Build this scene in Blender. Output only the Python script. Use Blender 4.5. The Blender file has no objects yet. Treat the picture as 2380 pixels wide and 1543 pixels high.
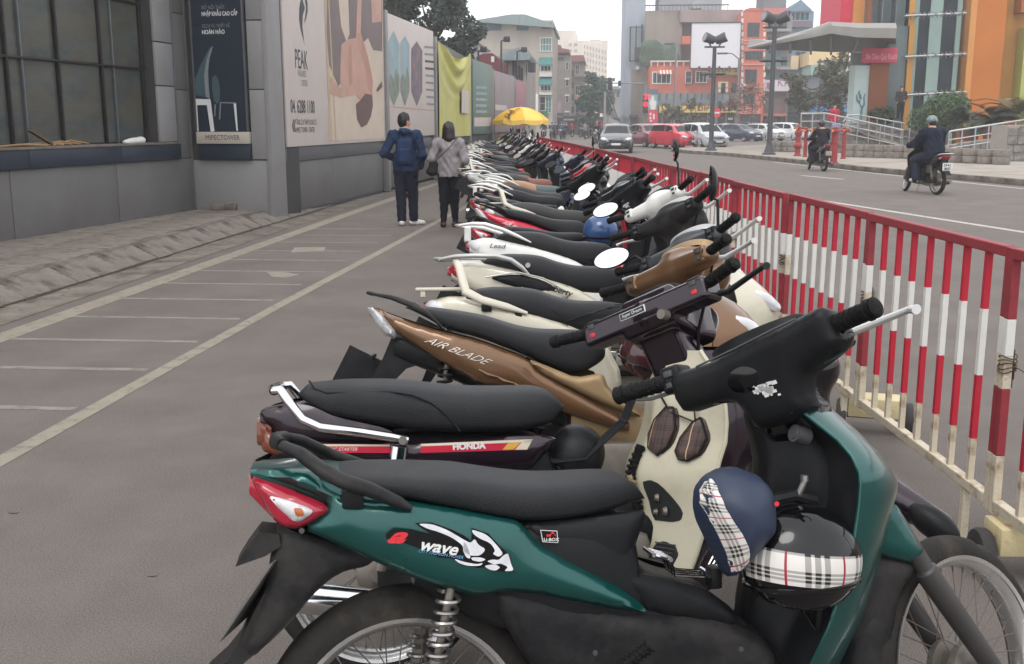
import bpy,bmesh,math,random
import numpy as np
from math import sin,cos,tan,atan,atan2,radians,degrees,pi,sqrt,hypot,exp
from mathutils import Vector,Matrix,Euler
from mathutils.geometry import delaunay_2d_cdt
SC=bpy.context.scene
COL=SC.collection
random.seed(7)
RNG=np.random.default_rng(3)
F,CX,CY,H,HY=2420.0,1189.5,771.5,1.5,286.0
PITCH=atan((CY-HY)/F)
YAW=atan(195.5/sqrt(F*F+(CY-HY)**2))
cam=bpy.data.cameras.new('camera')
cam.sensor_width=36.0
cam.lens=36.0*F/2379.0
cam.clip_start=0.05
cam.clip_end=3000.0
cam_ob=bpy.data.objects.new('camera',cam)
cam_ob.location=(0,0,H)
cam_ob.rotation_euler=(pi/2-PITCH,0,YAW)
COL.objects.link(cam_ob)
SC.camera=cam_ob
SUN_EL,SUN_AZ=58.0,200.0
world=bpy.data.worlds.new('World')
SC.world=world
world.use_nodes=True
nt=world.node_tree
nt.nodes.clear()
sky=nt.nodes.new('ShaderNodeTexSky')
sky.sky_type='NISHITA'
sky.sun_disc=False
sky.sun_elevation=radians(SUN_EL)
sky.sun_rotation=radians(SUN_AZ)
sky.air_density=1.0
sky.dust_density=4.0
hsv=nt.nodes.new('ShaderNodeHueSaturation')
hsv.inputs['Saturation'].default_value=0.12
cloud=nt.nodes.new('ShaderNodeMix')
cloud.data_type='RGBA'
cloud.inputs['Factor'].default_value=0.72
cloud.inputs['B'].default_value=(9.6,9.75,10.1,1)
bg=nt.nodes.new('ShaderNodeBackground')
bg.inputs['Strength'].default_value=0.15
wo=nt.nodes.new('ShaderNodeOutputWorld')
nt.links.new(sky.outputs[0],hsv.inputs['Color'])
nt.links.new(hsv.outputs[0],cloud.inputs['A'])
nt.links.new(cloud.outputs['Result'],bg.inputs['Color'])
nt.links.new(bg.outputs[0],wo.inputs['Surface'])
sun=bpy.data.lights.new('sun','SUN')
sun.energy=0.8
sun.angle=radians(25)
sun.color=(1.0,0.96,0.9)
sun_ob=bpy.data.objects.new('sun',sun)
sun_ob.rotation_euler=(radians(90-SUN_EL),0,radians(180-SUN_AZ))
COL.objects.link(sun_ob)
SC.render.engine='CYCLES'
SC.view_settings.view_transform='Standard'
SC.view_settings.look='None'
SC.view_settings.exposure=0.46
SC.view_settings.gamma=1.0
SC.view_settings.use_curve_mapping=False
try:
 SC.cycles.use_denoising=True
 SC.cycles.max_bounces=6
 SC.cycles.volume_bounces=2
 SC.cycles.caustics_reflective=False
 SC.cycles.caustics_refractive=False
except Exception:
 pass
def ray(x,y):
 r,u=(x-CX)/F,-(y-CY)/F
 fh,z=cos(PITCH)+u*sin(PITCH),-sin(PITCH)+u*cos(PITCH)
 return r*cos(YAW)-fh*sin(YAW),r*sin(YAW)+fh*cos(YAW),z
def gp(x,y,z=0.0):
 X,Y,Z=ray(x,y)
 t=(z-H)/Z
 return Vector((X*t,Y*t,z))
def at(x,y,Yd):
 X,Y,Z=ray(x,y)
 t=Yd/Y
 return Vector((X*t,Yd,H+Z*t))
def on_wall(x,y,p0,d):
 """point on the vertical plane through p0 along d: (distance along d, height)"""
 X,Y,Z=ray(x,y)
 n=(d[1],-d[0])
 t=(p0[0]*n[0]+p0[1]*n[1])/(X*n[0]+Y*n[1])
 return((X*t-p0[0])*d[0]+(Y*t-p0[1])*d[1],H+Z*t)
def lin(c):
 return tuple(((v/255.0)/12.92 if v/255.0<=0.04045 else((v/255.0+0.055)/1.055)**2.4)for v in c)
MATS={}
def mat(name,col,rough=0.5,metal=0.0,var=0.12,scale=5.0,bump=0.0,bscale=90.0,coat=0.0,spec=0.5,col2=None,thr=0.6,soft=0.1,s2=2.0,stretch=None,emit=0.0,trans=0.0,ior=1.45,rvar=0.1,grain=0.0,gs=300.0):
 if name in MATS:
  return MATS[name]
 m=bpy.data.materials.new(name)
 m.use_nodes=True
 t=m.node_tree
 b=t.nodes['Principled BSDF']
 c=lin(col)if max(col)>1.5 else tuple(col)
 tc=t.nodes.new('ShaderNodeTexCoord')
 src=tc.outputs['Object']
 if stretch:
  mp=t.nodes.new('ShaderNodeMapping')
  mp.inputs['Scale'].default_value=stretch
  t.links.new(src,mp.inputs['Vector'])
  src=mp.outputs[0]
 nz=t.nodes.new('ShaderNodeTexNoise')
 nz.inputs['Scale'].default_value=scale
 nz.inputs['Detail'].default_value=6
 nz.inputs['Roughness'].default_value=0.62
 t.links.new(src,nz.inputs['Vector'])
 mx=t.nodes.new('ShaderNodeMix')
 mx.data_type='RGBA'
 mx.inputs['A'].default_value=tuple(v*(1-var)for v in c)+(1,)
 mx.inputs['B'].default_value=tuple(min(1,v*(1+var))for v in c)+(1,)
 cr=t.nodes.new('ShaderNodeMapRange')
 cr.inputs['From Min'].default_value=0.3
 cr.inputs['From Max'].default_value=0.7
 t.links.new(nz.outputs['Fac'],cr.inputs['Value'])
 t.links.new(cr.outputs[0],mx.inputs['Factor'])
 out=mx.outputs['Result']
 if col2 is not None:
  c2=lin(col2)if max(col2)>1.5 else tuple(col2)
  n2=t.nodes.new('ShaderNodeTexNoise')
  n2 .inputs['Scale'].default_value=s2
  n2 .inputs['Detail'].default_value=7
  n2 .inputs['Roughness'].default_value=0.68
  t.links.new(src,n2 .inputs['Vector'])
  r2=t.nodes.new('ShaderNodeMapRange')
  r2 .inputs['From Min'].default_value=thr-soft
  r2 .inputs['From Max'].default_value=thr+soft
  t.links.new(n2 .outputs['Fac'],r2 .inputs['Value'])
  m2=t.nodes.new('ShaderNodeMix')
  m2 .data_type='RGBA'
  m2 .inputs['B'].default_value=c2+(1,)
  t.links.new(r2 .outputs[0],m2 .inputs['Factor'])
  t.links.new(out,m2 .inputs['A'])
  out=m2 .outputs['Result']
 if grain:
  n3=t.nodes.new('ShaderNodeTexNoise')
  n3 .inputs['Scale'].default_value=gs
  n3 .inputs['Detail'].default_value=2
  t.links.new(src,n3 .inputs['Vector'])
  r3=t.nodes.new('ShaderNodeMapRange')
  r3 .inputs['From Min'].default_value=0.32
  r3 .inputs['From Max'].default_value=0.68
  r3 .inputs['To Min'].default_value=1-grain
  r3 .inputs['To Max'].default_value=1+grain
  t.links.new(n3 .outputs['Fac'],r3 .inputs['Value'])
  m3=t.nodes.new('ShaderNodeVectorMath')
  m3 .operation='SCALE'
  t.links.new(out,m3 .inputs[0])
  t.links.new(r3 .outputs[0],m3 .inputs['Scale'])
  out=m3 .outputs[0]
 t.links.new(out,b.inputs['Base Color'])
 rr=t.nodes.new('ShaderNodeMapRange')
 rr.inputs['To Min'].default_value=max(0.02,rough-rvar*rough)
 rr.inputs['To Max'].default_value=min(1,rough+rvar*rough*1.5)
 t.links.new(nz.outputs['Fac'],rr.inputs['Value'])
 t.links.new(rr.outputs[0],b.inputs['Roughness'])
 b.inputs['Metallic'].default_value=metal
 b.inputs['Coat Weight'].default_value=coat
 b.inputs['Coat Roughness'].default_value=0.06
 b.inputs['Specular IOR Level'].default_value=spec
 b.inputs['IOR'].default_value=ior
 if trans:
  b.inputs['Transmission Weight'].default_value=trans
 if emit:
  b.inputs['Emission Color'].default_value=c+(1,)
  b.inputs['Emission Strength'].default_value=emit
 if bump:
  nb=t.nodes.new('ShaderNodeTexNoise')
  nb.inputs['Scale'].default_value=bscale
  nb.inputs['Detail'].default_value=3
  t.links.new(src,nb.inputs['Vector'])
  bp=t.nodes.new('ShaderNodeBump')
  bp.inputs['Strength'].default_value=bump
  bp.inputs['Distance'].default_value=0.01
  t.links.new(nb.outputs['Fac'],bp.inputs['Height'])
  t.links.new(bp.outputs[0],b.inputs['Normal'])
 MATS[name]=m
 return m
def plaid_mat(name,base,dark,thin,n=7.0,axis=('X','Z')):
 """woven check: dark bars both ways and a thin coloured line, in object space"""
 m=bpy.data.materials.new(name)
 m.use_nodes=True
 t=m.node_tree
 b=t.nodes['Principled BSDF']
 tc=t.nodes.new('ShaderNodeTexCoord')
 sp=t.nodes.new('ShaderNodeSeparateXYZ')
 t.links.new(tc.outputs['UV'],sp.inputs[0])
 def bars(sock,per,a,w):
  mu=t.nodes.new('ShaderNodeMath');mu.operation='MULTIPLY';mu.inputs[1].default_value=per
  t.links.new(sock,mu.inputs[0])
  fr=t.nodes.new('ShaderNodeMath');fr.operation='FRACT'
  t.links.new(mu.outputs[0],fr.inputs[0])
  sb=t.nodes.new('ShaderNodeMath');sb.operation='COMPARE';sb.inputs[1].default_value=a;sb.inputs[2].default_value=w
  t.links.new(fr.outputs[0],sb.inputs[0])
  return sb.outputs[0]
 def add(x,y):
  q=t.nodes.new('ShaderNodeMath');q.operation='ADD'
  t.links.new(x,q.inputs[0]);t.links.new(y,q.inputs[1])
  return q.outputs[0]
 u,v=sp.outputs[0],sp.outputs[1]
 bu=add(add(bars(u,n,.22,.05),bars(u,n,.38,.05)),bars(u,n,.54,.05))
 bv=add(add(bars(v,n,.22,.05),bars(v,n,.38,.05)),bars(v,n,.54,.05))
 s=add(bu,bv)
 sc=t.nodes.new('ShaderNodeMath');sc.operation='MULTIPLY';sc.inputs[1].default_value=0.5
 t.links.new(s,sc.inputs[0])
 m1=t.nodes.new('ShaderNodeMix');m1 .data_type='RGBA'
 m1 .inputs['A'].default_value=lin(base)+(1,);m1 .inputs['B'].default_value=lin(dark)+(1,)
 t.links.new(sc.outputs[0],m1 .inputs['Factor'])
 ln=bars(u,n,.86,.022)
 m2=t.nodes.new('ShaderNodeMix');m2 .data_type='RGBA'
 m2 .inputs['B'].default_value=lin(thin)+(1,)
 t.links.new(ln,m2 .inputs['Factor']);t.links.new(m1 .outputs['Result'],m2 .inputs['A'])
 t.links.new(m2 .outputs['Result'],b.inputs['Base Color'])
 b.inputs['Roughness'].default_value=0.45
 MATS[name]=m
 return m
class MB:
 def __init__(s):
  s.v,s.f,s.m,s.uv=[],[],[],None
  s.cur=0
  s.X=None
 def add(s,vs,fs):
  o=len(s.v)
  if s.X is not None:
   vs=[s.X@Vector(p)for p in vs]
  s.v.extend(tuple(p)for p in vs)
  s.f.extend(tuple(o+i for i in f)for f in fs)
  s.m.extend([s.cur]*len(fs))
  return s
 def box(s,a,b,bev=0.0):
  x0,x1=sorted((a[0],b[0]));y0,y1=sorted((a[1],b[1]));z0,z1=sorted((a[2],b[2]))
  if bev<=0:
   return s.add([(x0,y0,z0),(x1,y0,z0),(x1,y1,z0),(x0,y1,z0),(x0,y0,z1),(x1,y0,z1),(x1,y1,z1),(x0,y1,z1)],[(0,3,2,1),(4,5,6,7),(0,1,5,4),(1,2,6,5),(2,3,7,6),(3,0,4,7)])
  bm=bmesh.new()
  bmesh.ops.create_cube(bm,size=1.0)
  bmesh.ops.scale(bm,vec=(x1-x0,y1-y0,z1-z0),verts=bm.verts)
  bmesh.ops.translate(bm,vec=((x0+x1)/2,(y0+y1)/2,(z0+z1)/2),verts=bm.verts)
  bmesh.ops.bevel(bm,geom=list(bm.edges),offset=bev,segments=2,affect='EDGES',profile=0.5)
  return s.bm(bm)
 def bm(s,bm):
  bm.verts.index_update()
  s.add([v.co.copy()for v in bm.verts],[[v.index for v in f.verts]for f in bm.faces])
  bm.free()
  return s
 def bar(s,p,q,w,h=None,up=(0,0,1)):
  """square bar from p to q"""
  h=h or w
  p,q=Vector(p),Vector(q)
  d=(q-p).normalized()
  u=Vector(up)
  if abs(d.dot(u))>0.95:
   u=Vector((1,0,0))
  a=d.cross(u).normalized()*(w/2)
  b=a.cross(d).normalized()*(h/2)
  vs=[p-a-b,p+a-b,p+a+b,p-a+b,q-a-b,q+a-b,q+a+b,q-a+b]
  return s.add(vs,[(0,1,2,3),(7,6,5,4),(0,4,5,1),(1,5,6,2),(2,6,7,3),(3,7,4,0)])
 def tube(s,pts,r,n=10,caps=True,sq=1.0,up=None):
  """round tube along a polyline; r a number or a list; sq squashes it across"""
  pts=[Vector(p)for p in pts]
  k=len(pts)
  rs=r if isinstance(r,(list,tuple))else[r]*k
  vs,fs=[],[]
  nrm=None
  for i,p in enumerate(pts):
   d=(pts[min(i+1,k-1)]-pts[max(i-1,0)])
   if d.length<1e-9:
    d=Vector((0,0,1))
   d.normalize()
   if nrm is None:
    ref=Vector(up)if up else(Vector((0,0,1))if abs(d.z)<0.9 else Vector((1,0,0)))
    nrm=(ref-d*ref.dot(d)).normalized()
   else:
    nrm=(nrm-d*nrm.dot(d))
    nrm=nrm.normalized()if nrm.length>1e-6 else d.orthogonal().normalized()
   bn=d.cross(nrm)
   for j in range(n):
    a=2*pi*j/n
    vs.append(p+nrm*(cos(a)*rs[i]*sq)+bn*(sin(a)*rs[i]))
  for i in range(k-1):
   for j in range(n):
    a,b=i*n+j,i*n+(j+1)%n
    fs.append((a,b,b+n,a+n))
  if caps:
   fs.append(tuple(range(n-1,-1,-1)))
   fs.append(tuple((k-1)*n+j for j in range(n)))
  return s.add(vs,fs)
 def lathe(s,prof,o=(0,0,0),ax='z',n=24,mod=None,close=False,arc=None):
  """prof: (radius, along axis)"""
  vs,fs=[],[]
  full=arc is None
  m=n if full else n+1
  for i in range(m):
   a=2*pi*i/n if full else arc[0]+(arc[1]-arc[0])*i/n
   for j,(r,t)in enumerate(prof):
    if mod:
     r=r+mod(i,j)
    c,q=r*cos(a),r*sin(a)
    p=(c,q,t)if ax=='z'else((c,t,q)if ax=='y'else(t,c,q))
    vs.append((p[0]+o[0],p[1]+o[1],p[2]+o[2]))
  k=len(prof)
  for i in range(n):
   i2=(i+1)%m
   for j in range(k if close else k-1):
    j2=(j+1)%k
    q=(i*k+j,i2*k+j,i2*k+j2,i*k+j2)
    fs.append(q if ax!='y'else q[::-1])
  return s.add(vs,fs)
 def prism(s,pts,a,b,ax='y'):
  """polygon pts extruded from a to b along ax"""
  n=len(pts)
  def P(u,v,t):
   return(u,t,v)if ax=='y'else((u,v,t)if ax=='z'else(t,u,v))
  vs=[P(u,v,a)for u,v in pts]+[P(u,v,b)for u,v in pts]
  fs=[tuple(range(n)),tuple(range(2*n-1,n-1,-1))]+[(i,i+n,(i+1)%n+n,(i+1)%n)for i in range(n)]
  return s.add(vs,fs)
 def loft(s,st,n=20,sub=4,caps=True,kt=2.6,kb=3.5):
  """stations (s, bottom, top, half width[, y centre]) along X with superelliptic sections"""
  A=np.array([list(q)+[0.0]*(5-len(q))for q in st],float)
  ts=[]
  K=len(A)
  for i in range(K-1):
   for j in range(sub):
    ts.append(i+j/sub)
  ts.append(K-1)
  rows=[]
  for t in ts:
   i=min(int(t),K-2)
   u=t-i
   p0,p1,p2,p3=A[max(i-1,0)],A[i],A[i+1],A[min(i+2,K-1)]
   rows.append(0.5*(2*p1+(p2-p0)*u+(2*p0-5*p1+4*p2-p3)*u*u+(3*p1-p0-3*p2+p3)*u**3))
  vs,fs=[],[]
  for r in rows:
   c,hh=(r[1]+r[2])/2,abs(r[2]-r[1])/2
   w=max(r[3],1e-4)
   for j in range(n):
    a=2*pi*j/n
    k=kt if sin(a)>=0 else kb
    vs.append((r[0],r[4]+w*math.copysign(abs(cos(a))**(2/k),cos(a)),c+hh*math.copysign(abs(sin(a))**(2/k),sin(a))))
  for i in range(len(rows)-1):
   for j in range(n):
    a,b=i*n+j,i*n+(j+1)%n
    fs.append((a,a+n,b+n,b))
  if caps:
   fs.append(tuple(range(n)))
   fs.append(tuple((len(rows)-1)*n+j for j in range(n-1,-1,-1)))
  return s.add(vs,fs)
 def shell(s,rows):
  """grid of points (rows of equal length)"""
  k=len(rows[0])
  vs=[p for r in rows for p in r]
  fs=[(i*k+j,i*k+j+1,(i+1)*k+j+1,(i+1)*k+j)for i in range(len(rows)-1)for j in range(k-1)]
  return s.add(vs,fs)
 def pillow(s,out,y0,bulge,r=0.03,side=-1,res=0.014,thick=0.02,rnd=1):
  """domed side panel: outline in the X-Z plane, standing off y0 (number or function) to one side"""
  P=[Vector(p)for p in out]
  for _ in range(rnd):
   Q=[]
   for i in range(len(P)):
    a,b=P[i],P[(i+1)%len(P)]
    Q+=[a*.82+b*.18,a*.18+b*.82]
   P=Q
  D=[]
  for i in range(len(P)):
   a,b=P[i],P[(i+1)%len(P)]
   k=max(1,int((b-a).length/(res*1.3)))
   D+=[a.lerp(b,j/k)for j in range(k)]
  n=len(D)
  arr=np.array([tuple(p)for p in D])
  nxt=np.roll(arr,-1,0)
  def dist(p):
   ap,ab=p-arr,nxt-arr
   t=np.clip((ap*ab).sum(1)/np.maximum((ab*ab).sum(1),1e-12),0,1)
   return np.sqrt(((ap-ab*t[:,None])**2).sum(1)).min()
  lo,hi=arr.min(0),arr.max(0)
  pts=list(D)
  gx,gz=np.arange(lo[0],hi[0],res),np.arange(lo[1],hi[1],res)
  for i,x in enumerate(gx):
   for z in gz:
    p=np.array((x,z+(res/2 if i%2 else 0)))
    c=((arr[:,1]>p[1])!=(nxt[:,1]>p[1]))&(p[0]<(nxt[:,0]-arr[:,0])*(p[1]-arr[:,1])/np.where(nxt[:,1]==arr[:,1],1e-9,nxt[:,1]-arr[:,1])+arr[:,0])
    if c.sum()%2 and dist(p)>res*0.6:
     pts.append(Vector(p))
  vs,_,fs,_,_,_=delaunay_2d_cdt(pts,[],[list(range(n))],1,1e-7)
  yf=y0 if callable(y0)else(lambda a,b:y0)
  V=[]
  rim=[]
  for v in vs:
   d=dist(np.array(tuple(v)))
   t=min(d/r,1.0)
   V.append((v[0],side*(yf(v[0],v[1])+bulge*sqrt(max(0,1-(1-t)**2))),v[1]))
  m=len(V)
  edge={}
  for f in fs:
   for i in range(len(f)):
    e=(f[i],f[(i+1)%len(f)])
    edge[e]=edge.get(e,0)+1
  F2=[tuple(f)for f in fs]
  bmap={}
  for(a,b)in list(edge):
   if(b,a)not in edge:
    for q in(a,b):
     if q not in bmap:
      bmap[q]=len(V)
      V.append((V[q][0],V[q][1]-side*thick,V[q][2]))
    F2 .append((b,a,bmap[a],bmap[b]))
  if side>0:
   F2=[f[::-1]for f in F2]
  return s.add(V,F2)
def mesh_of(name,mb,mats,smooth=35.0):
 me=bpy.data.meshes.new(name)
 me.from_pydata(mb.v,[],mb.f)
 mats=mats if isinstance(mats,(list,tuple))else[mats]
 for m in mats:
  me.materials.append(m)
 if len(mats)>1:
  me.polygons.foreach_set('material_index',mb.m)
 if smooth:
  me.polygons.foreach_set('use_smooth',[True]*len(me.polygons))
  if smooth<180:
   me.set_sharp_from_angle(angle=radians(smooth))
 if mb.uv is not None:
  ul=me.uv_layers.new(name='UVMap')
  uvs=np.array(mb.uv,'f')
  idx=np.empty(len(me.loops),'i')
  me.loops.foreach_get('vertex_index',idx)
  ul.data.foreach_set('uv',uvs[idx].ravel())
 me.update()
 return me
def obj(name,mb,mats,parent=None,loc=(0,0,0),rot=(0,0,0),smooth=35.0,**props):
 o=bpy.data.objects.new(name,mb if isinstance(mb,bpy.types.Mesh)else mesh_of(name,mb,mats,smooth))
 o.location=loc
 o.rotation_euler=rot
 COL.objects.link(o)
 if parent is not None:
  o.parent=parent
 for k,v in props.items():
  if v is not None:
   o[k]=v
 return o
def thing(name,label,cat,loc=(0,0,0),rot=(0,0,0),group=None):
 o=bpy.data.objects.new(name,None)
 o.empty_display_size=0.1
 o.location=loc
 o.rotation_euler=rot
 COL.objects.link(o)
 o['label']=label
 o['category']=cat
 if group:
  o['group']=group
 return o
def dup(root,loc=None,rot=None,label=None,group=None):
 """copy of a thing with its parts and sub-parts"""
 r=root.copy()
 COL.objects.link(r)
 if loc is not None:
  r.location=loc
 if rot is not None:
  r.rotation_euler=rot
 if label:
  r['label']=label
 if group:
  r['group']=group
 for ch in list(root.children):
  c=ch.copy()
  COL.objects.link(c)
  c.parent=r
  for g in list(ch.children):
   d=g.copy()
   COL.objects.link(d)
   d.parent=c
 return r
def text_mesh(txt,size,bold=0.0,shear=0.0,align='LEFT',depth=0.0,sx=1.0):
 cu=bpy.data.curves.new('lettering','FONT')
 cu.body=txt
 cu.size=size
 cu.offset=bold
 cu.shear=shear
 cu.align_x=align
 cu.extrude=depth
 cu.resolution_u=3
 o=bpy.data.objects.new('lettering',cu)
 COL.objects.link(o)
 dg=bpy.context.evaluated_depsgraph_get()
 me=bpy.data.meshes.new_from_object(o.evaluated_get(dg))
 bpy.data.objects.remove(o)
 bpy.data.curves.remove(cu)
 me.transform(Matrix.Diagonal((sx,1,1,1)))
 return me
def lettering(txt,size,m,parent,mtx,name='lettering',**kw):
 """flat print: text in its own XY plane placed by a matrix"""
 me=text_mesh(txt,size,**kw)
 me.transform(mtx)
 me.materials.clear()
 me.materials.append(m)
 return obj(name,me,m,parent)
def basis(o,x,y):
 """matrix taking (1,0,0)->x, (0,1,0)->y, origin o"""
 x,y=Vector(x).normalized(),Vector(y)
 y=(y-x*y.dot(x)).normalized()
 z=x.cross(y)
 return Matrix(((x.x,y.x,z.x,o[0]),(x.y,y.y,z.y,o[1]),(x.z,y.z,z.z,o[2]),(0,0,0,1)))
def cone(a,b,ra,rb):
 a,b=np.array(a,float),np.array(b,float)
 def f(p):
  ab=b-a
  t=np.clip(((p-a)@ab)/max(ab@ab,1e-12),0,1)
  return np.sqrt(((p-a-t[...,None]*ab)**2).sum(-1))-(ra+(rb-ra)*t)
 return f
def ell(c,r,rot=None):
 c,r=np.array(c,float),np.array(r,float)
 R=np.array(Euler([radians(q)for q in rot]).to_matrix())if rot else None
 def f(p):
  q=p-c
  if R is not None:
   q=q@R
  k0=np.sqrt(((q/r)**2).sum(-1))
  k1=np.sqrt(((q/(r*r))**2).sum(-1))
  return k0*(k0-1)/np.maximum(k1,1e-9)
 return f
def rbox(c,h,rd,rot=None):
 c,h=np.array(c,float),np.array(h,float)
 R=np.array(Euler([radians(q)for q in rot]).to_matrix())if rot else None
 def f(p):
  q=p-c
  if R is not None:
   q=q@R
  q=np.abs(q)-(h-rd)
  return np.sqrt((np.maximum(q,0)**2).sum(-1))+np.minimum(q.max(-1),0)-rd
 return f
def blend(fs,k=0.03):
 def f(p):
  d=fs[0](p)
  for g in fs[1:]:
   e=g(p)
   h=np.clip(0.5+0.5*(e-d)/k,0,1)
   d=e+(d-e)*h-k*h*(1-h)
  return d
 return f
def cut(f,g):
 return lambda p:np.maximum(f(p),-g(p))
def both(f,g):
 return lambda p:np.maximum(f(p),g(p))
def solid(mb,f,lo,hi,h):
 """surface nets of f<0 inside the box"""
 lo=np.array(lo,float)
 n=np.maximum(((np.array(hi,float)-lo)/h).astype(int)+2,3)
 g=np.stack(np.meshgrid(*[lo[i]+h*np.arange(n[i])for i in range(3)],indexing='ij'),-1)
 d=f(g.reshape(-1,3)).reshape(n)
 ins=d<0
 cs=np.zeros(n-1,int)
 acc=np.zeros(tuple(n-1)+(3,))
 cnt=np.zeros(n-1)
 for dx in(0,1):
  for dy in(0,1):
   for dz in(0,1):
    cs+=ins[dx:n[0]-1+dx,dy:n[1]-1+dy,dz:n[2]-1+dz]
 for ax in range(3):
  for u in(0,1):
   for v in(0,1):
    off=[0,0,0]
    o1,o2=[i for i in range(3)if i!=ax]
    off[o1],off[o2]=u,v
    a=d[off[0]:n[0]-1+off[0],off[1]:n[1]-1+off[1],off[2]:n[2]-1+off[2]]
    of2=list(off)
    of2[ax]+=1
    b=d[of2[0]:n[0]-1+of2[0],of2[1]:n[1]-1+of2[1],of2[2]:n[2]-1+of2[2]]
    x=(a<0)!=(b<0)
    t=np.where(x,a/np.where(a==b,1,a-b),0)
    P=np.zeros(x.shape+(3,))
    P[...,o1],P[...,o2],P[...,ax]=u,v,t
    acc+=np.where(x[...,None],P,0)
    cnt+=x
 act=(cs>0)&(cs<8)
 idx=-np.ones(n-1,int)
 idx[act]=np.arange(act.sum())
 base=np.stack(np.nonzero(act),-1)
 V=lo+h*(base+acc[act]/np.maximum(cnt[act],1)[:,None])
 fs=[]
 for ax in range(3):
  o1,o2=[(1,2),(2,0),(0,1)][ax]
  sl=[slice(1,n[i]-1)for i in range(3)]
  s0,s1=list(sl),list(sl)
  s0[ax]=slice(0,n[ax]-1)
  s1[ax]=slice(1,n[ax])
  a,b=ins[tuple(s0)],ins[tuple(s1)]
  x=a!=b
  I=np.stack(np.nonzero(x),-1)
  flip=a[x]
  I[:,o1]+=1
  I[:,o2]+=1
  q=[]
  for u,v in((0,0),(1,0),(1,1),(0,1)):
   J=I.copy()
   J[:,o1]-=u
   J[:,o2]-=v
   q.append(idx[J[:,0],J[:,1],J[:,2]])
  Q=np.stack(q,-1)
  Q[~flip]=Q[~flip][:,::-1]
  fs.append(Q[(Q>=0).all(1)])
 return mb.add([tuple(v)for v in V],[tuple(int(i)for i in q)for q in np.concatenate(fs)])
# THE SETTING
ASPH=mat('asphalt',(109,102,97),.88,var=.10,scale=1.3,bump=.6,bscale=240,grain=.3,gs=170,col2=(95,90,86),thr=.62,soft=.2,s2=1.4,spec=.3)
GUT=mat('gutter_concrete',(120,113,105),.9,grain=.25,gs=140,var=.2,scale=3,bump=.4,bscale=80,col2=(84,76,68),thr=.55,s2=2.5,spec=.2)
PAVE=mat('pavement_concrete',(120,112,105),.9,grain=.2,gs=120,var=.16,scale=2.2,bump=.5,bscale=60,col2=(84,78,74),thr=.56,s2=1.6,spec=.2)
PLAZA=mat('plaza_paving',(150,142,133),.85,var=.1,scale=2,bump=.3,bscale=40,col2=(122,114,106),thr=.6,s2=.7,spec=.25)
KERB=mat('kerb_stone',(118,111,104),.9,grain=.2,gs=120,var=.2,scale=4,bump=.7,bscale=50,col2=(70,63,58),thr=.58,s2=3.2,spec=.2)
DIRT=mat('gutter_dirt',(60,50,44),.95,var=.3,scale=12,bump=.6,bscale=120)
def worn_paint(name,col,thr=.47,under=(112,106,101)):
 return mat(name,col,.8,var=.1,scale=3,col2=under,thr=thr+.06,soft=.07,s2=9,bump=.3,bscale=240,spec=.3)
YPAINT=worn_paint('worn_yellow_paint',(138,131,118),.52)
WPAINT=worn_paint('worn_white_paint',(130,125,119),.50)
WLINE=worn_paint('white_line_paint',(176,170,163),.56)
road=obj('road',MB().add([(-160,-30,0),(300,-30,0),(300,600,0),(-160,600,0)],[(0,1,2,3)]),ASPH,kind='structure')
def poly_off(pts,d):
 out=[]
 for i,p in enumerate(pts):
  a,b=pts[max(i-1,0)],pts[min(i+1,len(pts)-1)]
  t=Vector((b[0]-a[0],b[1]-a[1])).normalized()
  out.append((p[0]-t.y*d,p[1]+t.x*d))
 return out
def ribbon(mb,pts,d0,d1,z):
 A,B=poly_off(pts,d0),poly_off(pts,d1)
 return mb.shell([[(a[0],a[1],z),(b[0],b[1],z)]for a,b in zip(A,B)])
def resample(pts,step):
 out=[Vector(pts[0])]
 for a,b in zip(pts,pts[1:]):
  a,b=Vector(a),Vector(b)
  n=max(1,int(round((b-a).length/step)))
  out+=[a.lerp(b,i/n)for i in range(1,n+1)]
 return out
KL=[(-4.93,-6),(-4.92,4),(-4.9,13.2),(-4.78,23.4),(-4.0,42),(-3.6,55),(-3.4,90)]
mb=MB()
ribbon(mb,resample(KL,1.0),0.0,-.46,.004)
obj('gutter',mb,GUT,kind='structure')
mb=MB()
rs=resample(KL,.35)
pl,pr=poly_off(rs,.02),poly_off(rs,-.05)
mb.shell([[(a[0],a[1],.008),(b[0]+random.uniform(-.03,.03),b[1],.008)]for a,b in zip(pl,pr)])
obj('gutter_dirt',mb,DIRT,kind='stuff')
kerb=obj('kerb',ribbon(MB(),resample(KL,2),.15,.33,.06),KERB,kind='structure')
ks=resample(KL,.92)
for i in range(len(ks)-1):
 a,b=ks[i],ks[i+1]
 if a.y>50:
  break
 L=(b-a).length-.02
 ang=atan2(b.y-a.y,b.x-a.x)
 j=random.uniform(-.012,.012)
 mb=MB().prism([(0.0+j,0.0),(.03+j,.02),(.29+j,.148+j*.3),(.35,.156+j*.3),(.35,0.0)],.004,(b-a).length-.004,ax='x')
 obj('kerb_stone',mb,KERB,kerb,loc=(a.x,a.y,0),rot=(random.uniform(-.01,.01),0,ang+random.uniform(-.008,.008)),smooth=0)
mb=MB()
A=poly_off(resample(KL,1),.30)
mb.shell([[(p[0],p[1],.152),(-30,p[1],.152)]for p in A])
pavement=obj('pavement',mb,PAVE,kind='structure')
SLAB=mat('pavement_slab',(126,118,110),.92,var=.2,scale=2.6,bump=.6,bscale=45,col2=(86,78,72),thr=.58,s2=3.5,spec=.2)
SLM=[mesh_of('pavement_slab',MB().box((-.39,-.39,-.03),(.39,.39,.006+.004*k),.006),SLAB,30)for k in range(2)]
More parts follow.
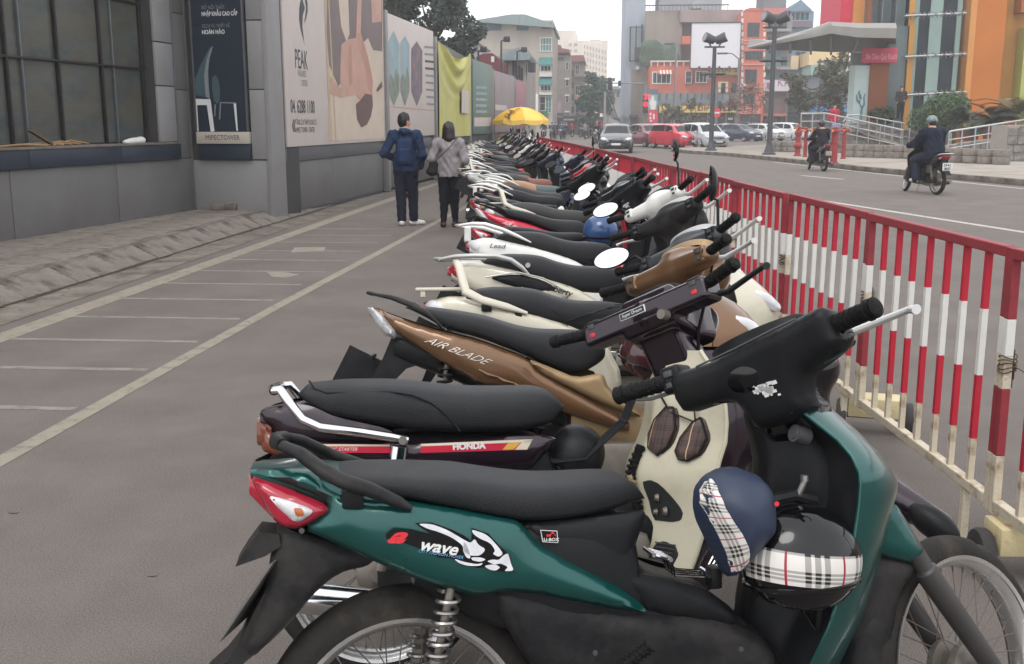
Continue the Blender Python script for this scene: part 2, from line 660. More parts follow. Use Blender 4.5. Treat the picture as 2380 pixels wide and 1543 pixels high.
for r in range(16):
 for c in range(3):
  y,x=6.6+r*.8,-5.70-c*.8
  o=bpy.data.objects.new('pavement_slab',random.choice(SLM))
  COL.objects.link(o)
  o.parent=pavement
  o.location=(x,y,.149)
  o.rotation_euler=(random.uniform(-.006,.006),random.uniform(-.006,.006),random.choice((0,pi/2,pi)))
markings=obj('road_markings',ribbon(MB(),resample([(-4.24,2),(-4.13,16.7),(-4.0,25.3),(-3.4,40)],.5),-.10,.10,.002),YPAINT,kind='structure')
obj('parking_line',ribbon(MB(),resample([(-2.68,2.5),(-2.63,8.3),(-2.46,15.0),(-2.2,24)],.5),-.05,.05,.002),YPAINT,markings)
for i in range(12):
 y=5.19+i*.875+random.uniform(-.02,.02)
 mb=MB().shell([[(-4.15+.1*q,y-.034+random.uniform(-.006,.006),.0015),(-4.15+.1*q,y+.034+random.uniform(-.006,.006),.0015)]for q in range(15)])
 obj('bay_line',mb,WPAINT,markings)
obj('arrow_stub',MB().add([gp(620,632,.002),gp(632,643,.002),gp(665,645,.002),gp(696,638,.002),gp(660,632,.002)],[(0,1,2,3,4)]),YPAINT,markings)
obj('arrow_stub',MB().add([gp(676,587,.002),gp(752,584,.002),gp(757,574,.002),gp(684,575,.002)],[(0,1,2,3)]),YPAINT,markings)
tar=mat('old_tar_stain',(94,89,85),.8,var=.2,scale=9)
def stripe(a,b,w,m,name='lane_line',z=.003):
 a,b=Vector(a),Vector(b)
 d=(b-a).normalized()
 n=Vector((-d.y,d.x,0))*(w/2)
 k=max(2,int((b-a).length/.6))
 mb=MB().shell([[a.lerp(b,i/k)+n+Vector((0,0,z)),a.lerp(b,i/k)-n+Vector((0,0,z))]for i in range(k+1)])
 return obj(name,mb,m,markings)
stripe(gp(1862,408),gp(1959,417),.16,WLINE)
stripe(gp(1863,459),gp(2379,540),.14,WLINE)
stripe(gp(2379,540),gp(2379,540)+(gp(2379,540)-gp(1863,459))*.5,.14,WLINE)
stripe(gp(1500,402),gp(1863,459),.12,WLINE)
stripe(gp(1800,377),gp(2050,405),.13,WLINE)
stripe(gp(2050,405),gp(2379,439),.14,WLINE)
mb=MB()
for _ in range(22):
 p=Vector((random.uniform(-4,-1.2),random.uniform(2.5,18),.0035))
 r=random.uniform(.005,.02)
 mb.add([p+Vector((r*1.6*cos(t)*random.uniform(.6,1.1),r*.8*sin(t),0))for t in np.arange(0,6.28,.7)],[tuple(range(9))])
obj('road_stains',mb,tar,kind='stuff')
mb=MB()
for _ in range(160):
 y=random.uniform(6,30)
 p=Vector((-4.85+random.gauss(.06,.14)+max(0,y-13)*.012,y,.012))
 r,t=random.uniform(.008,.03),random.uniform(0,6)
 mb.add([p+Vector((r*cos(t+q),r*.7*sin(t+q),random.uniform(0,.008)))for q in(0,1.6,3.1,4.7)],[(0,1,2,3)])
obj('gutter_litter',mb,mat('litter',(96,78,60),.9,var=.5,scale=20),kind='stuff')
PK=[tuple(gp(*p).xy)for p in[(2379,432),(2000,398),(1900,385),(1800,374),(1680,362),(1600,357),(1560,352)]]
d0=(Vector(PK[0])-Vector(PK[1]))
PK=[tuple(Vector(PK[0])+d0*1.6)]+PK
tip=Vector(PK[-1])
ring=PK+[(tip.x+.15,tip.y+1.5),(tip.x+1.2,tip.y+4),(tip.x+4,tip.y+7),(26,92),(120,110),(120,10)]
mb=MB()
mb.add([(x,y,.14)for x,y in ring]+[(x,y,.0)for x,y in ring],[tuple(range(len(ring)))])
obj('plaza',mb,PLAZA,kind='structure')
kr=obj('plaza_kerb',ribbon(MB(),resample(PK+ring[len(PK):len(PK)+3],.6),-.22,.02,.145),mat('plaza_kerb_top',(142,135,127),.9,var=.12,scale=3,bump=.4),kind='structure')
pk=resample(PK+ring[len(PK):len(PK)+3],1.0)
KB2=mat('plaza_kerb_stone',(120,112,105),.9,var=.2,scale=5,bump=.5,col2=(74,66,60),thr=.54,s2=2.5)
for i in range(len(pk)-1):
 a,b=pk[i],pk[i+1]
 L,ang=(b-a).length,atan2(b.y-a.y,b.x-a.x)
 obj('kerb_stone',MB().box((.008,-.2,0),(L-.008,.03,.15+random.uniform(-.003,.003)),.012),KB2,kr,loc=(a.x,a.y,0),rot=(0,0,ang))
# LEFT: CLAD BUILDING, HOARDING, BILLBOARDS
CLAD=mat('grey_cladding',(104,103,103),.55,var=.06,scale=1.5,col2=(92,89,87),thr=.6,soft=.2,s2=1.2,spec=.3)
CLAD2=mat('pale_cladding',(134,133,134),.5,var=.06,scale=2,col2=(126,123,121),thr=.62,soft=.2,s2=1.5,spec=.4)
NAVY=mat('navy_band',(37,45,58),.45,var=.12,scale=3,spec=.4)
DKGREY=mat('dark_grey_band',(84,85,89),.5,var=.1,scale=2,spec=.4)
MULL=mat('mullion_metal',(50,46,46),.5,metal=.4,var=.2,scale=9)
MULL2=mat('mullion_steel',(112,118,122),.45,metal=.5,var=.15,scale=9)
PANE=mat('sheeted_pane',(66,72,72),.3,var=.4,scale=1.6,col2=(84,78,66),thr=.54,soft=.16,s2=1.2,stretch=(1,1,2.6),spec=.25,bump=.25,bscale=9)
LEDGE=mat('dusty_ledge',(108,100,92),.9,var=.25,scale=6,bump=.4)
CREAM=mat('sign_cream',(176,168,156),.6,var=.07,scale=4)
INK=mat('dark_ink',(58,60,66),.6,var=.1)
class Frame:
 """a vertical face: local X along it, local -Y out of it, local Z up; .q turns a sight line into (along, height)"""
 def __init__(s,a,b):
  s.a,s.b=Vector((a[0],a[1],0)),Vector((b[0],b[1],0))
  s.d=(s.b-s.a).normalized()
  s.ang=atan2(s.d.y,s.d.x)
  s.len=(s.b-s.a).length
 def q(s,x,y):
  return on_wall(x,y,s.a,s.d)
 def xyz(s,u,out,z):
  n=Vector((s.d.y,-s.d.x,0))
  return s.a+s.d*u+n*out+Vector((0,0,z))
a0,a1=gp(0,562,.155),gp(455,487,.155)
FA=Frame(a0,a1)
b0,b1=gp(632,490,.155),gp(1150,372,.155)
FJ=Frame(a1,b0)
FB=Frame(b0,b1)
office=thing('office_building','grey clad office building with navy band and big sheeted dark windows','building',FA.a,(0,0,FA.ang))
wa=lambda n,*bx,m=CLAD,bev=.004:obj(n,MB().box(*bx,bev)if bev else MB().box(*bx),m,office)
SJ=FA.len
zb0,zb1=FA.q(200,383)[1],FA.q(200,337)[1]
cuts=[-9.0]+[FA.q(x,470)[0]for x in(-230,28,276)]+[SJ]
wa('wall',(-9,.03,0),(SJ,.6,zb1-.04),m=mat('joint_dark',(60,58,58),.8),bev=0)
for i in range(len(cuts)-1):
 wa('wall_panel',(cuts[i]+.006,0,0),(cuts[i+1]-.006,.028,zb0-.004))
se=FA.q(415,350)[0]
nb=[-9,FA.q(60,370)[0],FA.q(276,370)[0],se]
for i in range(3):
 wa('band_panel',(nb[i]+.004,-.05,zb0),(nb[i+1]-.004,.028,zb1-.03),m=NAVY)
wa('window_ledge',(-9,-.07,zb1-.03),(se+.02,.4,zb1),m=LEDGE)
sw=FA.q(362,200)[0]
vs_=[-6.5,-5.2,-4.0,-2.7,-1.3]+[FA.q(x,200)[0]for x in(49,167,266,358)]
zh=[zb1,FA.q(180,143)[1],FA.q(330,5)[1],4.9,6.4]
for i in range(len(vs_)-1):
 for j in range(len(zh)-1):
  obj('window_pane',MB().box((vs_[i]+.03,.19+random.uniform(0,.01),zh[j]+.02),(vs_[i+1]-.03,.2,zh[j+1]-.02)),PANE,office,rot=(0,random.uniform(-.001,.001),0))
wa('window_back',(-9,.22,zb1),(sw,.25,8),m=INK,bev=0)
for i,v in enumerate(vs_):
 wa('mullion',(v-.017,.15,zb1),(v+.017,.20,6.4),m=MULL)
 if i in(5,7)or i<4:
  wa('mullion',(v+.28,.16,zb1),(v+.30,.20,6.4),m=MULL2)
for z in zh[1:]:
 wa('transom',(-9,.155,z-.016),(sw,.195,z+.016),m=MULL)
wa('column_core',(sw,.03,zb1),(SJ,.6,8),m=mat('joint_dark',(60,58,58),.8),bev=0)
zz=[zb1,FA.q(385,160)[1],FA.q(385,75)[1],3.9,5.2,6.5]
zz[1:3]=sorted(zz[1:3])
zz[1]=FA.q(385,200)[1]
zz[2]=FA.q(385,100)[1]
for i in range(5):
 wa('column_panel',(sw+.02,-.01,zz[i]+.008),(se-.03,.028,zz[i+1]-.008),m=CLAD2)
wa('drain_pipe',(se-.02,-.02,zb1),(se+.01,.03,8),m=MULL2)
for i,(z0,z1)in enumerate(((zb0,FA.q(435,210)[1]),(FA.q(435,210)[1],FA.q(435,36)[1]),(FA.q(435,36)[1],6.4))):
 wa('column_panel',(se+.02,0,z0+.006),(SJ,.028,z1-.006))
rub=[mat('old_cane',(150,120,84),.8,var=.2),mat('old_board',(96,82,68),.9,var=.3),mat('white_rag',(206,204,200),.9)]
for i in range(6):
 x0,x1=FA.q(-10+30*i,338)[0],FA.q(110+24*i,334)[0]
 o=obj('bamboo_cane',MB().tube([(x0,.02+.02*i,zb1+.012),((x0+x1)/2,.03+.02*i,zb1+.03+.006*i),(x1,.0+.03*i,zb1+.012)],.011,6),rub[0],loc=FA.a,rot=(0,0,FA.ang))
 o['label']='thin bamboo cane lying with others along the dusty window ledge';o['category']='cane';o['group']='canes on the window ledge'
u=FA.q(322,325)[0]
o=obj('rag',solid(MB(),blend([ell((0,.05,.03),(.2,.07,.05)),ell((.16,.06,.04),(.09,.06,.05)),ell((-.2,.05,.02),(.12,.05,.035))],.04),(-.4,-.05,-.01),(.4,.15,.12),.02),rub[2],loc=FA.xyz(u,0,zb1),rot=(0,0,FA.ang))
o['label']='crumpled white rag lying on the dark window ledge';o['category']='rag'
u=FA.q(108,322)[0]
o=obj('board_scrap',MB().bar((-.28,.03,.2),(.14,.03,.03),.05,.03),rub[1],loc=FA.xyz(u,0,zb1),rot=(0,0,FA.ang))
o['label']='short brown scrap of timber leaning on the window ledge';o['category']='timber'
POSTG=mat('frame_grey',(84,86,90),.6,var=.1)
J=FJ
jog=thing('return_wall','pale grey clad return wall with pilaster beside the dark chair banner','wall',J.a,(0,0,J.ang))
jb=lambda n,a,b,m=CLAD2:obj(n,MB().box(a,b,.004),m,jog)
W=J.len
z1=J.q(540,371)[1];z2=J.q(540,334)[1];z3=J.q(540,306)[1]
xl,xr=J.q(457,200)[0],J.q(571,200)[0]
xb=J.q(586,355)[0]
obj('wall',MB().box((0.02,.03,0),(W-.01,1.2,6.5)),mat('joint_dark',(60,58,58)),jog)
obj('corner_post',MB().box((-.05,-.035,0),(.012,.08,6.5),.004),CLAD,jog)
jb('wall_panel',(.0,0,0),(W,.028,z1-.01))
jb('band_panel',(xl,-.06,z1),(xb,.028,z2-.004),NAVY)
for za,zc in((z1,J.q(600,208)[1]),(J.q(600,208)[1],J.q(600,47)[1]),(J.q(600,47)[1],5.6)):
 jb('pilaster_panel',(xb+.01,-.02,za+.008),(W+.02,.028,zc-.008))
ban=thing('furniture_banner','tall dark navy banner with white chairs and small white lettering','banner',J.a,(0,0,J.ang))
DK=mat('banner_navy',(34,42,54),.4,var=.06,spec=.4)
obj('panel',MB().box((xl,-.05,z3),(xr+.02,.028,6)),DK,ban)
for x in(xl-.012,xr+.02):
 obj('frame',MB().box((x-.012,-.07,z3),(x+.012,.0,6),.003),POSTG,ban)
obj('caption_strip',MB().box((xl-.01,-.09,z2),(xb,.02,z3-.004),.006),CREAM,ban)
WH=mat('print_white',(205,207,208),.5,var=.04)
WH2=mat('print_grey',(120,126,132),.5,var=.04)
TEAL=mat('print_teal',(62,84,90),.4,var=.2,scale=4)
fm=lambda u,z,out=.053:basis((u,-out,z),(1,0,0),(0,0,1))
def jtext(txt,x,y,size,m,**k):
 u,z=J.q(x,y)
 lettering(txt,size,m,ban,fm(u,z,k.pop('out',.053)),**k)
jtext('ĐỒ NỘI THẤT',472,23,.075,WH2,sx=.78)
jtext('NHẬP KHẨU CAO CẤP',472,38,.085,WH,bold=.002,sx=.66)
jtext('DỊCH VỤ THIẾT KẾ',473,65,.072,WH2,sx=.72)
jtext('HOÀN HẢO',473,80,.085,WH,bold=.002,sx=.8)
jtext('MIPECTOWER',484,325,.11,INK,out=.093,sx=.82)
def jpoly(pts,m,out=.053,name='chair_print'):
 mbp=MB()
 q=[J.q(*p)for p in pts]
 mbp.add([(u,-out,z)for u,z in q],[tuple(range(len(q)))])
 obj(name,mbp,m,ban,smooth=0)
Zc=lambda x,y:(x/2.204/1.2341,y/2.204/1.2341)
jpoly([Zc(*p)for p in[(1240,600),(1245,500),(1270,430),(1320,330),(1345,290),(1330,400),(1325,500),(1335,620),(1300,615)]],TEAL)
jpoly([Zc(*p)for p in[(1300,480),(1315,380),(1340,310),(1358,290),(1335,370),(1325,450),(1330,560),(1338,630),(1310,610)]],WH2,.056)
jpoly([Zc(*p)for p in[(1350,560),(1350,490),(1370,475),(1390,500),(1402,570),(1398,640),(1380,660),(1360,630)]],TEAL)
jpoly([Zc(*p)for p in[(1237,625),(1340,628),(1346,665),(1240,665)]],WH,.056)
jpoly([Zc(*p)for p in[(1240,665),(1256,665),(1266,830),(1250,830)]],WH,.056)
jpoly([Zc(*p)for p in[(1318,665),(1345,660),(1366,830),(1342,832)]],WH,.056)
jpoly([Zc(*p)for p in[(1486,655),(1502,655),(1514,826),(1504,826)]],WH,.056)
jpoly([Zc(*p)for p in[(1400,650),(1408,650),(1402,755),(1394,755)]],WH2,.056)
jpoly([Zc(*p)for p in[(1366,660),(1374,660),(1372,730),(1364,740)]],WH2,.056)
jpoly([Zc(*p)for p in[(1400,645),(1500,648),(1502,657),(1402,652)]],WH2,.055)
p=gp(528,487,.155)
o=obj('concrete_block',MB().box((-.2,-.1,0),(.2,.1,.12),.02),KERB,loc=(p.x,p.y-.12,.156),rot=(0,0,.2))
o['label']='loose concrete block lying at the foot of the pale return wall';o['category']='block'
B=FB
LB=B.q(1218,300)[0]
hw=thing('hoarding_wall','long grey hoarding wall running beside the road with a dark band','wall',B.a,(0,0,B.ang))
hb=lambda n,a,b,m=CLAD:obj(n,MB().box(a,b,.004),m,hw)
hz1,hz2=B.q(720,371)[1],B.q(720,337)[1]
HTf=lambda u:float(np.interp(u,[0,7.16,11.8,17.3,21.7,27.7,30.7],[4.0,3.89,3.755,3.52,3.40,3.29,3.25]))
HT=3.9
obj('wall',MB().prism([(0.3,.05)]+[(.3+(LB-.3)*k/12,HTf(LB*k/12)-.03)for k in range(13)]+[(LB,.05)],.03,.5),mat('hoarding_back',(112,110,110),.6),hw,smooth=0)
px_=[B.q(648,430)[0],B.q(775,400)[0],B.q(890,380)[0]]
while px_[-1]<LB-2:
 px_.append(px_[-1]+2.4)
px_.append(LB)
for i in range(len(px_)-1):
 hb('wall_panel',(px_[i]+.006,0,.06),(px_[i+1]-.006,.028,hz1-.006))
 hb('band_panel',(px_[i]+.003,-.03,hz1),(px_[i+1]-.003,.028,hz2-.004),DKGREY)
hb('skirting',(.0,.0,0.0),(B.q(890,430)[0],.03,.055),INK)
hb('pilaster',(-.03,-.05,0),(.0+B.q(654,300)[0],.028,6),CLAD2)
POST=mat('hoarding_post',(128,126,126),.5,var=.1,scale=4)
for x in(889,1005,1085,1138,1190):
 u=B.q(x,200)[0]
 hb('post',(u-.1,-.12,.02),(u+.1,.0,HTf(u)-.02),POST)
def board(name,label,x0,x1,cat='billboard',m=None,top=None,out=.07,zlo=None,wav=0):
 u0,u1=B.q(x0,250)[0],B.q(x1,250)[0]
 t=thing(name,label,cat,B.a,(0,0,B.ang))
 global HT
 HT=HTf((u0+u1)/2)+.02
 return t,u0,u1
def bpoly(t,pts,m,out,name='print',smooth=0):
 q=[B.q(*p)for p in pts]
 obj(name,MB().add([(u,-out,z)for u,z in q],[tuple(range(len(q)))]),m,t,smooth=smooth)
Z4c=lambda x,y:((500+x/2.571)/1.2341,y/2.571/1.2341)
PINKW=mat('print_pink_white',(188,178,173),.55,var=.05,scale=2)
GOLD=mat('print_gold',(178,158,128),.5,var=.1)
PLUM=mat('print_plum',(108,94,95),.5,var=.2,scale=1.5)
SKIN=mat('print_skin',(180,142,126),.5,var=.12,scale=2.2)
SKIN2=mat('print_skin_shade',(172,128,112),.5,var=.14,scale=3)
TOWEL=mat('print_towel',(190,174,158),.5,var=.08,scale=2)
HAIRP=mat('print_hair',(92,68,66),.5,var=.2,scale=5)
t,u0,u1=board('spa_billboard','large pink and white spa billboard with massaging hands',655,887)
zlo=B.q(660,342)[1]
obj('panel',MB().box((u0,-.07,zlo),(u1,-.031,5.4),.006),PINKW,t)
bpoly(t,[Z4c(*p)for p in[(1110,1040),(1085,-300),(1510,-300),(1520,1020)]],TOWEL,.074)
bpoly(t,[Z4c(*p)for p in[(1062,-300),(1078,-300),(1138,1040),(1118,1042)]],GOLD,.076)
bpoly(t,[Z4c(*p)for p in[(1088,-300),(1094,-300),(1166,1036),(1156,1038)]],GOLD,.077)
bpoly(t,[Z4c(*p)for p in[(1095,-300),(1508,-300),(1506,380),(1440,370),(1400,280),(1350,330),(1180,640),(1110,480),(1092,250)]],PLUM,.0765)
bpoly(t,[Z4c(*p)for p in[(1150,-300),(1240,-300),(1262,250),(1240,310),(1200,200)]],TOWEL,.078)
bpoly(t,[Z4c(*p)for p in[(1340,-300),(1352,0),(1345,240),(1400,420),(1436,600),(1430,760),(1360,770),(1310,700),(1230,690),(1190,600),(1200,330),(1250,290),(1310,280),(1320,0),(1300,-300)]],SKIN,.079)
bpoly(t,[Z4c(*p)for p in[(1320,250),(1345,240),(1400,420),(1436,600),(1432,700),(1400,660),(1380,500),(1330,380)]],SKIN2,.080)
bpoly(t,[Z4c(*p)for p in[(1255,330),(1275,330),(1285,600),(1262,640),(1250,480)]],SKIN2,.0803)
bpoly(t,[Z4c(*p)for p in[(1112,560),(1180,640),(1280,660),(1310,700),(1200,720),(1120,690)]],SKIN,.0785)
bpoly(t,[Z4c(*p)for p in[(1310,770),(1340,740),(1380,690),(1430,700),(1436,780),(1420,860),(1390,920),(1350,940),(1320,880)]],HAIRP,.081)
bpoly(t,[Z4c(*p)for p in[(1420,-60),(1500,-60),(1500,160),(1430,170)]],SKIN,.0782)
bpoly(t,[Z4c(*p)for p in[(1500,600),(1508,640),(1470,680),(1462,660)]],HAIRP,.0812)
sw_=[(905,-30),(890,60),(888,140),(900,220),(922,300),(930,345),(920,270),(912,200),(914,120),(930,60)]
bpoly(t,[Z4c(*p)for p in sw_],INK,.074)
bpoly(t,[Z4c(*p)for p in[(935,-30),(950,20),(952,80),(940,140),(924,172),(934,120),(940,60),(932,10)]],INK,.074)
def btext(t,txt,x,y,size,m,out=.075,**k):
 u,z=B.q(x,y)
 lettering(txt,size,m,t,fm(u,z,out),**k)
btext(t,'PEAK',*Z4c(858,500),.44,INK,sx=.62)
btext(t,'WELLNESS',*Z4c(880,560),.14,WH2,sx=.62)
btext(t,'CENTER',*Z4c(905,632),.14,WH2,sx=.62)
btext(t,'04. 6288 1100',*Z4c(826,830),.30,INK,sx=.70,bold=.004)
btext(t,'TẦNG 22 & THÁP CHUNG CƯ',*Z4c(866,920),.125,INK,sx=.62)
btext(t,'MIPEC TOWER - CENTER',*Z4c(866,978),.125,INK,sx=.68)
for dx in(0,12):
 bpoly(t,[Z4c(836+dx,925),Z4c(846+dx,880),Z4c(851+dx,882),Z4c(843+dx,927),Z4c(852+dx,972),Z4c(846+dx,975)],INK,.0755)
t,u0,u1=board('project_billboard','pale billboard with three hexagon pictures of towers',893,1003)
obj('panel',MB().box((u0,-.07,B.q(893,320)[1]),(u1,-.031,HT),.006),PINKW,t)
Z5c=lambda x,y:(810.3+x/4.2306,y/4.2306)
PB,PG,PN=mat('print_sky',(134,156,162),.5,var=.2,scale=2),mat('print_town',(116,126,116),.5,var=.3,scale=5),mat('print_night',(96,92,104),.5,var=.3,scale=5,col2=(150,110,100),thr=.6,s2=3)
for cx,w,m in((410,58,PB),(522,45,PB),(640,55,PN)):
 bpoly(t,[Z5c(cx-w,420+60*(cx>600)),Z5c(cx,300+(cx-410)*.46),Z5c(cx+w,440+60*(cx>600)),Z5c(cx+w,900),Z5c(cx,1045),Z5c(cx-w,900)],m,.0745)
 if m is PB:
  bpoly(t,[Z5c(cx-w,780),Z5c(cx-w*.5,720),Z5c(cx,790),Z5c(cx+w*.4,660),Z5c(cx+w,760),Z5c(cx+w,900),Z5c(cx,1045),Z5c(cx-w,900)],PG,.0755)
bpoly(t,[Z5c(372,1046),Z5c(372,1054),Z5c(812,1092),Z5c(812,1084)],SKIN2,.0745)
for k in range(9):
 yy=450+k*70
 xx=714+k*3
 m=WH2 if k not in(2,3)else INK
 bpoly(t,[Z5c(xx,yy),Z5c(xx,yy+22),Z5c(xx+88,yy+30),Z5c(xx+88,yy+10)],m,.0745,'caption_bar')
t,u0,u1=board('yellow_green_cloth','sagging yellow green cloth hung over a hoarding bay',1007,1083,'cloth')
mbc=MB()
CL=mat('yellow_green_cloth',(176,172,84),.7,var=.12,scale=1.2,col2=(190,186,150),thr=.6,soft=.2,s2=.8)
rows=[]
zl=B.q(1010,320)[1]
for i in range(41):
 v=i/40
 row=[]
 for j in range(25):
  q=j/24
  sag=sin(pi*q)
  ztop=HT-.04-.30*sag**1.2
  z=zl+(ztop-zl)*v
  up=max(0,(v-.45)/.55)
  fold=.085*up**.7*sin(2*pi*(2.6*up+1.35*sag))*sag+.012*sin(17*q+3*v)
  row.append((u0+(u1-u0)*q,-.15-.10*up*sag-fold,z))
 rows.append(row)
mbc.shell(rows)
obj('sheet',mbc,CL,t,smooth=180)
bpoly(t,[Z5c(1040,880),Z5c(1040,1110),Z5c(1115,1118),Z5c(1115,895)],PINKW,.21,'notice')
t,u0,u1=board('green_billboard','narrow teal green billboard with pale foot',1088,1134)
obj('panel',MB().box((u0,-.16,B.q(1090,312)[1]),(u1,-.1,HT-.02),.006),mat('print_teal_green',(92,118,110),.5,var=.12,scale=1.5,col2=(112,118,112),thr=.55,s2=.6),t)
bpoly(t,[(1090,273),(1131,273),(1131,293),(1090,294)],PINKW,.165)
for k in range(5):
 bpoly(t,[(1094,200+14*k),(1120,201+14*k),(1120,207+14*k),(1094,206+14*k)],PB,.165,'caption_bar')
t,u0,u1=board('faded_billboard','faded mauve grey billboard near the end of the hoarding',1142,1188)
obj('panel',MB().box((u0,-.12,B.q(1150,308)[1]),(u1,-.06,HT-.02),.006),mat('print_mauve',(140,128,130),.55,var=.16,scale=1.2,stretch=(3,3,.5)),t)
bpoly(t,[(1143,243),(1170,245),(1170,257),(1143,256)],PINKW,.125)
t,u0,u1=board('pink_billboard','dull pink billboard at the far end of the hoarding',1192,1217)
obj('panel',MB().box((u0,-.12,B.q(1195,300)[1]),(u1,-.06,HT-.02),.006),mat('print_pink',(150,110,116),.55,var=.16,scale=1.2,stretch=(3,3,.5)),t)
# BUILDINGS BEYOND
GLASSD=mat('window_glass',(52,60,66),.2,var=.25,scale=.8,spec=.2)
GLASST=mat('teal_glass',(88,128,128),.2,var=.2,scale=.6,spec=.25)
WHITE=mat('white_trim',(205,202,196),.6,var=.06)
SHOP=mat('shop_dark',(54,52,54),.6,var=.3,scale=1.5)
IRON=mat('dark_iron',(62,62,66),.5,metal=.3,var=.15)
ROOFR=mat('red_roof',(124,78,74),.8,var=.2,scale=2,stretch=(6,1,1))
ROOFT=mat('tin_roof',(122,136,138),.6,var=.15,scale=1,stretch=(6,1,1))
def wallmat(name,c,c2=None):
 return mat(name,c,.85,var=.08,scale=.5,col2=c2 or tuple(int(v*.84)for v in c),thr=.6,soft=.2,s2=.22,stretch=(1.6,1.6,.5),spec=.25)
class Bld:
 """a building seen face on at depth Y; rectangles are taken by sight line on its front plane"""
 def __init__(s,name,label,Y,cat='building'):
  s.Y=Y
  s.t=thing(name,label,cat,(0,Y,0))
  s.first=True
 def P(s,x,y):
  p=at(x,y,s.Y)
  return p.x,p.z
 def box(s,name,x0,y0,x1,y1,m,out=0.0,depth=8.0,bev=0.0,ground=False,**kw):
  ym=(max(y0,0)+min(y1,330))/2
  a,b=(s.P(x0,ym)[0],s.P(x0,y0)[1]),(s.P(x1,ym)[0],s.P(x1,y1)[1])
  z0=0 if ground else b[1]
  return obj(name,MB().box((a[0],-out,z0),(b[0],depth,a[1]),bev),m,s.t,**kw)
 def win(s,x0,y0,x1,y1,m=None,fr=None,nx=2,nz=2,out=.03,name='window',sill=False):
  """recess box: frame with bars, pane as a sub-part"""
  m,fr=m or GLASSD,fr or WHITE
  a,b=s.P(x0,y0),s.P(x1,y1)
  w=max(.05,min(.12,(b[0]-a[0])*.07))
  mb=MB()
  X0,X1,Z0,Z1=a[0],b[0],b[1],a[1]
  mb.box((X0,-out-.06,Z0),(X0+w,0,Z1));mb.box((X1-w,-out-.06,Z0),(X1,0,Z1))
  mb.box((X0+w,-out-.06,Z1-w),(X1-w,0,Z1));mb.box((X0+w,-out-.06,Z0),(X1-w,0,Z0+w))
  for i in range(1,nx):
   x=X0+(X1-X0)*i/nx
   mb.box((x-w*.3,-out-.05,Z0+w),(x+w*.3,0,Z1-w))
  for i in range(1,nz):
   z=Z0+(Z1-Z0)*i/nz
   mb.box((X0+w,-out-.04,z-w*.3),(X1-w,0,z+w*.3))
  f=obj(name,mb,fr,s.t,smooth=0)
  obj('pane',MB().box((X0+w*.5,-out,Z0+w*.5),(X1-w*.5,-.005,Z1-w*.5)),m,f,smooth=0)
  return f
 def text(s,txt,x,y,size,m,out,**k):
  u,z=s.P(x,y)
  lettering(txt,size,m,s.t,basis((u,-out,z),(1,0,0),(0,0,1)),**k)
ZA=lambda x,y:(1053.4+x/4.2306,y/4.2306)
ZB=lambda x,y:(1418.0+x/3.966,y/3.966)
ZR=lambda x,y:((2150+x/2.571)/1.2341,y/2.571/1.2341)
def R(Z,x0,y0,x1,y1):
 a,b=Z(x0,y0),Z(x1,y1)
 return a[0],a[1],b[0],b[1]
b=Bld('apartment_house','tall beige house with tin roof and teal street windows',110)
CRM=wallmat('beige_wall',(170,162,152))
b.box('wall',*R(ZA,250,205,975,1240),CRM,ground=True,depth=14)
a_,c_=b.P(*ZA(240,207)),b.P(*ZA(1000,150))
obj('roof',MB().prism([(a_[0],a_[1]),(a_[0]+3.5,c_[1]),(c_[0]-3,c_[1]),(c_[0],a_[1]-.5),(c_[0],a_[1]-.8),(a_[0],a_[1]-.2)],-1.2,14.5),ROOFT,b.t,smooth=0)
TP=mat('teal_panel',(76,94,104),.6,var=.12,scale=2)
b.box('panel',*R(ZA,256,212,472,300),TP,out=.08,depth=0)
b.box('panel',*R(ZA,622,206,740,300),TP,out=.08,depth=0)
b.box('terrace_opening',*R(ZA,868,220,965,285),SHOP,out=.05,depth=0)
b.win(*R(ZA,850,368,968,508),GLASST,WHITE,4,2)
GAWN=mat('teal_awning',(58,116,112),.7,var=.12,scale=4)
for y in(565,758):
 q0,q1=b.P(*ZA(845,y)),b.P(*ZA(968,y+72))
 obj('awning',MB().prism([(-.02,q0[1]),(-1.1,q1[1]),(-1.1,q1[1]-.12),(-.02,q1[1]+.1)],q0[0],q1[0],ax='x'),GAWN,b.t,smooth=0)
 b.win(*R(ZA,855,y+78,962,y+140),GLASSD,WHITE,3,1)
b.box('balcony',*R(ZA,848,710,968,755),WHITE,out=.5,depth=0)
b.box('balcony',*R(ZA,848,905,968,935),WHITE,out=.5,depth=0)
b.win(*R(ZA,848,950,905,1090),GLASSD,WHITE,1,2)
b.win(*R(ZA,905,950,965,1110),GLASST,WHITE,2,3)
b.box('green_shutter',*R(ZA,862,1095,925,1145),mat('green_shutter',(52,110,78),.6),out=.3,depth=0)
b.box('sign',*R(ZA,772,925,838,1110),WHITE,out=.9,depth=0)
b=Bld('low_house','low beige house with dark windows behind the hoarding',62)
b.box('wall',*R(ZA,478,480,712,1240),wallmat('low_house_wall',(160,154,148)),ground=True,depth=10)
b.box('parapet',*R(ZA,610,548,715,560),WHITE,out=.1,depth=.2)
for k in range(4):
 b.win(*R(ZA,582+k*27,600+k*22,604+k*27,740+k*16),GLASSD,INK,1,2)
q0,q1=b.P(*ZA(700,480)),b.P(*ZA(765,560))
b.box('balcony',*R(ZA,735,620,800,705),INK,out=.2,depth=1)
obj('roof',MB().prism([(q0[0]-2.2,q0[1]-.7),(q0[0]-.3,q0[1]+.05),(q1[0],q1[1]),(q1[0]-.1,q1[1]-.2)],-.5,6),ROOFT,b.t,smooth=0)
b=Bld('maroon_shed','maroon tin shed top rising over the hoarding',58,'shed')
MAR=mat('maroon_tin',(104,50,60),.6,var=.15,scale=2,stretch=(5,5,.5))
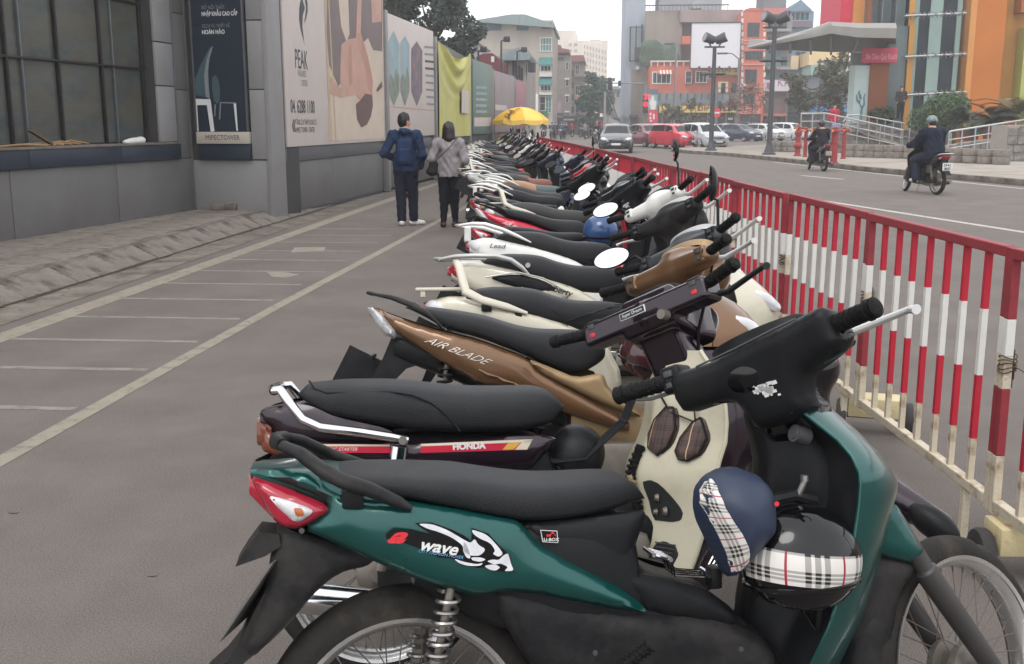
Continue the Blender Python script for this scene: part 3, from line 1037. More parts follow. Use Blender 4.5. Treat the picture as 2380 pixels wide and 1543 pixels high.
q=[b.P(*ZA(*p))for p in[(225,560),(290,528),(385,522),(475,600),(478,760),(225,760)]]
obj('wall',MB().prism([(x,z)for x,z in q],0,5),MAR,b.t,smooth=0)
b.box('sign',*R(ZA,372,556,402,612),WHITE,out=.1,depth=0)
b=Bld('villa','small house with mauve hipped roof beside the tall tree',80,'house')
b.box('wall',*R(ZA,25,415,245,720),wallmat('villa_wall',(160,156,158)),ground=True,depth=8)
q=[b.P(*ZA(*p))for p in[(5,425),(40,372),(150,360),(258,425),(258,436),(5,436)]]
obj('roof',MB().prism(q,-.6,8.5),mat('mauve_roof',(128,104,112),.8,var=.2,scale=2),b.t,smooth=0)
b.win(*R(ZA,120,440,140,510));b.win(*R(ZA,170,440,195,510))
b=Bld('flat_block','plain grey flat roofed block behind the mauve roof',130)
b.box('wall',*R(ZA,60,345,265,700),wallmat('flat_wall',(170,166,168)),ground=True,depth=8)
b.box('parapet',*R(ZA,55,340,268,352),WHITE,out=.2,depth=8)
b=Bld('brick_house','weathered brown house with red lean-to roof on its terrace',150,'house')
BRN=wallmat('brown_wall',(132,124,118))
b.box('wall',*R(ZA,968,545,1140,1240),BRN,ground=True,depth=14)
q=[b.P(*ZA(*p))for p in[(966,508),(975,448),(1055,445),(1062,475),(1140,490),(1142,520),(966,520)]]
obj('roof',MB().prism(q,-.6,8),ROOFR,b.t,smooth=0)
for k in range(3):
 b.win(*R(ZA,1102,610+k*160,1132,690+k*160),GLASSD,WHITE,1,2)
 b.box('ledge',*R(ZA,1095,770+k*160,1140,785+k*160),WHITE,out=.5,depth=0)
b.win(*R(ZA,985,560,1085,595),GLASSD,INK,3,1)
b.box('shop_front',*R(ZA,968,1000,1060,1110),mat('pinkish_shop',(158,132,140),.7,var=.2,scale=1),out=.2,depth=0)
b=Bld('corner_house','narrow brown corner house with red gable and stacked balconies',165,'house')
b.box('wall',*R(ZA,1140,600,1288,1240),wallmat('corner_wall',(142,132,124)),ground=True,depth=14)
q=[b.P(*ZA(*p))for p in[(1130,612),(1135,548),(1280,545),(1306,628),(1290,600),(1240,612)]]
obj('roof',MB().prism(q,-.8,9),ROOFR,b.t,smooth=0)
for k,y in enumerate((640,840,960,1060)):
 b.win(*R(ZA,1198,y,1238,y+95),GLASSD,WHITE,2,2)
 b.box('balcony',*R(ZA,1195+10*k,y+100,1285,y+118),WHITE if k%2 else BRN,out=1.0,depth=0)
for k in range(4):
 b.win(*R(ZA,1148,690+120*k,1180,750+120*k),GLASSD,INK,1,1)
b.box('sign',*R(ZA,1198,945,1255,990),mat('sign_orange',(196,130,112),.6),out=1.1,depth=-1)
b=Bld('hotel','long white hotel with rows of small windows',300)
HOT=wallmat('hotel_wall',(214,200,186))
b.box('wall',*R(ZA,1125,400,1512,1150),HOT,ground=True,depth=30)
b.box('tower',*R(ZA,975,300,1200,1150),HOT,out=-.5,ground=True,depth=30)
b.box('roof_sign',*R(ZA,1345,380,1445,425),mat('roof_sign',(150,148,150),.6),out=-4,depth=6)
PANEH=mat('hotel_pane',(132,128,128),.3,var=.1)
hp=[b.P(*ZA(1290+31*k,440+9*k))for k in range(8)]
for k in range(8):
 for j in range(7):
  y=440+k*8+j*62
  b.win(*R(ZA,1282+29*k,y,1297+29*k,y+40),PANEH,HOT,1,1)
for j in range(5):
 for x in(1130,1185):
  b.win(*R(ZA,x,425+60*j,x+36,458+60*j),PANEH,HOT,1,1)
b=Bld('far_house','far small house with hipped grey roof at the street end',190,'house')
b.box('wall',*R(ZA,1470,870,1650,1240),wallmat('far_wall',(150,146,146)),ground=True,depth=10)
q=[b.P(*ZA(*p))for p in[(1462,880),(1500,850),(1620,850),(1655,880)]]
obj('roof',MB().prism(q,-1,9),mat('grey_roof',(128,130,132),.8),b.t,smooth=0)
b.box('attic',*R(ZA,1478,785,1560,850),wallmat('attic_wall',(140,138,140)),out=-2,depth=6)
b.box('attic_roof',*R(ZA,1465,765,1590,785),IRON,out=-1,depth=8)
for k in range(3):
 b.win(*R(ZA,1500+50*k,900,1535+50*k,960),GLASSD,WHITE,2,1)
b=Bld('shop_row','dark row of shop fronts along the far left of the street',140,'shops')
for k,(x0,x1,y0)in enumerate(((715,850,1120),(850,960,1140),(960,1080,1110),(1080,1190,1140),(1190,1330,1130),(1330,1480,1150))):
 b.box('shop_front',*R(ZA,x0+2,y0,x1-2,1262),SHOP if k%2 else mat('shop_brown',(74,66,66),.7,var=.3,scale=1),ground=True,depth=5)
 b.box('awning',*R(ZA,x0+4,y0+28,x1-4,y0+45),mat('shop_awning%d'%k,[(90,96,100),(128,84,80),(110,120,118),(150,146,140),(92,80,84),(84,100,96)][k],.7),out=1.0,depth=0)
b=Bld('grey_tower','tall plain blue grey tower with empty sign frame',128)
b.box('wall',*R(ZB,130,-260,312,1170),wallmat('tower_wall',(152,160,170)),ground=True,depth=20)
b.box('wall_return',*R(ZB,190,640,300,1120),wallmat('tower_base',(140,130,122)),out=.15,ground=True,depth=0)
fr=MB()
for(x0,y0,x1,y1)in((178,250,184,572),(284,230,290,600),(178,250,290,258),(178,560,240,568),(232,240,236,570)):
 p0,p1=b.P(*ZB(x0,y0)),b.P(*ZB(x1,y1))
 fr.box((p0[0],-.6,p1[1]),(p1[0],-.4,p0[1]))
obj('sign_frame',fr,IRON,b.t,smooth=0)
b.box('cooling_unit',*R(ZB,222,440,268,555),IRON,out=.7,depth=0)
b.box('cooling_unit',*R(ZB,235,615,262,645),WHITE,out=.7,depth=0)
b.box('door_canopy',*R(ZB,170,1060,255,1080),IRON,out=1.2,depth=0)
b=Bld('concrete_block','tall weathered grey brown block behind the coral shops',127)
b.box('wall',*R(ZB,312,100,650,1170),wallmat('block_wall',(142,132,124)),ground=True,depth=16)
b.box('wall_upper',*R(ZB,470,-200,1080,190),wallmat('upper_wall',(152,154,160)),out=-6,depth=14)
b.box('slab',*R(ZB,640,98,1215,205),wallmat('slab_wall',(146,132,130)),out=.6,depth=14)
b.box('wall',*R(ZB,640,205,1215,1170),wallmat('recess_wall',(110,102,102)),out=-1,ground=True,depth=12)
b.box('balcony_front',*R(ZB,650,340,740,415),wallmat('coral_wall',(190,110,92),(170,96,82)),out=1.2,depth=0)
rail=MB()
for k in range(22):
 p0,p1=b.P(*ZB(320+36*k,52)),b.P(*ZB(322+36*k,100))
 rail.box((p0[0],-.5,p1[1]),(p0[0]+.05,-.45,p0[1]))
p0,p1=b.P(*ZB(318,50)),b.P(*ZB(1090,54))
rail.box((p0[0],-.52,p1[1]),(p1[0],-.44,p0[1]))
obj('roof_railing',rail,IRON,b.t,smooth=0)
b.box('water_tank',*R(ZB,765,0,865,60),mat('tank_steel',(150,152,154),.35,metal=.6),out=-2,depth=5)
b.box('glass_balcony',*R(ZB,372,412,640,560),mat('green_glass',(104,122,116),.2,var=.3,scale=.5),out=.5,depth=0)
for x in(405,560):
 q=b.P(*ZB(x,500))
 pts=[ell((q[0]+random.uniform(-1,1),-1.0+random.uniform(-.2,.2),q[1]+random.uniform(-1,1)),(.9,.4,.9))for _ in range(7)]
 obj('balcony_plants',solid(MB(),blend(pts,.2),(q[0]-3,-1.8,q[1]-3),(q[0]+3,-.3,q[1]+3),.3),mat('dull_leaves',(70,88,74),.8,var=.4,scale=3),b.t)
CORAL=MATS['coral_wall']
b=Bld('coral_shops','low coral shop building with white balustrade and yellow shop signs',122,'shops')
b.box('wall',*R(ZB,362,612,740,860),CORAL,depth=6)
b.box('wall',*R(ZB,740,636,1192,860),CORAL,out=-.4,depth=5)
for k in range(6):
 b.box('baluster_panel',*R(ZB,372+k*60,565,380+k*60,612),WHITE,out=.1,depth=.3)
b.box('baluster_rail',*R(ZB,370,560,736,570),WHITE,out=.12,depth=.3)
b.box('parapet',*R(ZB,372,572,736,610),CORAL,out=-.2,depth=.3)
b.win(*R(ZB,385,660,558,775),GLASSD,WHITE,4,1)
p0,p1=b.P(*ZB(440,645)),b.P(*ZB(560,682))
for k in range(8):
 w=(p1[0]-p0[0])/8
 obj('awning_strip',MB().prism([(-.05,p0[1]),(-1.0,p1[1]),(-1.0,p1[1]-.08),(-.05,p0[1]-.12)],p0[0]+w*k,p0[0]+w*(k+.96),ax='x'),WHITE if k%2 else CORAL,b.t,smooth=0)
b.win(*R(ZB,690,655,745,770),GLASSD,WHITE,1,2,out=.5)
b.win(*R(ZB,785,655,890,765),GLASSD,WHITE,3,1)
b.win(*R(ZB,905,690,935,725),GLASSD,WHITE,1,1)
b.box('glass_band',*R(ZB,440,858,1190,935),mat('shop_glass_band',(110,116,118),.25,var=.3,scale=.4),out=.3,depth=4)
for k in range(12):
 x=450+k*64
 b.box('glass_post',*R(ZB,x,860,x+8,934),IRON,out=.4,depth=0)
b.box('canopy_band',*R(ZB,438,925,1192,975),mat('band_slate',(100,110,116),.6,var=.12),out=.9,depth=3)
YSIGN=mat('sign_yellow',(196,176,96),.6,var=.06)
for(x0,x1,tx)in((446,775,'GIA DUY - BIA HƠI'),(782,1000,'BIA HƠI'),(1006,1186,'HẢI SẢN')):
 b.box('sign',*R(ZB,x0,978,x1,1038),YSIGN,out=1.05,depth=-.9)
 b.text(tx,*ZB(x0+14,1022),1.25,mat('sign_brown',(120,72,50),.6),1.07,sx=.9,bold=.02)
b.box('sign',*R(ZB,972,632,1190,690),YSIGN,out=.35,depth=0)
b.text('HẢI SẢN BIA HƠI',*ZB(985,668),.9,mat('sign_brown',(120,72,50),.6),.37)
b.box('sign',*R(ZB,990,755,1080,850),mat('sign_pale',(212,188,150),.6),out=.5,depth=0)
b.box('shop_front',*R(ZB,440,1040,1190,1172),SHOP,ground=True,depth=3)
for k in range(9):
 x=470+84*k
 b.box('shop_pillar',*R(ZB,x,1042,x+14,1172),wallmat('shop_pillar',(128,122,118)),out=.12,ground=True,depth=0)
 b.box('shop_shelf',*R(ZB,x+26,1075+10*(k%3),x+70,1095+10*(k%3)),WHITE if k%2 else ROOFR,out=.1,depth=0)
bb=Bld('white_billboard','big blank white billboard above the coral shops',120.5,'billboard')
bb.box('panel',*R(ZB,742,212,1198,628),mat('billboard_white',(206,204,208),.6,var=.03),depth=.25)
for k in range(5):
 x=810+92*k
 bb.box('lamp',*R(ZB,x,612,x+14,634),IRON,out=.6,depth=.1)
for(x0,y0,x1,y1)in((740,205,744,632),(1196,205,1202,632),(740,205,1202,211),(740,626,1202,632)):
 bb.box('frame',*R(ZB,x0,y0,x1,y1),IRON,out=.08,depth=.35)
b=Bld('coral_tower','narrow coral town house with white corners and arched top',121,'house')
b.box('wall',*R(ZB,1205,100,1428,1060),CORAL,ground=True,depth=12)
q=[b.P(*ZB(*p))for p in[(1225,105),(1245,85),(1290,72),(1340,72),(1390,85),(1420,105)]]
obj('arched_top',MB().prism(q,0,.6),CORAL,b.t,smooth=0)
for k in range(14):
 y=110+62*k
 for x in(1206,1410):
  b.box('quoin',*R(ZB,x,y,x+14+6*(k%2),y+40),WHITE,out=.08,depth=0)
for y in(370,395,590,800):
 b.box('string_course',*R(ZB,1205,y,1428,y+10),wallmat('coral_pale',(212,150,132)),out=.15,depth=0)
b.win(*R(ZB,1265,210,1370,340),GLASSD,INK,2,2)
b.win(*R(ZB,1245,470,1400,550),GLASSD,INK,5,1)
b.win(*R(ZB,1240,640,1345,770),GLASSD,INK,2,2)
b.win(*R(ZB,1225,860,1330,960),GLASSD,INK,2,1)
b.box('cooling_unit',*R(ZB,1195,770,1240,805),WHITE,out=.8,depth=0)
b.box('sign',*R(ZB,1190,995,1380,1050),mat('sign_coral',(206,120,112),.6),out=.4,depth=0)
b.box('shop_front',*R(ZB,1190,1052,1380,1172),SHOP,out=.2,ground=True,depth=0)
b=Bld('grey_house','grey town house with long balcony bands beside coral tower',123,'house')
b.box('wall',*R(ZB,1428,150,1655,1170),wallmat('grey_house_wall',(132,130,134)),ground=True,depth=10)
b.box('wall',*R(ZB,1440,-200,1650,60),wallmat('grey_top',(118,122,128)),out=-2,depth=8)
b.box('parapet',*R(ZB,1430,65,1650,122),wallmat('pink_parapet',(186,116,112)),out=-1,depth=6)
b.box('wall',*R(ZB,1430,122,1650,160),SHOP,out=-1.2,depth=6)
for k,y in enumerate((170,330,520)):
 b.win(*R(ZB,1445,y,1630,y+95),GLASSD,MULL2,6,1)
 b.box('balcony',*R(ZB,1430,y+100,1650,y+125),wallmat('balcony_grey',(146,148,150)),out=.9,depth=0)
b.win(*R(ZB,1420,470,1560,725),GLASST,MULL2,4,3,out=.1)
b.box('sign',*R(ZB,1400,740,1850,842),mat('sign_pinkwhite',(212,200,204),.6,var=.05),out=1.1,depth=-.95)
b.text('KHÁCH SẠN HÀ NỘI',*ZB(1520,800),1.25,mat('sign_mauve',(140,110,140),.6),1.13,sx=.9)
b.box('sign_logo',*R(ZB,1425,765,1480,815),mat('sign_mauve',(140,110,140)),out=1.12,depth=-1.1)
b.box('shop_front',*R(ZB,1385,1045,1610,1072),CORAL,out=1.1,depth=0)
b.box('shop_front',*R(ZB,1400,850,1610,1040),mat('brownish_shop',(112,92,90),.7,var=.35,scale=.8),out=.3,depth=0)
for k in range(5):
 b.box('shop_pillar',*R(ZB,1400+48*k,1075,1412+48*k,1172),IRON,out=.5,ground=True,depth=0)
b=Bld('blue_house','narrow pale blue town house with pointed gable',124,'house')
BLU=wallmat('blue_wall',(124,152,172))
b.box('wall',*R(ZB,1650,105,1848,1170),BLU,ground=True,depth=10)
q=[b.P(*ZB(*p))for p in[(1640,95),(1750,0),(1855,95),(1850,108),(1645,108)]]
obj('gable',MB().prism(q,-.3,9),mat('blue_grey_roof',(104,126,142),.7),b.t,smooth=0)
b.win(*R(ZB,1660,108,1835,195),GLASSD,BLU,4,1)
b.box('balcony',*R(ZB,1650,200,1848,255),wallmat('mauve_balcony',(120,106,116)),out=.7,depth=0)
b.win(*R(ZB,1662,300,1830,400),GLASSD,BLU,4,2)
b.win(*R(ZB,1700,470,1800,630),GLASSD,BLU,2,2)
b.box('sign',*R(ZB,1645,520,1715,645),mat('sign_pale',(212,188,150)),out=1.2,depth=-1)
b.box('balcony',*R(ZB,1620,655,1835,725),wallmat('dark_balcony',(84,92,102)),out=1.4,depth=0)
b.box('shop_front',*R(ZB,1612,905,1795,985),GLASSD,out=.2,depth=0)
b.box('shop_sign',*R(ZB,1600,850,1800,900),wallmat('grey_sign',(120,126,130)),out=.6,depth=0)
b.box('railing_band',*R(ZB,1605,990,1795,1040),IRON,out=.6,depth=0)
b.box('sign',*R(ZB,1735,955,1790,1045),mat('sign_pale',(212,188,150)),out=.9,depth=-.7)
b.box('column',*R(ZB,1796,840,1848,1060),CORAL,out=.5,depth=0)
b.box('shop_front',*R(ZB,1610,1072,1848,1172),SHOP,out=.25,ground=True,depth=0)
b=Bld('cream_shop','cream building with pale teal sign band by the canopy',118,'shop')
b.box('wall',*R(ZB,1830,478,2200,600),wallmat('cream_wall',(222,196,150)),depth=10)
for x in(1965,2165):
 b.win(*R(ZB,x,565,x+55,598),GLASSD,INK,2,1)
b.box('sign_band',*R(ZB,1838,600,2210,692),wallmat('teal_band',(152,184,176)),out=.6,depth=9)
b.text('topcare',*ZB(1888,655),2.3,INK,.62,bold=.03)
b.box('shop_glass',*R(ZB,1842,692,2205,980),mat('shop_glass_grey',(104,116,120),.25,var=.3,scale=.3),depth=8)
for k in range(6):
 b.box('mullion',*R(ZB,1850+62*k,694,1856+62*k,980),MULL2,out=.12,depth=0)
b.box('blue_band',*R(ZB,1838,982,2210,1032),mat('blue_band',(62,116,160),.6,var=.1),out=.3,depth=8)
b.box('shop_front',*R(ZB,1842,1034,2205,1172),SHOP,ground=True,depth=8)
def leaf_mesh(rng,centres,n,size,m,flat=.6):
 """many small leaf faces scattered through clumps"""
 C=np.array([c[:3]for c in centres]);Rr=np.array([c[3]for c in centres])
 w=Rr**2.2
 k=rng.choice(len(C),n,p=w/w.sum())
 d=rng.normal(size=(n,3));d/=np.linalg.norm(d,axis=1)[:,None]
 rad=Rr[k]*rng.random(n)**.42
 p=C[k]+d*rad[:,None]*np.array([1,1,.8])
 a=rng.normal(size=(n,3));a[:,2]*=flat;a/=np.linalg.norm(a,axis=1)[:,None]
 q=np.cross(a,rng.normal(size=(n,3)));q/=np.linalg.norm(q,axis=1)[:,None]
 s=size*(.6+.8*rng.random(n))[:,None]
 V=np.empty((n,4,3))
 V[:,0]=p-a*s;V[:,1]=p+q*s*.45;V[:,2]=p+a*s;V[:,3]=p-q*s*.45
 mb=MB()
 mb.v=[tuple(v)for v in V.reshape(-1,3)]
 mb.f=[(4*i,4*i+1,4*i+2,4*i+3)for i in range(n)]
 mb.m=[0]*n
 return mb
def tree(name,label,loc,trunk_h,r,crown_c,crown_r,n,leaf,cols,group=None,seed=1,nl=9,clump=.34):
 rng=np.random.default_rng(seed)
 rnd=random.Random(seed)
 t=thing(name,label,'tree',loc,group=group)
 mb=MB()
 cc,cr=Vector(crown_c),Vector(crown_r)
 top=Vector((cc.x*.6,cc.y*.6,cc.z+cr.z*.2))
 mb.tube([(0,0,0),(top.x*.2,top.y*.2,trunk_h*.5),(top.x*.5,top.y*.5,trunk_h),top],[r,r*.8,r*.62,r*.2],9)
 cl=[]
 for i in range(nl):
  d=Vector((rnd.gauss(0,1),rnd.gauss(0,1),rnd.gauss(.1,.8))).normalized()
  e=cc+Vector((d.x*cr.x,d.y*cr.y,d.z*cr.z))*rnd.uniform(.55,.85)
  s=Vector((top.x*.5,top.y*.5,trunk_h)).lerp(top,rnd.random()*.8)
  mid=s.lerp(e,.5)+Vector((0,0,-.05*cr.z))
  mb.tube([s,mid,e],[r*.4,r*.25,r*.08],6)
  R0=min(cr)*clump*rnd.uniform(.8,1.3)
  cl.append((e.x,e.y,e.z,R0))
  for _ in range(3):
   d2=Vector((rnd.gauss(0,1),rnd.gauss(0,1),rnd.gauss(0,.8))).normalized()*R0*1.25
   f=e+d2
   cl.append((f.x,f.y,f.z,R0*rnd.uniform(.35,.75)))
   mb.tube([mid.lerp(e,.7),f],[r*.12,r*.04],5)
 obj('trunk',mb,mat('bark',(86,76,68),.9,var=.3,scale=6,bump=.6),t)
 per=n//len(cols)
 cro=None
 for i,c in enumerate(cols):
  m=mat('leaf_%d_%d_%d'%c,c,.6,var=.35,scale=1.7,spec=.3)
  o=obj('crown',leaf_mesh(rng,cl,per,leaf,m),m,t,smooth=0)
  o['kind']='stuff'
 return t
p=at(1000,60,52)
tree('tree','tall dark leafy tree standing behind the hoarding',(p.x,52,0),4.2,.22,(0.0,0,p.z-.3),(2.6,2.3,2.7),9500,.14,[(62,74,66),(80,92,80),(48,58,54)],seed=4,nl=20,clump=.25)
p=at(930,-20,50)
tree('tree','dark tree whose low branches dip behind the hoarding top',(p.x-.3,50,0),4.6,.2,(0,0,p.z+.5),(1.6,1.6,1.7),3800,.14,[(52,64,56),(66,80,66)],seed=9,nl=11)
for i,(px_1,py,Y,rx,rz,lab)in enumerate(((1376,222,125,1.5,2.7,'dark green street tree before the white hotel'),(1366,258,105,1.0,1.9,'low bushy street tree at the left of the street end'),(1392,225,150,1.7,3.4,'green street tree farther along the street end'))):
 p=at(px_1,py,Y)
 tree('tree',lab,(p.x,Y,0),max(1.6,p.z-rz),.2,(0,0,p.z),(rx,rx,rz),3600,.2,[(58,84,76),(74,98,84)],seed=20+i,nl=12)
p=at(*ZB(1930,800),80)
tree('tree','sparse olive tree in front of the cream shop',(p.x,80,0),2.2,.14,(0,0,p.z),(2.9,2.2,2.3),4200,.17,[(98,100,82),(80,82,68)],seed=31,nl=14)
p=at(*ZB(740,1045),100)
tree('tree','thin low olive tree in front of the yellow signs',(p.x,100,0),1.6,.1,(0,0,p.z),(2.8,1.6,1.2),1800,.16,[(104,100,80),(92,90,74)],seed=33)
p=at(*ZB(1310,930),100)
tree('tree','nearly bare brown tree before the coral tower',(p.x,100,0),2.0,.1,(0,0,p.z),(2.7,1.8,2.0),900,.14,[(112,86,78)],seed=35,nl=16)
tr=thing('tree_belt','hazy belt of trees closing the far end of the street','trees',(0,420,0))
rng=np.random.default_rng(77)
m=mat('far_leaves',(70,88,84),.8,var=.3,scale=.3)
obj('crown',leaf_mesh(rng,[(x,random.uniform(-4,4),random.uniform(4,8),random.uniform(3,5))for x in range(-40,60,4)],9000,.9,m),m,tr,smooth=0,kind='stuff')
# RIGHT: SHOPPING CENTRE, RAMP, PLANTERS
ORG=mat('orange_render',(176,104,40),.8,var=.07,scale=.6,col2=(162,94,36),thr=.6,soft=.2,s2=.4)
ORGL=mat('orange_pale_lit',(192,132,72),.8,var=.07,scale=.6)
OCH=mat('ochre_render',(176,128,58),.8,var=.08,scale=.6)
RUSTB=mat('rust_brown_column',(128,74,44),.7,var=.1,scale=1)
PGL=mat('pale_green_glass',(136,158,152),.2,var=.12,scale=.5,spec=.3)
DGL=mat('dark_glass',(42,50,58),.2,var=.35,scale=.6,spec=.15)
GGL=mat('grey_glass',(100,112,114),.15,var=.25,scale=.35,spec=.3)
REDP=mat('red_panel',(186,40,66),.6,var=.06)
STEEL=mat('brushed_steel',(178,180,182),.28,metal=.9,var=.08,scale=12)
b=Bld('shopping_centre','orange shopping centre front with glass bay and wing canopy',56)
YC=56
b.box('column',*R(ZR,1645,-200,1862,860),ORG,ground=True,depth=12)
b.box('column_return',*R(ZR,1600,-200,1645,860),ORGL,out=.02,ground=True,depth=12)  # paler orange paints the lit left side of the column
b.box('wall',*R(ZR,1862,-200,2600,860),OCH,out=-1.2,ground=True,depth=10)
b.box('column_panel',*R(ZR,2005,200,2120,860),mat('lime_glass',(150,158,84),.2,var=.1),out=-1.0,ground=True,depth=0)
b.box('recess',*R(ZR,2004,-100,2120,90),mat('orange_shade',(150,92,40),.8),out=-1.0,depth=0)  # darker orange on a solid box paints the shade of a recess
b.box('back_wall',*R(ZR,1190,-200,1602,880),DGL,out=-1.5,ground=True,depth=8)
for(x0,x1,m)in((1190,1250,PGL),(1252,1330,DGL),(1332,1424,PGL),(1426,1528,DGL),(1530,1566,PGL)):
 b.box('glass_strip',*R(ZR,x0,-200,x1,880),m,out=-.6 if m is PGL else-.7,ground=True,depth=.7 if m is PGL else .8)
for y in(-190,110,410,690):
 p0,p1=b.P(*ZR(1130,y+12)),b.P(*ZR(1590,y-12))
 rd=obj('glass_rod',MB().tube([(p0[0],-.3,p0[1]),(p1[0],-.1,p1[1])],.06,8),STEEL,b.t)
 for k in range(7):
  q=p0[0]+(p1[0]-p0[0])*(.08+.14*k)
  zq=p0[1]+(p1[1]-p0[1])*(.08+.14*k)
  mbx=MB()
  for sx in(-1,1):
   for sz in(-1,1):
    mbx.bar((q,-.32,zq),(q+.14*sx,-.1,zq+.14*sz),.035)
  obj('glass_clamp',mbx,STEEL,rd)
b.box('thin_column',*R(ZR,1150,190,1192,890),OCH,ground=True,out=.1,depth=0)
b.box('thin_column_top',*R(ZR,1170,-200,1212,190),OCH,out=.1,depth=0)
b.box('upper_glass',*R(ZR,872,-200,1170,188),GGL,out=-.6,depth=6)
for x in(960,1060):
 b.box('mullion',*R(ZR,x,-200,x+5,188),MULL2,out=-.5,depth=-.4)
b.box('red_block',*R(ZR,700,-200,790,182),REDP,out=-1.0,depth=6)
b.box('orange_block',*R(ZR,790,-200,872,186),ORGL,out=-.8,depth=6)
b.box('brown_edge',*R(ZR,872,-200,898,186),RUSTB,out=-.5,depth=0)
b.box('lobby_glass',*R(ZR,1000,190,1150,880),GGL,ground=True,out=-.3,depth=.1)
b.box('column',*R(ZR,856,470,992,850),RUSTB,ground=True,out=.6,depth=1.4)
b.box('pale_wall',*R(ZR,750,486,856,890),mat('pale_blue_wall',(186,202,200),.7,var=.06),ground=True,out=.5,depth=.8)
INKB=mat('ink_blue',(96,128,140),.7)
mbt=MB()
for pts in([(800,880),(806,800),(790,760),(800,700)],[(806,800),(825,770),(822,720),(832,690)],[(790,760),(772,740),(768,700)],[(800,730),(786,690),(790,670)]):
 mbt.tube([(b.P(*ZR(*p))[0],-.515,b.P(*ZR(*p))[1])for p in pts],[.06,.045,.03,.015][:len(pts)],6)
obj('tree_drawing',mbt,INKB,b.t)
p0,p1=b.P(*ZR(800,385)),b.P(*ZR(1046,470))
obj('sign',MB().box((p0[0],-.9,p1[1]),(p1[0],-.7,p0[1]+.15),.02),mat('sign_red',(186,60,86),.6,var=.05),b.t)
b.text('Xin Chào Quý Khách',*ZR(818,446),.40,mat('sign_pink',(222,170,180),.6),.915,sx=.44)
b.box('lintel',*R(ZR,760,385,1150,480),mat('lintel_grey',(138,140,138),.7),out=-.2,depth=.6)
fp=lambda x,y,Y:at(*ZR(x,y),Y)
lip=[fp(-10,352,57.6),fp(150,318,56.4),fp(300,284,55.2),fp(450,250,54),fp(600,208,52.8),fp(800,228,52.2),fp(1078,232,52)]
thk=[.1,.2,.3,.42,.55,.66,.7]
far=[fp(0,358,58.2),fp(150,366,61),fp(300,372,63),fp(450,380,64),fp(600,384,65),fp(750,386,65),fp(1078,386,65)]
mb=MB()
rows=[]
for a,t_,f in zip(lip,thk,far):
 up,dn=a+Vector((0,.1,t_*.55)),a+Vector((0,0,-t_*.45))
 rows.append([f+Vector((0,0,.5)),up+Vector((0,.6,.05)),up,a+Vector((0,-.08,t_*.2)),dn])
mb.shell([[q-Vector((0,YC,0))for q in r]for r in rows])
obj('canopy',mb,mat('canopy_fascia',(138,136,132),.5,var=.1,scale=1.2),b.t)
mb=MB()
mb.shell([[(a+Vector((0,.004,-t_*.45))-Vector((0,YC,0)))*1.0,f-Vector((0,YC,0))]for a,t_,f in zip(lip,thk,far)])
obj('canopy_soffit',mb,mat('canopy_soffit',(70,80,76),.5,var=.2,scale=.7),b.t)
for k in range(1,6):
 q0,q1=lip[k],far[k]
 obj('canopy_rib',MB().bar(q0 .lerp(q1,.05)+Vector((0,-YC,-thk[k]*.45-.08)),q1+Vector((0,-YC,-.08)),.12,.2),MULL2,b.t)
STONE=mat('stone_wall',(128,124,120),.9,var=.25,scale=3,bump=.9,bscale=7,col2=(96,92,90),thr=.52,s2=4)
RAMP=mat('ramp_concrete',(146,138,130),.85,var=.1,scale=2)
def wallpoly(name,label,pts,Y,d,m=STONE,rows=3,cap=True,cat='wall'):
 """low stone wall: solid core faced with single blocks"""
 t=thing(name,label,cat,(0,Y,0))
 q=[(at(*ZR(*p),Y).x,at(*ZR(*p),Y).z)for p in pts]
 x0,x1=q[0][0],q[-1][0]
 prof=[(x0,0)]+q+[(x1,0)]
 obj('core',MB().prism(prof,0,d),RAMP,t,smooth=0)
 hs=lambda x:np.interp(x,[a for a,_ in q],[c for _,c in q])
 n=0
 hh=.3
 z=.14
 while z<max(c for _,c in q)and n<220:
  x=x0+random.uniform(-.3,0)
  while x<x1 and n<220:
   w=random.uniform(.38,.62)
   a,c=max(x,x0),min(x+w,x1)
   top=min(z+hh,float(hs((a+c)/2)))
   if c-a>.1 and top-z>.08:
    obj('stone',MB().box((a+.012,-.05+random.uniform(-.02,.02),z+.01),(c-.012,.0,top-.01),.012),STONE,t,smooth=0)
    n+=1
   x+=w
  z+=hh
 return t
wallpoly('ramp_wall','grey stone wall carrying the sloping ramp and its steel rail',[(455,1000),(560,940),(700,945),(900,1000),(1130,1080),(1250,1085)],50,.5)
wallpoly('terrace_wall','grey stone wall of the upper terrace behind the ramp',[(750,905),(1000,925),(1240,968),(1480,985)],53.5,.6)
wallpoly('steps_wall','grey stone wall rising beside the planters at right',[(1455,1075),(1600,1050),(1750,1030),(1905,1010)],46,.5)
wallpoly('stone_pillar','square grey stone pillar at the right end of the wall',[(1905,925),(2100,922)],39.5,1.6,cat='pillar')
ramp=obj('ramp_slab',MB().prism([(at(*ZR(760,960),49.9).x,at(*ZR(760,960),49.9).z),(at(*ZR(1130,1062),49.9).x,at(*ZR(1130,1062),49.9).z),(at(*ZR(1130,1092),49.9).x,at(*ZR(1130,1092),49.9).z),(at(*ZR(900,1012),49.9).x,at(*ZR(900,1012),49.9).z)],49.75,49.94),RAMP)
ramp['label']='pale concrete ramp slab sloping along the grey stone wall';ramp['category']='ramp'
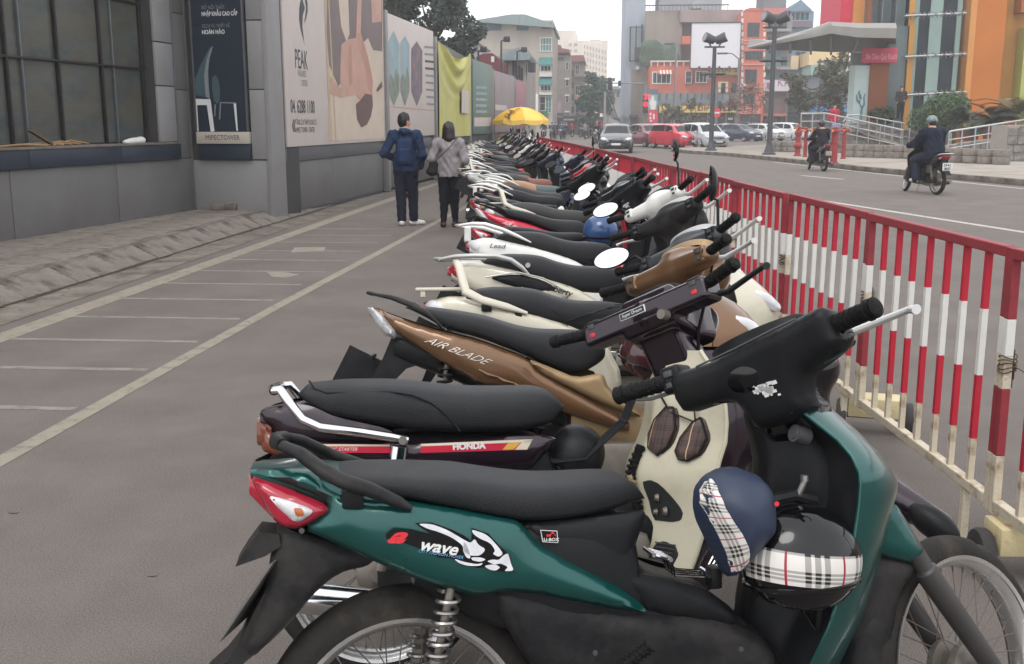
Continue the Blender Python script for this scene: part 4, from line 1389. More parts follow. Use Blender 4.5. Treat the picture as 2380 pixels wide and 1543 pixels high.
def railing(label,top,Y,hh,nposts,bars=3,r=.03):
 t=thing('railing',label,'railing',(0,Y,0))
 P=[Vector((at(*ZR(*p),Y).x,0,at(*ZR(*p),Y).z))for p in top]
 L=resample(P,100)
 for k in range(bars):
  dz=Vector((0,0,-hh*k/bars))
  obj('handrail'if k==0 else 'crossbar',MB().tube([p+dz for p in P],r*(1.3 if k==0 else .75),8),STEEL,t)
 xs=np.linspace(P[0].x,P[-1].x,nposts)
 for x in xs:
  z=float(np.interp(x,[p.x for p in P],[p.z for p in P]))
  obj('rail_post',MB().tube([(x,0,z),(x,0,z-hh)],r*.9,8),STEEL,t)
 return t
railing('long steel railing sloping down along the ramp',[(380,838),(560,835),(1130,960)],49.6,1.05,10)
railing('steel railing on the upper terrace behind the ramp',[(820,850),(1300,940)],53.2,.95,9)
railing('steel railing rising along the right stone wall',[(1470,975),(1480,968),(2060,878)],45.4,1.05,7)
railing('short steel rail on the terrace by the painted wall',[(690,900),(720,850),(810,846)],53.0,.8,3)
PLT=mat('planter_concrete',(132,124,117),.9,var=.16,scale=5,bump=.5,bscale=40,col2=(98,92,86),thr=.58,s2=4)
SOIL=mat('planter_soil',(62,54,46),1.0,var=.3,scale=20,bump=.8)
ringm=mesh_of('ring',MB().lathe([(.2,0),(.265,0),(.28,.02),(.285,.13),(.28,.235),(.262,.25),(.235,.25),(.22,.2),(.2,0)],n=20),PLT)
soilm=mesh_of('soil',MB().lathe([(0,0),(.23,0)],n=16),SOIL)
def planter(p,s=1.0,label='',group='round concrete planters before the stone walls'):
 t=thing('planter',label,'planter',(p.x,p.y,.14),(0,0,random.uniform(0,6)),group)
 t.scale=(s,s,s)
 for k in range(2):
  o=obj('ring',ringm,PLT,t,loc=(random.uniform(-.008,.008),random.uniform(-.008,.008),.256*k),rot=(0,0,random.uniform(0,3)))
 obj('soil',soilm,SOIL,t,loc=(0,0,.47))
 return t
names=['at the foot of the ramp railing','in the middle of the row under the ramp']
for i,(x,y)in enumerate(((160,1118),(203,1118),(240,1118),(285,1120),(320,1122),(742,1158),(815,1160),(890,1162),(963,1164),(1033,1166),(1110,1168),(1187,1172),(1270,1180),(1350,1186))):
 planter(gp(*ZR(x,y),.14),1.0 if i>4 else .95,'round two ring concrete planter in the row below the ramp'if i>4 else 'round concrete planter far behind the right lamp post','planters below the ramp'if i>4 else 'planters behind the lamp post')
for i,x in enumerate((1450,1525,1625,1735,1850)):
 planter(gp(*ZR(x,1194+5*i),.14),.98,'round two ring concrete planter in the right hand row near the stone pillar','planters near the stone pillar')
HYD=mat('hydrant_red',(140,42,46),.5,var=.18,scale=9,coat=.2,col2=(96,40,38),thr=.62,s2=5)
CAPO=mat('hydrant_orange',(206,136,60),.5,var=.1)
def standpipe(x,yb,yt,w,fat,label):
 p=gp(*ZR(x,yb),.14)
 q=at(*ZR(x,yt),p.y)
 h=q.z-.14
 t=thing('standpipe',label,'standpipe',(p.x,p.y,.14),group='red fire standpipes on the plaza')
 if fat:
  prof=[(0,0),(.16,0),(.16,.05),(.12,.08),(.11,.3),(.15,.34),(.17,.42),(.15,.5),(.11,.55),(.1,h*.62),(.14,h*.66),(.16,h*.74),(.14,h*.8),(.1,h*.84),(.1,h*.93),(0,h*.95)]
 else:
  prof=[(0,0),(w*1.4,0),(w*1.4,.04),(w,.06),(w,h*.84),(w*1.5,h*.86),(w*1.5,h*.9),(w*.9,h*.92),(w*.9,h*.96),(0,h*.96)]
 obj('pipe',MB().lathe(prof,n=16),HYD,t)
 for a in(0,2.1,4.2):
  obj('outlet',MB().tube([(cos(a)*w*.6,sin(a)*w*.6,h*.88),(cos(a)*(w*1.4+.1),sin(a)*(w*1.4+.1),h*.88)],[.035,.042],10),HYD,t)
  obj('outlet_cap',MB().tube([(cos(a)*(w*1.4+.1),sin(a)*(w*1.4+.1),h*.88),(cos(a)*(w*1.4+.125),sin(a)*(w*1.4+.125),h*.88)],.046,10),CAPO,t)
 obj('valve_wheel',MB().lathe([(.0,h*.96),(.03,h*.96),(.07,h*.98),(.07,h),(0,h)],n=12),CAPO,t)
standpipe(350,1150,918,.11,True,'stout ornate red standpipe, leftmost of the red pipes')
standpipe(405,1157,938,.075,False,'slim red standpipe just right of the ornate one')
standpipe(463,1160,940,.075,False,'slim red standpipe half hidden by the scooter rider')
standpipe(616,1205,932,.12,False,'thick red standpipe standing at the kerb right of the scooter rider')
standpipe(686,1172,934,.08,False,'slim red standpipe, rightmost of the red pipes')
def shrub(name,label,x,y,Y,r,cols,n,leaf,seed,fronds=False):
 p=at(*ZR(x,y),Y)
 t=thing(name,label,'plant',(p.x,Y,p.z))
 rng=np.random.default_rng(seed)
 rnd=random.Random(seed)
 if not fronds:
  cl=[(rnd.uniform(-r,r)*.55,rnd.uniform(-r,r)*.5,rnd.uniform(0,r*.7),r*.62)for _ in range(9)]
  for c in cols:
   obj('leaves',leaf_mesh(rng,cl,n//len(cols),leaf,mat('leaf_%d_%d_%d'%c,c,.6,var=.35,scale=1.7)),MATS['leaf_%d_%d_%d'%c],t,smooth=0,kind='stuff')
  obj('trunk',MB().tube([(0,0,-1.0),(0,0,.4)],.08,8),MATS['bark'],t)
  return t
 for i in range(n):
  a,e=rnd.uniform(0,2*pi),rnd.uniform(.25,1.2)
  L=r*rnd.uniform(.8,1.2)
  P=[Vector((cos(a)*cos(e-.9*u)*L*u,sin(a)*cos(e-.9*u)*L*u,sin(e-.75*u)*L*u))for u in(0,.25,.5,.75,1)]
  mb=MB().tube(P,[.02,.018,.014,.01,.004],4)
  for k in range(1,26):
   u=.12+.88*k/26
   i0=min(int(u*4),3)
   c=P[i0].lerp(P[i0+1],u*4-i0)
   d=(P[i0+1]-P[i0]).normalized()
   s=d.cross(Vector((0,0,1))).normalized()
   w=.3*r*(1-abs(u-.5)*1.3)
   for sg in(-1,1):
    e2=c+(s*sg*w+d*w*.5+Vector((0,0,.12*w)))
    mb.add([c,c+d*.035*r,e2],[(0,1,2)])
  c=cols[i%len(cols)]
  obj('frond',mb,mat('frond_%d_%d_%d'%c,c,.55,var=.25,scale=2),t,smooth=0)
 pot=mat('terracotta',(150,100,78),.85,var=.15,scale=4)
 obj('pot',MB().lathe([(0,-1.0),(.34,-1.0),(.46,-.3),(.48,-.2),(.42,-.2),(0,-.22)],n=18),pot,t)
 return t
shrub('round_bush','big rounded clipped green bush behind the ramp railing',1385,905,51.5,1.35,[(70,92,58),(88,110,66),(52,70,46)],12000,.07,41)
shrub('small_bush','small dark bush at the foot of the rust brown column',965,880,54.5,.6,[(52,66,48),(66,80,56)],3000,.07,42)
shrub('cycad','dark cycad in a pot right of the round bush',1620,900,48.5,1.2,[(44,56,46),(56,68,52)],26,.1,43,True)
shrub('cycad','large dark cycad in a pot before the orange column',1800,890,47.5,1.5,[(42,54,44),(56,66,50)],30,.1,44,True)
shrub('cycad','tall yellowing palm at the right edge above the railing',1960,850,46.5,1.7,[(92,92,56),(64,74,50),(110,100,64)],20,.1,45,True)
shrub('cycad','dark cycad standing right of the big one at the frame edge',1925,900,48,1.2,[(42,54,44),(56,66,50)],22,.1,46,True)
LMP=mat('lamp_grey',(72,74,78),.5,metal=.3,var=.1,scale=4)
def lamp_post(p,h,label):
 t=thing('lamp_post',label,'lamp post',(p.x,p.y,.14),group='flood light posts on the plaza')
 obj('base',MB().lathe([(0,0),(.3,0),(.3,.06),(.22,.1),(.125,.45),(0,.45)],n=16),LMP,t)
 obj('pole',MB().lathe([(.12,.02),(.11,h*.5),(.095,h),(0,h)],n=16),LMP,t)
 for k,a in((0,2.5),(1,.5)):
  d=Vector((cos(a),-sin(a)*.6,.25+.1*k))
  d.normalize()
  c=Vector((d.x*.36,d.y*.36,h+.38))
  f=obj('flood_light',MB().tube([c-d*.34,c-d*.28,c+d*.2,c+d*.24],[.12,.2,.25,.22],14),LMP,t)
  obj('lens',MB().tube([c+d*.232,c+d*.246],.2,14),mat('lamp_lens',(120,124,128),.15),f)
  obj('bracket',MB().bar((d.x*.2,d.y*.2,h-.05),c-Vector((0,0,.15)),.06),LMP,t)
 obj('crossarm',MB().box((-.5,-.05,h-.06),(.5,.05,h+.02),.02),LMP,t)
 for sx in(-1,1):
  obj('side_lamp',MB().lathe([(0,-.08),(.2,-.05),(.27,0),(.22,.06),(0,.09)],o=(sx*.36,0,h*.74),n=14),LMP,t)
 obj('side_arm',MB().tube([(-.36,0,h*.74),(.36,0,h*.74)],.045,8),LMP,t)
 return t
pl_=gp(*ZB(926,1388),.14)
lamp_post(pl_,at(*ZB(960,430),pl_.y).z-.14,'grey flood light post in front of the silver hatchback')
pl_=gp(*ZB(1460,1425),.14)
lamp_post(pl_,at(*ZB(1510,250),pl_.y).z-.14,'taller grey flood light post standing in front of white cars')
REDL=mat('signal_red',(230,20,50),.4,emit=1.0)
SIGB=mat('signal_black',(44,44,48),.5,var=.1)
def px_thing(Y,name,label,cat):
 t=thing(name,label,cat,(0,Y,0))
 W=lambda x,y,out=0:(at(*ZB(x,y),Y).x,-out,at(*ZB(x,y),Y).z)
 return t,W
t,Wp=px_thing(100,'traffic_light','traffic light with red countdown and long arm over the street','traffic light')
obj('pole',MB().tube([(Wp(320,768)[0],0,0),Wp(320,760)],[.12,.09],10),MULL2,t)
obj('arm',MB().tube([Wp(322,770),Wp(100,768),Wp(-15,766)],[.07,.06,.05],8),MULL2,t)
a,c=Wp(300,880),Wp(344,1042)
sg=obj('signal_head',MB().box((a[0],-.5,c[2]),(c[0],-.12,a[2]),.05),SIGB,t)
for y in(906,962):
 q=Wp(322,y)
 if y==962:
  obj('lamp',MB().lathe([(0,-.56),(.2,-.54),(.23,-.5)],o=(q[0],0,q[2]),ax='y',n=18),REDL,sg)
q=Wp(310,915)
lettering('31',.62,REDL,sg,basis((q[0],-.52,q[2]),(1,0,0),(0,0,1)),name='countdown',bold=.03)
for x,y0,y1 in((5,755,835),(-8,715,830),(85,745,795)):
 a,c=Wp(x-14,y0),Wp(x+14,y1)
 obj('signal_head',MB().box((a[0],-.3,c[2]),(c[0],.3,a[2]),.05),SIGB,t)
t,Wp=px_thing(95,'signal_pole','pole with two dark signal heads seen from behind, right of the first lamp post','traffic light')
obj('pole',MB().tube([(Wp(985,800)[0],0,0),Wp(985,800)],.1,10),MULL2,t)
obj('arm',MB().tube([Wp(985,812),Wp(1165,806)],.05,8),MULL2,t)
for x in(1040,1135):
 a,c=Wp(x-17,765),Wp(x+17,860)
 obj('signal_head',MB().box((a[0],-.3,c[2]),(c[0],.3,a[2]),.05),SIGB,t)
a,c=Wp(993,930),Wp(1016,1040)
obj('signal_head',MB().box((a[0],-.35,c[2]),(c[0],-.1,a[2]),.05),SIGB,t)
t,Wp=px_thing(94,'no_entry_sign','round red no entry sign on a slim pole','road sign')
q=Wp(973,1040)
obj('disc',MB().lathe([(0,-.06),(.42,-.06),(.42,0),(0,0)],o=(q[0],-.12,q[2]),ax='y',n=20),mat('sign_face_red',(196,52,70),.5),t)
obj('bar',MB().box((q[0]-.28,-.2,q[2]-.07),(q[0]+.28,-.181,q[2]+.07)),WHITE,t)
obj('pole',MB().tube([(q[0],0,0),(q[0],0,q[2]+.5)],.05,8),MULL2,t)
for(xb,yt,xe,ye,Y,lab)in((608,420,570,402,112,'tall street lamp in front of the coral shops'),(1185,545,1060,490,108,'double street lamp in front of the blank billboard')):
 t,Wp=px_thing(Y,'street_lamp',lab,'street lamp')
 q=Wp(xb,yt)
 obj('pole',MB().tube([(q[0],0,0),(q[0],0,q[2]),tuple((q[i]+Wp(xe,ye)[i])/2+(.25 if i==2 else 0)for i in range(3)),Wp(xe,ye)],[.12,.09,.06,.05],8),MULL2,t)
 e=Wp(xe,ye)
 obj('lamp_head',MB().box((e[0]-.8,-.15,e[2]-.12),(e[0]+.2,.15,e[2]+.06),.04),LMP,t)
 if Y==108:
  e2=Wp(1245,478)
  obj('arm',MB().tube([q,tuple((q[i]+e2[i])/2+(.2 if i==2 else 0)for i in range(3)),e2],.05,8),MULL2,t)
  obj('lamp_head',MB().box((e2[0]-.2,-.15,e2[2]-.12),(e2[0]+.8,.15,e2[2]+.06),.04),LMP,t)
t,Wp=px_thing(112,'poster_board','tall poster with a pale standing figure above a red board','poster')
for(x0,y0,x1,y1,m)in((336,820,440,872,mat('poster_slate',(90,98,106),.6)),(340,872,432,1012,mat('poster_blue',(120,150,158),.6,var=.2,scale=1)),(350,1014,434,1132,mat('poster_red',(196,50,74),.6))):
 a,c=Wp(x0,y0),Wp(x1,y1)
 obj('panel',MB().box((a[0],-.1,c[2]),(c[0],0,a[2])),m,t)
mb=MB()
mb.add([Wp(x,y,.12)for x,y in[(372,1010),(360,940),(375,920),(382,885),(392,876),(400,890),(402,918),(424,940),(414,1010)]],[tuple(range(9))])
obj('figure',mb,WHITE,t,smooth=0)
for(x0,y0,x1,y1)in((362,1040,378,1062),(362,1078,376,1100),(392,1050,408,1100),(364,1108,384,1122)):
 a,c=Wp(x0,y0),Wp(x1,y1)
 obj('mark',MB().box((a[0],-.12,c[2]),(c[0],-.101,a[2])),WHITE,t)
obj('post',MB().tube([(Wp(390,1132)[0],.05,0),(Wp(390,1132)[0],.05,Wp(390,1020)[2])],.1,8),MULL2,t)
ZAa=lambda x,y,Y:at(*ZA(x,y),Y)
for i,(x,yt,Y,lab)in enumerate(((1490,900,120,'concrete utility pole with drooping wires at the street end'),(1520,960,150,'farther utility pole with drooping wires'))):
 t=thing('utility_pole',lab,'utility pole',(0,Y,0))
 q=ZAa(x,yt,Y)
 obj('pole',MB().tube([(q.x,0,0),(q.x,0,q.z)],[.18,.12],8),wallmat('pole_concrete',(150,146,144)),t)
 obj('crossarm',MB().box((q.x-.9,-.06,q.z-.6),(q.x+.9,.06,q.z-.5)),IRON,t)
 for k in range(4):
  e=ZAa(1680+10*k,1130+14*k,Y+8)
  P=[Vector((q.x-.6+.4*k,0,q.z-.5)).lerp(Vector((e.x,8,e.z)),u)-Vector((0,0,1.4*sin(pi*u)))for u in np.linspace(0,1,9)]
  obj('wire',MB().tube(P,.035,5),IRON,t)
for i,(x,y,Y,lab)in enumerate(((470,560,56,'flood light on a curved bracket over the maroon shed'),(625,640,60,'flood light on a bent arm over the low house'),(245,560,54,'small flood light at the left end of the maroon shed'))):
 t=thing('wall_light',lab,'flood light',(0,Y,0))
 tp=[(520,385),(690,488),(292,486)][i]
 b0_,h0_=ZAa(x,y,Y),ZAa(*tp,Y)
 o_=Vector((0,Y,0))
 obj('arm',MB().tube([b0_-o_-Vector((0,0,2)),b0_-o_,Vector((b0_.x,0,h0_.z-.1)),h0_-o_],.05,8),IRON,t)
 obj('lamp',MB().box((h0_.x-.14,-.16,h0_.z-.14),(h0_.x+.2,.16,h0_.z+.14),.05),IRON,t,rot=(0,0,0))
# BARRIERS ALONG THE PARKED ROW
FRED=mat('barrier_red',(172,26,48),.5,var=.12,scale=10,col2=(96,48,42),thr=.72,soft=.04,s2=7,bump=.15,bscale=200)
FREDD=mat('barrier_rail_red',(134,44,52),.55,var=.15,scale=10,col2=(84,50,44),thr=.66,soft=.06,s2=9,bump=.2)
FWH=mat('barrier_white',(206,204,199),.5,var=.06,scale=10,col2=(150,118,84),thr=.74,soft=.05,s2=8,bump=.15)
FRUST=mat('barrier_rusty_white',(190,180,160),.6,var=.1,scale=10,col2=(112,78,54),thr=.6,soft=.1,s2=10,bump=.3)
BANDS=[(1.075,.866,0),(.866,.629,1),(.629,.396,0),(.396,.24,2)]
def bar_mesh(w):
 mb=MB()
 for(z1_,z0_,m)in BANDS:
  mb.cur=m
  mb.box((-w/2,-w/2,z0_),(w/2,w/2,z1_))
 return mesh_of('bar',mb,[FRED,FWH,FRUST],0)
def post_mesh(w):
 mb=MB()
 for(z1_,z0_,m)in[(1.10,.866,0),(.866,.74,1),(.74,.629,2),(.629,.396,0),(.396,.19,2)]:
  mb.cur=m
  mb.box((-w/2,-w/2,z0_),(w/2,w/2,z1_),.003)
 return mesh_of('end_post',mb,[FREDD,FWH,FRUST],0)
BARM,POSTM=bar_mesh(.021),post_mesh(.030)
TOPM=mesh_of('top_rail',MB().box((0.015,-.018,1.066),(1.275,.018,1.102),.004),FREDD,0)
BOTM=mesh_of('bottom_rail',MB().box((0.018,-.018,.205),(1.272,.018,.242),.004),FRUST,0)
LEGM=mesh_of('leg',MB().box((-.014,-.014,0.0),(.014,.014,.24),.002),FRUST,0)
WIRE=mat('rusty_wire',(84,66,52),.7,metal=.4,var=.3,scale=20)
fl=[(1.62,.6),(1.52,2.22),(1.378,3.54),(1.253,4.83),(1.123,6.18),(1.01,7.3),(.82,9.43),(.55,12.0),(.12,16.2),(-.37,20.5),(-.9,25),(-1.5,30),(-2.0,35)]
fr=resample(fl,.05)
pts_=[Vector((1.52,2.22))]
for p in fr:
 if p.y>pts_[-1].y and(p-pts_[-1]).length>=1.315:
  pts_.append(p)
ORD=['nearest the camera, partly out of frame','beside the green motorbike front wheel','third from the camera','fourth from the camera','fifth from the camera','sixth from the camera','seventh from the camera','eighth from the camera','ninth from the camera','tenth from the camera']
TYRE_S=mat('solid_tyre',(54,52,51),.75,var=.15,scale=12,bump=.2)
HUBR=mat('rusty_hub',(80,62,54),.7,metal=.4,var=.3,scale=15)
BOXY=mat('trolley_cream',(196,182,142),.6,var=.1,scale=6,col2=(124,86,56),thr=.62,soft=.08,s2=9,bump=.2)
TRW=mesh_of('wheel',MB().lathe([(.03,-.02),(.055,-.024),(.074,-.022),(.08,-.012),(.081,0),(.08,.012),(.074,.022),(.055,.024),(.03,.02)],ax='y',n=28),TYRE_S)
TRH=mesh_of('hub',MB().lathe([(0,-.04),(.014,-.04),(.016,-.02),(.03,-.018),(.045,-.008),(.045,.008),(.03,.018),(.016,.02),(0,.02)],ax='y',n=16),HUBR)
for i in range(len(pts_)-1):
 a,c=pts_[i],pts_[i+1]
 ang=atan2(c.y-a.y,c.x-a.x)
 lab='red and white striped barrier panel '+(ORD[i]if i<10 else 'in the far stretch of the barrier line')
 t=thing('barrier',lab,'barrier',(a.x,a.y,0),(random.uniform(-.012,.012),0,ang),'striped barriers beside the parked motorbikes')
 L=(c-a).length-.02
 obj('top_rail',TOPM,FREDD,t)
 obj('bottom_rail',BOTM,FRUST,t)
 for x in(0.0,1.29):
  obj('end_post',POSTM,FRED,t,loc=(x,0,0))
 for k in range(7):
  obj('bar',BARM,FRED,t,loc=(.16*(k+1)+random.uniform(-.004,.004),0,0),rot=(0,random.uniform(-.004,.004),0))
 for x in(.178,):
  obj('leg',LEGM,FRUST,t,loc=(x,0.0,0))
 if i<12:
  mb=MB()
  for k in range(5):
   zc=.69+.012*k
   mb.tube([(-.026+.02*cos(q)*(1+.4*(k%2))-.012,.03*sin(q),zc+.006*sin(2*q+k))for q in np.linspace(0,6.3,14)],.0022,5)
  mb.tube([(-.05,-.03,.70),(-.075,-.045,.69),(-.08,-.05,.66),(-.07,-.05,.63)],.0016,5)
  obj('binding_wire',mb,WIRE,t)
  obj('latch',MB().box((-.045,-.024,.66),(-.01,-.016,.72),.002).tube([(-.03,-.02,.63),(-.03,-.02,.76)],.006,6),WIRE,t)
 if i in(1,2,4,6,8):
  yo=-.02 if i==1 else .0
  tt=thing('barrier_trolley',['','low cream trolley with two wheels in front of green motorbike','low cream trolley with two wheels under second barrier joint','','low cream wheeled trolley under the fifth barrier','','low cream wheeled trolley under the seventh barrier','','low cream wheeled trolley under the ninth barrier'][i],'trolley',(1.475,3.43,0)if i==1 else(a.x+.14,a.y+.2,0),(0,0,.06 if i==1 else-.22),'trolleys under the barriers')
  obj('box',MB().box((-.125,-.07,.09),(.125,.07,.185),.006),BOXY,tt)
  obj('axle',MB().tube([(-.17,0,.081),(.17,0,.081)],.012,8),HUBR,tt)
  for sx in(-1,1):
   w=obj('wheel',TRW,TYRE_S,tt,loc=(sx*.155,0,.081),rot=(0,0,pi/2*sx))
   obj('hub',TRH,HUBR,w)
# MOTORBIKES
RUB=mat('tyre_rubber',(40,38,36),.75,spec=.2,var=.18,scale=9,bump=.35,bscale=70,col2=(70,63,56),thr=.62,soft=.12,s2=7)
CHR=mat('chrome',(205,206,208),.1,metal=1,var=.04,scale=8)
ALU=mat('aluminium',(150,148,144),.38,metal=.85,var=.14,scale=12)
ALUD=mat('dirty_aluminium',(120,114,106),.55,metal=.6,var=.25,scale=12)
BLKP=mat('black_plastic',(23,24,26),.38,var=.2,scale=4,bump=.12,bscale=260,col2=(44,44,44),thr=.66,soft=.16,s2=5,spec=.2,rvar=.3)
BLKD=mat('dusty_black_plastic',(29,29,31),.46,var=.22,scale=3,bump=.1,bscale=200,col2=(58,55,52),thr=.6,soft=.18,s2=6,spec=.18,rvar=.3,grain=.12,gs=60)
BLKG=mat('gloss_black',(10,10,12),.07,var=.1,coat=.1)
VINYL=mat('seat_vinyl',(29,30,33),.44,var=.14,scale=3,bump=.35,bscale=420,spec=.3,rvar=.2,col2=(42,42,43),thr=.62,soft=.16,s2=4)
GRIPM=mat('grip_rubber',(17,17,18),.6,spec=.2,var=.15,scale=12,bump=.5,bscale=160)
MIRR=mat('mirror_glass',(235,238,242),.02,metal=1,var=.01)
REDL2=mat('tail_lens_red',(150,26,46),.12,var=.12,scale=4,coat=.6)
CLEARL=mat('clear_lens',(196,196,198),.1,var=.12,scale=14,coat=.7)
AMBER=mat('amber_lens',(176,92,40),.15,var=.15,scale=6,coat=.5)
SPRK=mat('steel_spring',(150,148,146),.3,metal=.9,var=.12,scale=12)
FORK=mat('fork_grey',(70,68,67),.45,metal=.5,var=.15,scale=6)
RIMC=mat('rim_chrome',(214,214,214),.26,metal=.9,var=.06,scale=10)
SWRED=mat('switch_red',(196,40,50),.45,var=.08)
LABEL=mat('label_white',(206,206,204),.5,var=.04)
GREYT=mat('grey_trim',(62,62,64),.5,var=.08)
def paint(name,c,metal=.35,rough=.3):
 return mat(name,c,rough,metal=metal,var=.07,scale=2,coat=.55,col2=tuple(min(255,int(v*.9+12))for v in c),thr=.66,soft=.16,s2=5,spec=.5)
CACHE={}
def cached(key,fn):
 if key not in CACHE:
  CACHE[key]=fn()
 return CACHE[key]
def wheel_meshes(R,tr,spokes):
 def tyre():
  n=96
  prof=[]
  for k in range(15):
   a=-1.9+3.8*k/14
   prof.append((R-tr+tr*cos(a)*1.0,tr*.92*sin(a)))
  def mod(i,j):
   g=(i%6==0 and 3<=j<=6)or((i+3)%6==0 and 8<=j<=11)
   return-.0055 if g else 0
  return mesh_of('wheel',MB().lathe(prof,ax='y',n=n,mod=mod),RUB,40)
 def rim():
  r=R-tr*1.55
  return mesh_of('rim',MB().lathe([(r+.004,-.038),(r+.013,-.041),(r+.012,-.036),(r-.004,-.028),(r-.012,-.014),(r-.014,0),(r-.012,.014),(r-.004,.028),(r+.012,.036),(r+.013,.041),(r+.004,.038)],ax='y',n=64),RIMC if spokes else ALUD,50)
 def spk():
  mb=MB()
  r=R-tr*1.55-.01
  if spokes:
   for k in range(36):
    a=2*pi*k/36
    a2=a+(.55 if k%4<2 else-.55)
    sy=.03 if k%2 else-.03
    mb.tube([(.05*cos(a2),sy,.05*sin(a2)),(r*cos(a),0,r*sin(a))],.0015,5)
    mb.tube([(r*.93*cos(a)+(.05*cos(a2))*.07,sy*.07,r*.93*sin(a)+.05*sin(a2)*.07),(r*cos(a),0,r*sin(a))],.0028,5)
  else:
   for k in range(5):
    a=2*pi*k/5
    for sg in(-.13,.13):
     mb.bar((.05*cos(a),0,.05*sin(a)),(r*cos(a+sg),0,r*sin(a+sg)),.022,.02,up=(0,1,0))
  return mesh_of('spokes',mb,mat('spoke_steel',(112,104,96),.5,metal=.6,var=.2,scale=14)if spokes else ALUD,40)
 def hub():
  return mesh_of('hub',MB().lathe([(0,-.062),(.02,-.062),(.024,-.045),(.05,-.042),(.06,-.036),(.062,-.02),(.045,-.014),(.04,.014),(.062,.02),(.062,.036),(.02,.045),(.014,.062),(0,.062)],ax='y',n=28),ALUD,40)
 k=(R,tr,spokes)
 return[cached(('w',nm)+k,fn)for nm,fn in(('t',tyre),('r',rim),('s',spk),('h',hub))]
def add_wheel(root,s,R,tr,spokes=True,M=None):
 t,r,sp,h=wheel_meshes(R,tr,spokes)
 o=obj('wheel',t,RUB,root)
 o.matrix_basis=(M or Matrix())@Matrix.Translation((s,0,R))@Matrix.Rotation(random.uniform(0,6),4,'Y')
 obj('rim',r,CHR,o)
 q=obj('spokes',sp,CHR,o)
 q['kind']='stuff'
 obj('hub',h,ALU,o)
 return o
def coil_mesh(p0,p1,r,turns,w):
 p0,p1=Vector(p0),Vector(p1)
 d=(p1-p0)
 u=d.normalized()
 a=u.orthogonal().normalized()
 b=u.cross(a)
 P=[p0+d*(k/(turns*14))+a*r*cos(2*pi*k/14)+b*r*sin(2*pi*k/14)for k in range(turns*14+1)]
 return MB().tube(P,w,6)
def shock(root,y,p0,p1,m=SPRK,r=.021,turns=12,w=.0042):
 a,b=Vector((p0[0],y,p0[1])),Vector((p1[0],y,p1[1]))
 o=obj('shock_absorber',MB().tube([a,a.lerp(b,.5),a.lerp(b,.5),b],[.008,.008,.014,.014],10),ALUD,root)
 obj('coil',coil_mesh(a.lerp(b,.06),a.lerp(b,.88),r,turns,w),m,o)
 return o
def interp(L,x):
 L=sorted(L,key=lambda q:q[0])
 return float(np.interp(x,[q[0]for q in L],[q[1]for q in L]))
def seat_mesh(top,bot,wmax,wfront,wrear,n=14,k=3.0,kb=4.5):
 s0,s1=min(top[0][0],bot[0][0]),max(top[-1][0],bot[-1][0])
 st=[]
 for i in range(n+1):
  t=i/n
  t=.5-.5*cos(pi*t)
  s=s0+(s1-s0)*t
  e=max(0.0,1-abs(2*t-1)**7)**.5
  e=.25+.75*e
  h1,h0=interp(top,s),interp(bot,s)
  m=h0*.45+h1*.55
  w=wrear+(wmax-wrear)*min(1,t/.3)if t<.3 else(wmax if t<.5 else wmax+(wfront-wmax)*((t-.5)/.5)**1.2)
  st.append((s,m+(h0-m)*e,m+(h1-m)*e,w*(.45+.55*e)))
 return MB().loft(st,n=28,sub=3,kt=k,kb=kb)
def shield_rows(tip,mid,w,hs,n=21,px_=2.4,py_=1.7,inner=False,off=0.0):
 rows=[]
 T,M_=[(h,s)for s,h in tip],[(h,s)for s,h in mid]
 for h in hs:
  st,sm,wh=interp(T,h),interp(M_,h),(w(h)if callable(w)else w)
  r=[]
  for i in range(n):
   u=-1+2*i/(n-1)
   u=math.copysign(abs(u)**.8,u)
   f=abs(u)**1.6 if inner else 1-max(0.0,1-abs(u)**px_)**(1/py_)
   r.append((sm+(st-sm)*f+off,wh*u,h))
  rows.append(r)
 return rows
STEERRAKE=radians(26.5)
def steer_matrix(s0,h0,ang):
 P=Vector((s0+.13,0,h0-.08))
 return Matrix.Translation(P)@Matrix.Rotation(radians(ang),4,Vector((-sin(STEERRAKE),0,cos(STEERRAKE))))@Matrix.Translation(-P)
def add_steered(root,name,mb,m,M,smooth=35,parent=None):
 o=obj(name,mb,m,parent or root,smooth=smooth)
 if parent is None:
  o.matrix_basis=M
 return o
def mirror(root,M,s0,y,h,m=BLKP,shape=(.075,.05),stem=.16,out=.10,back=-.02,face_up=14,yaw=0):
 sg=1 if y>0 else-1
 c=Vector((s0+back,y+sg*out,h+stem))
 o=add_steered(root,'mirror',MB().tube([(s0,y,h),(s0-.01,y+sg*.03,h+stem*.6),(c.x+.015,c.y-sg*.02,c.z-shape[1]*.7)],[.006,.006,.006],8),BLKP,M)
 R_=Matrix.Translation(c)@Matrix.Rotation(radians(face_up),4,'Y')@Matrix.Rotation(radians(yaw),4,'Z')
 b=MB()
 b.X=R_
 b.add(*_ell_pts(shape,.03))
 add_steered(root,'mirror_shell',b,m,M,60,parent=o)
 g=MB()
 g.X=R_
 n=32
 g.add([(-.0045,shape[0]*.93*cos(2*pi*i/n),shape[1]*.93*sin(2*pi*i/n))for i in range(n)],[tuple(range(n))])
 add_steered(root,'mirror_glass',g,MIRR,M,0,parent=o)
 return o
def _ell_pts(shape,d,n=32,k=7):
 vs,fs=[],[]
 for j in range(k):
  t=j/(k-1)
  x,q=-.004+d*sin(t*pi/2),cos(t*pi/2)
  for i in range(n):
   a=2*pi*i/n
   vs.append((x,shape[0]*q*cos(a),shape[1]*q*sin(a)))
 for j in range(k-1):
  for i in range(n):
   a,b=j*n+i,j*n+(i+1)%n
   fs.append((a,b,b+n,a+n))
 return vs,fs
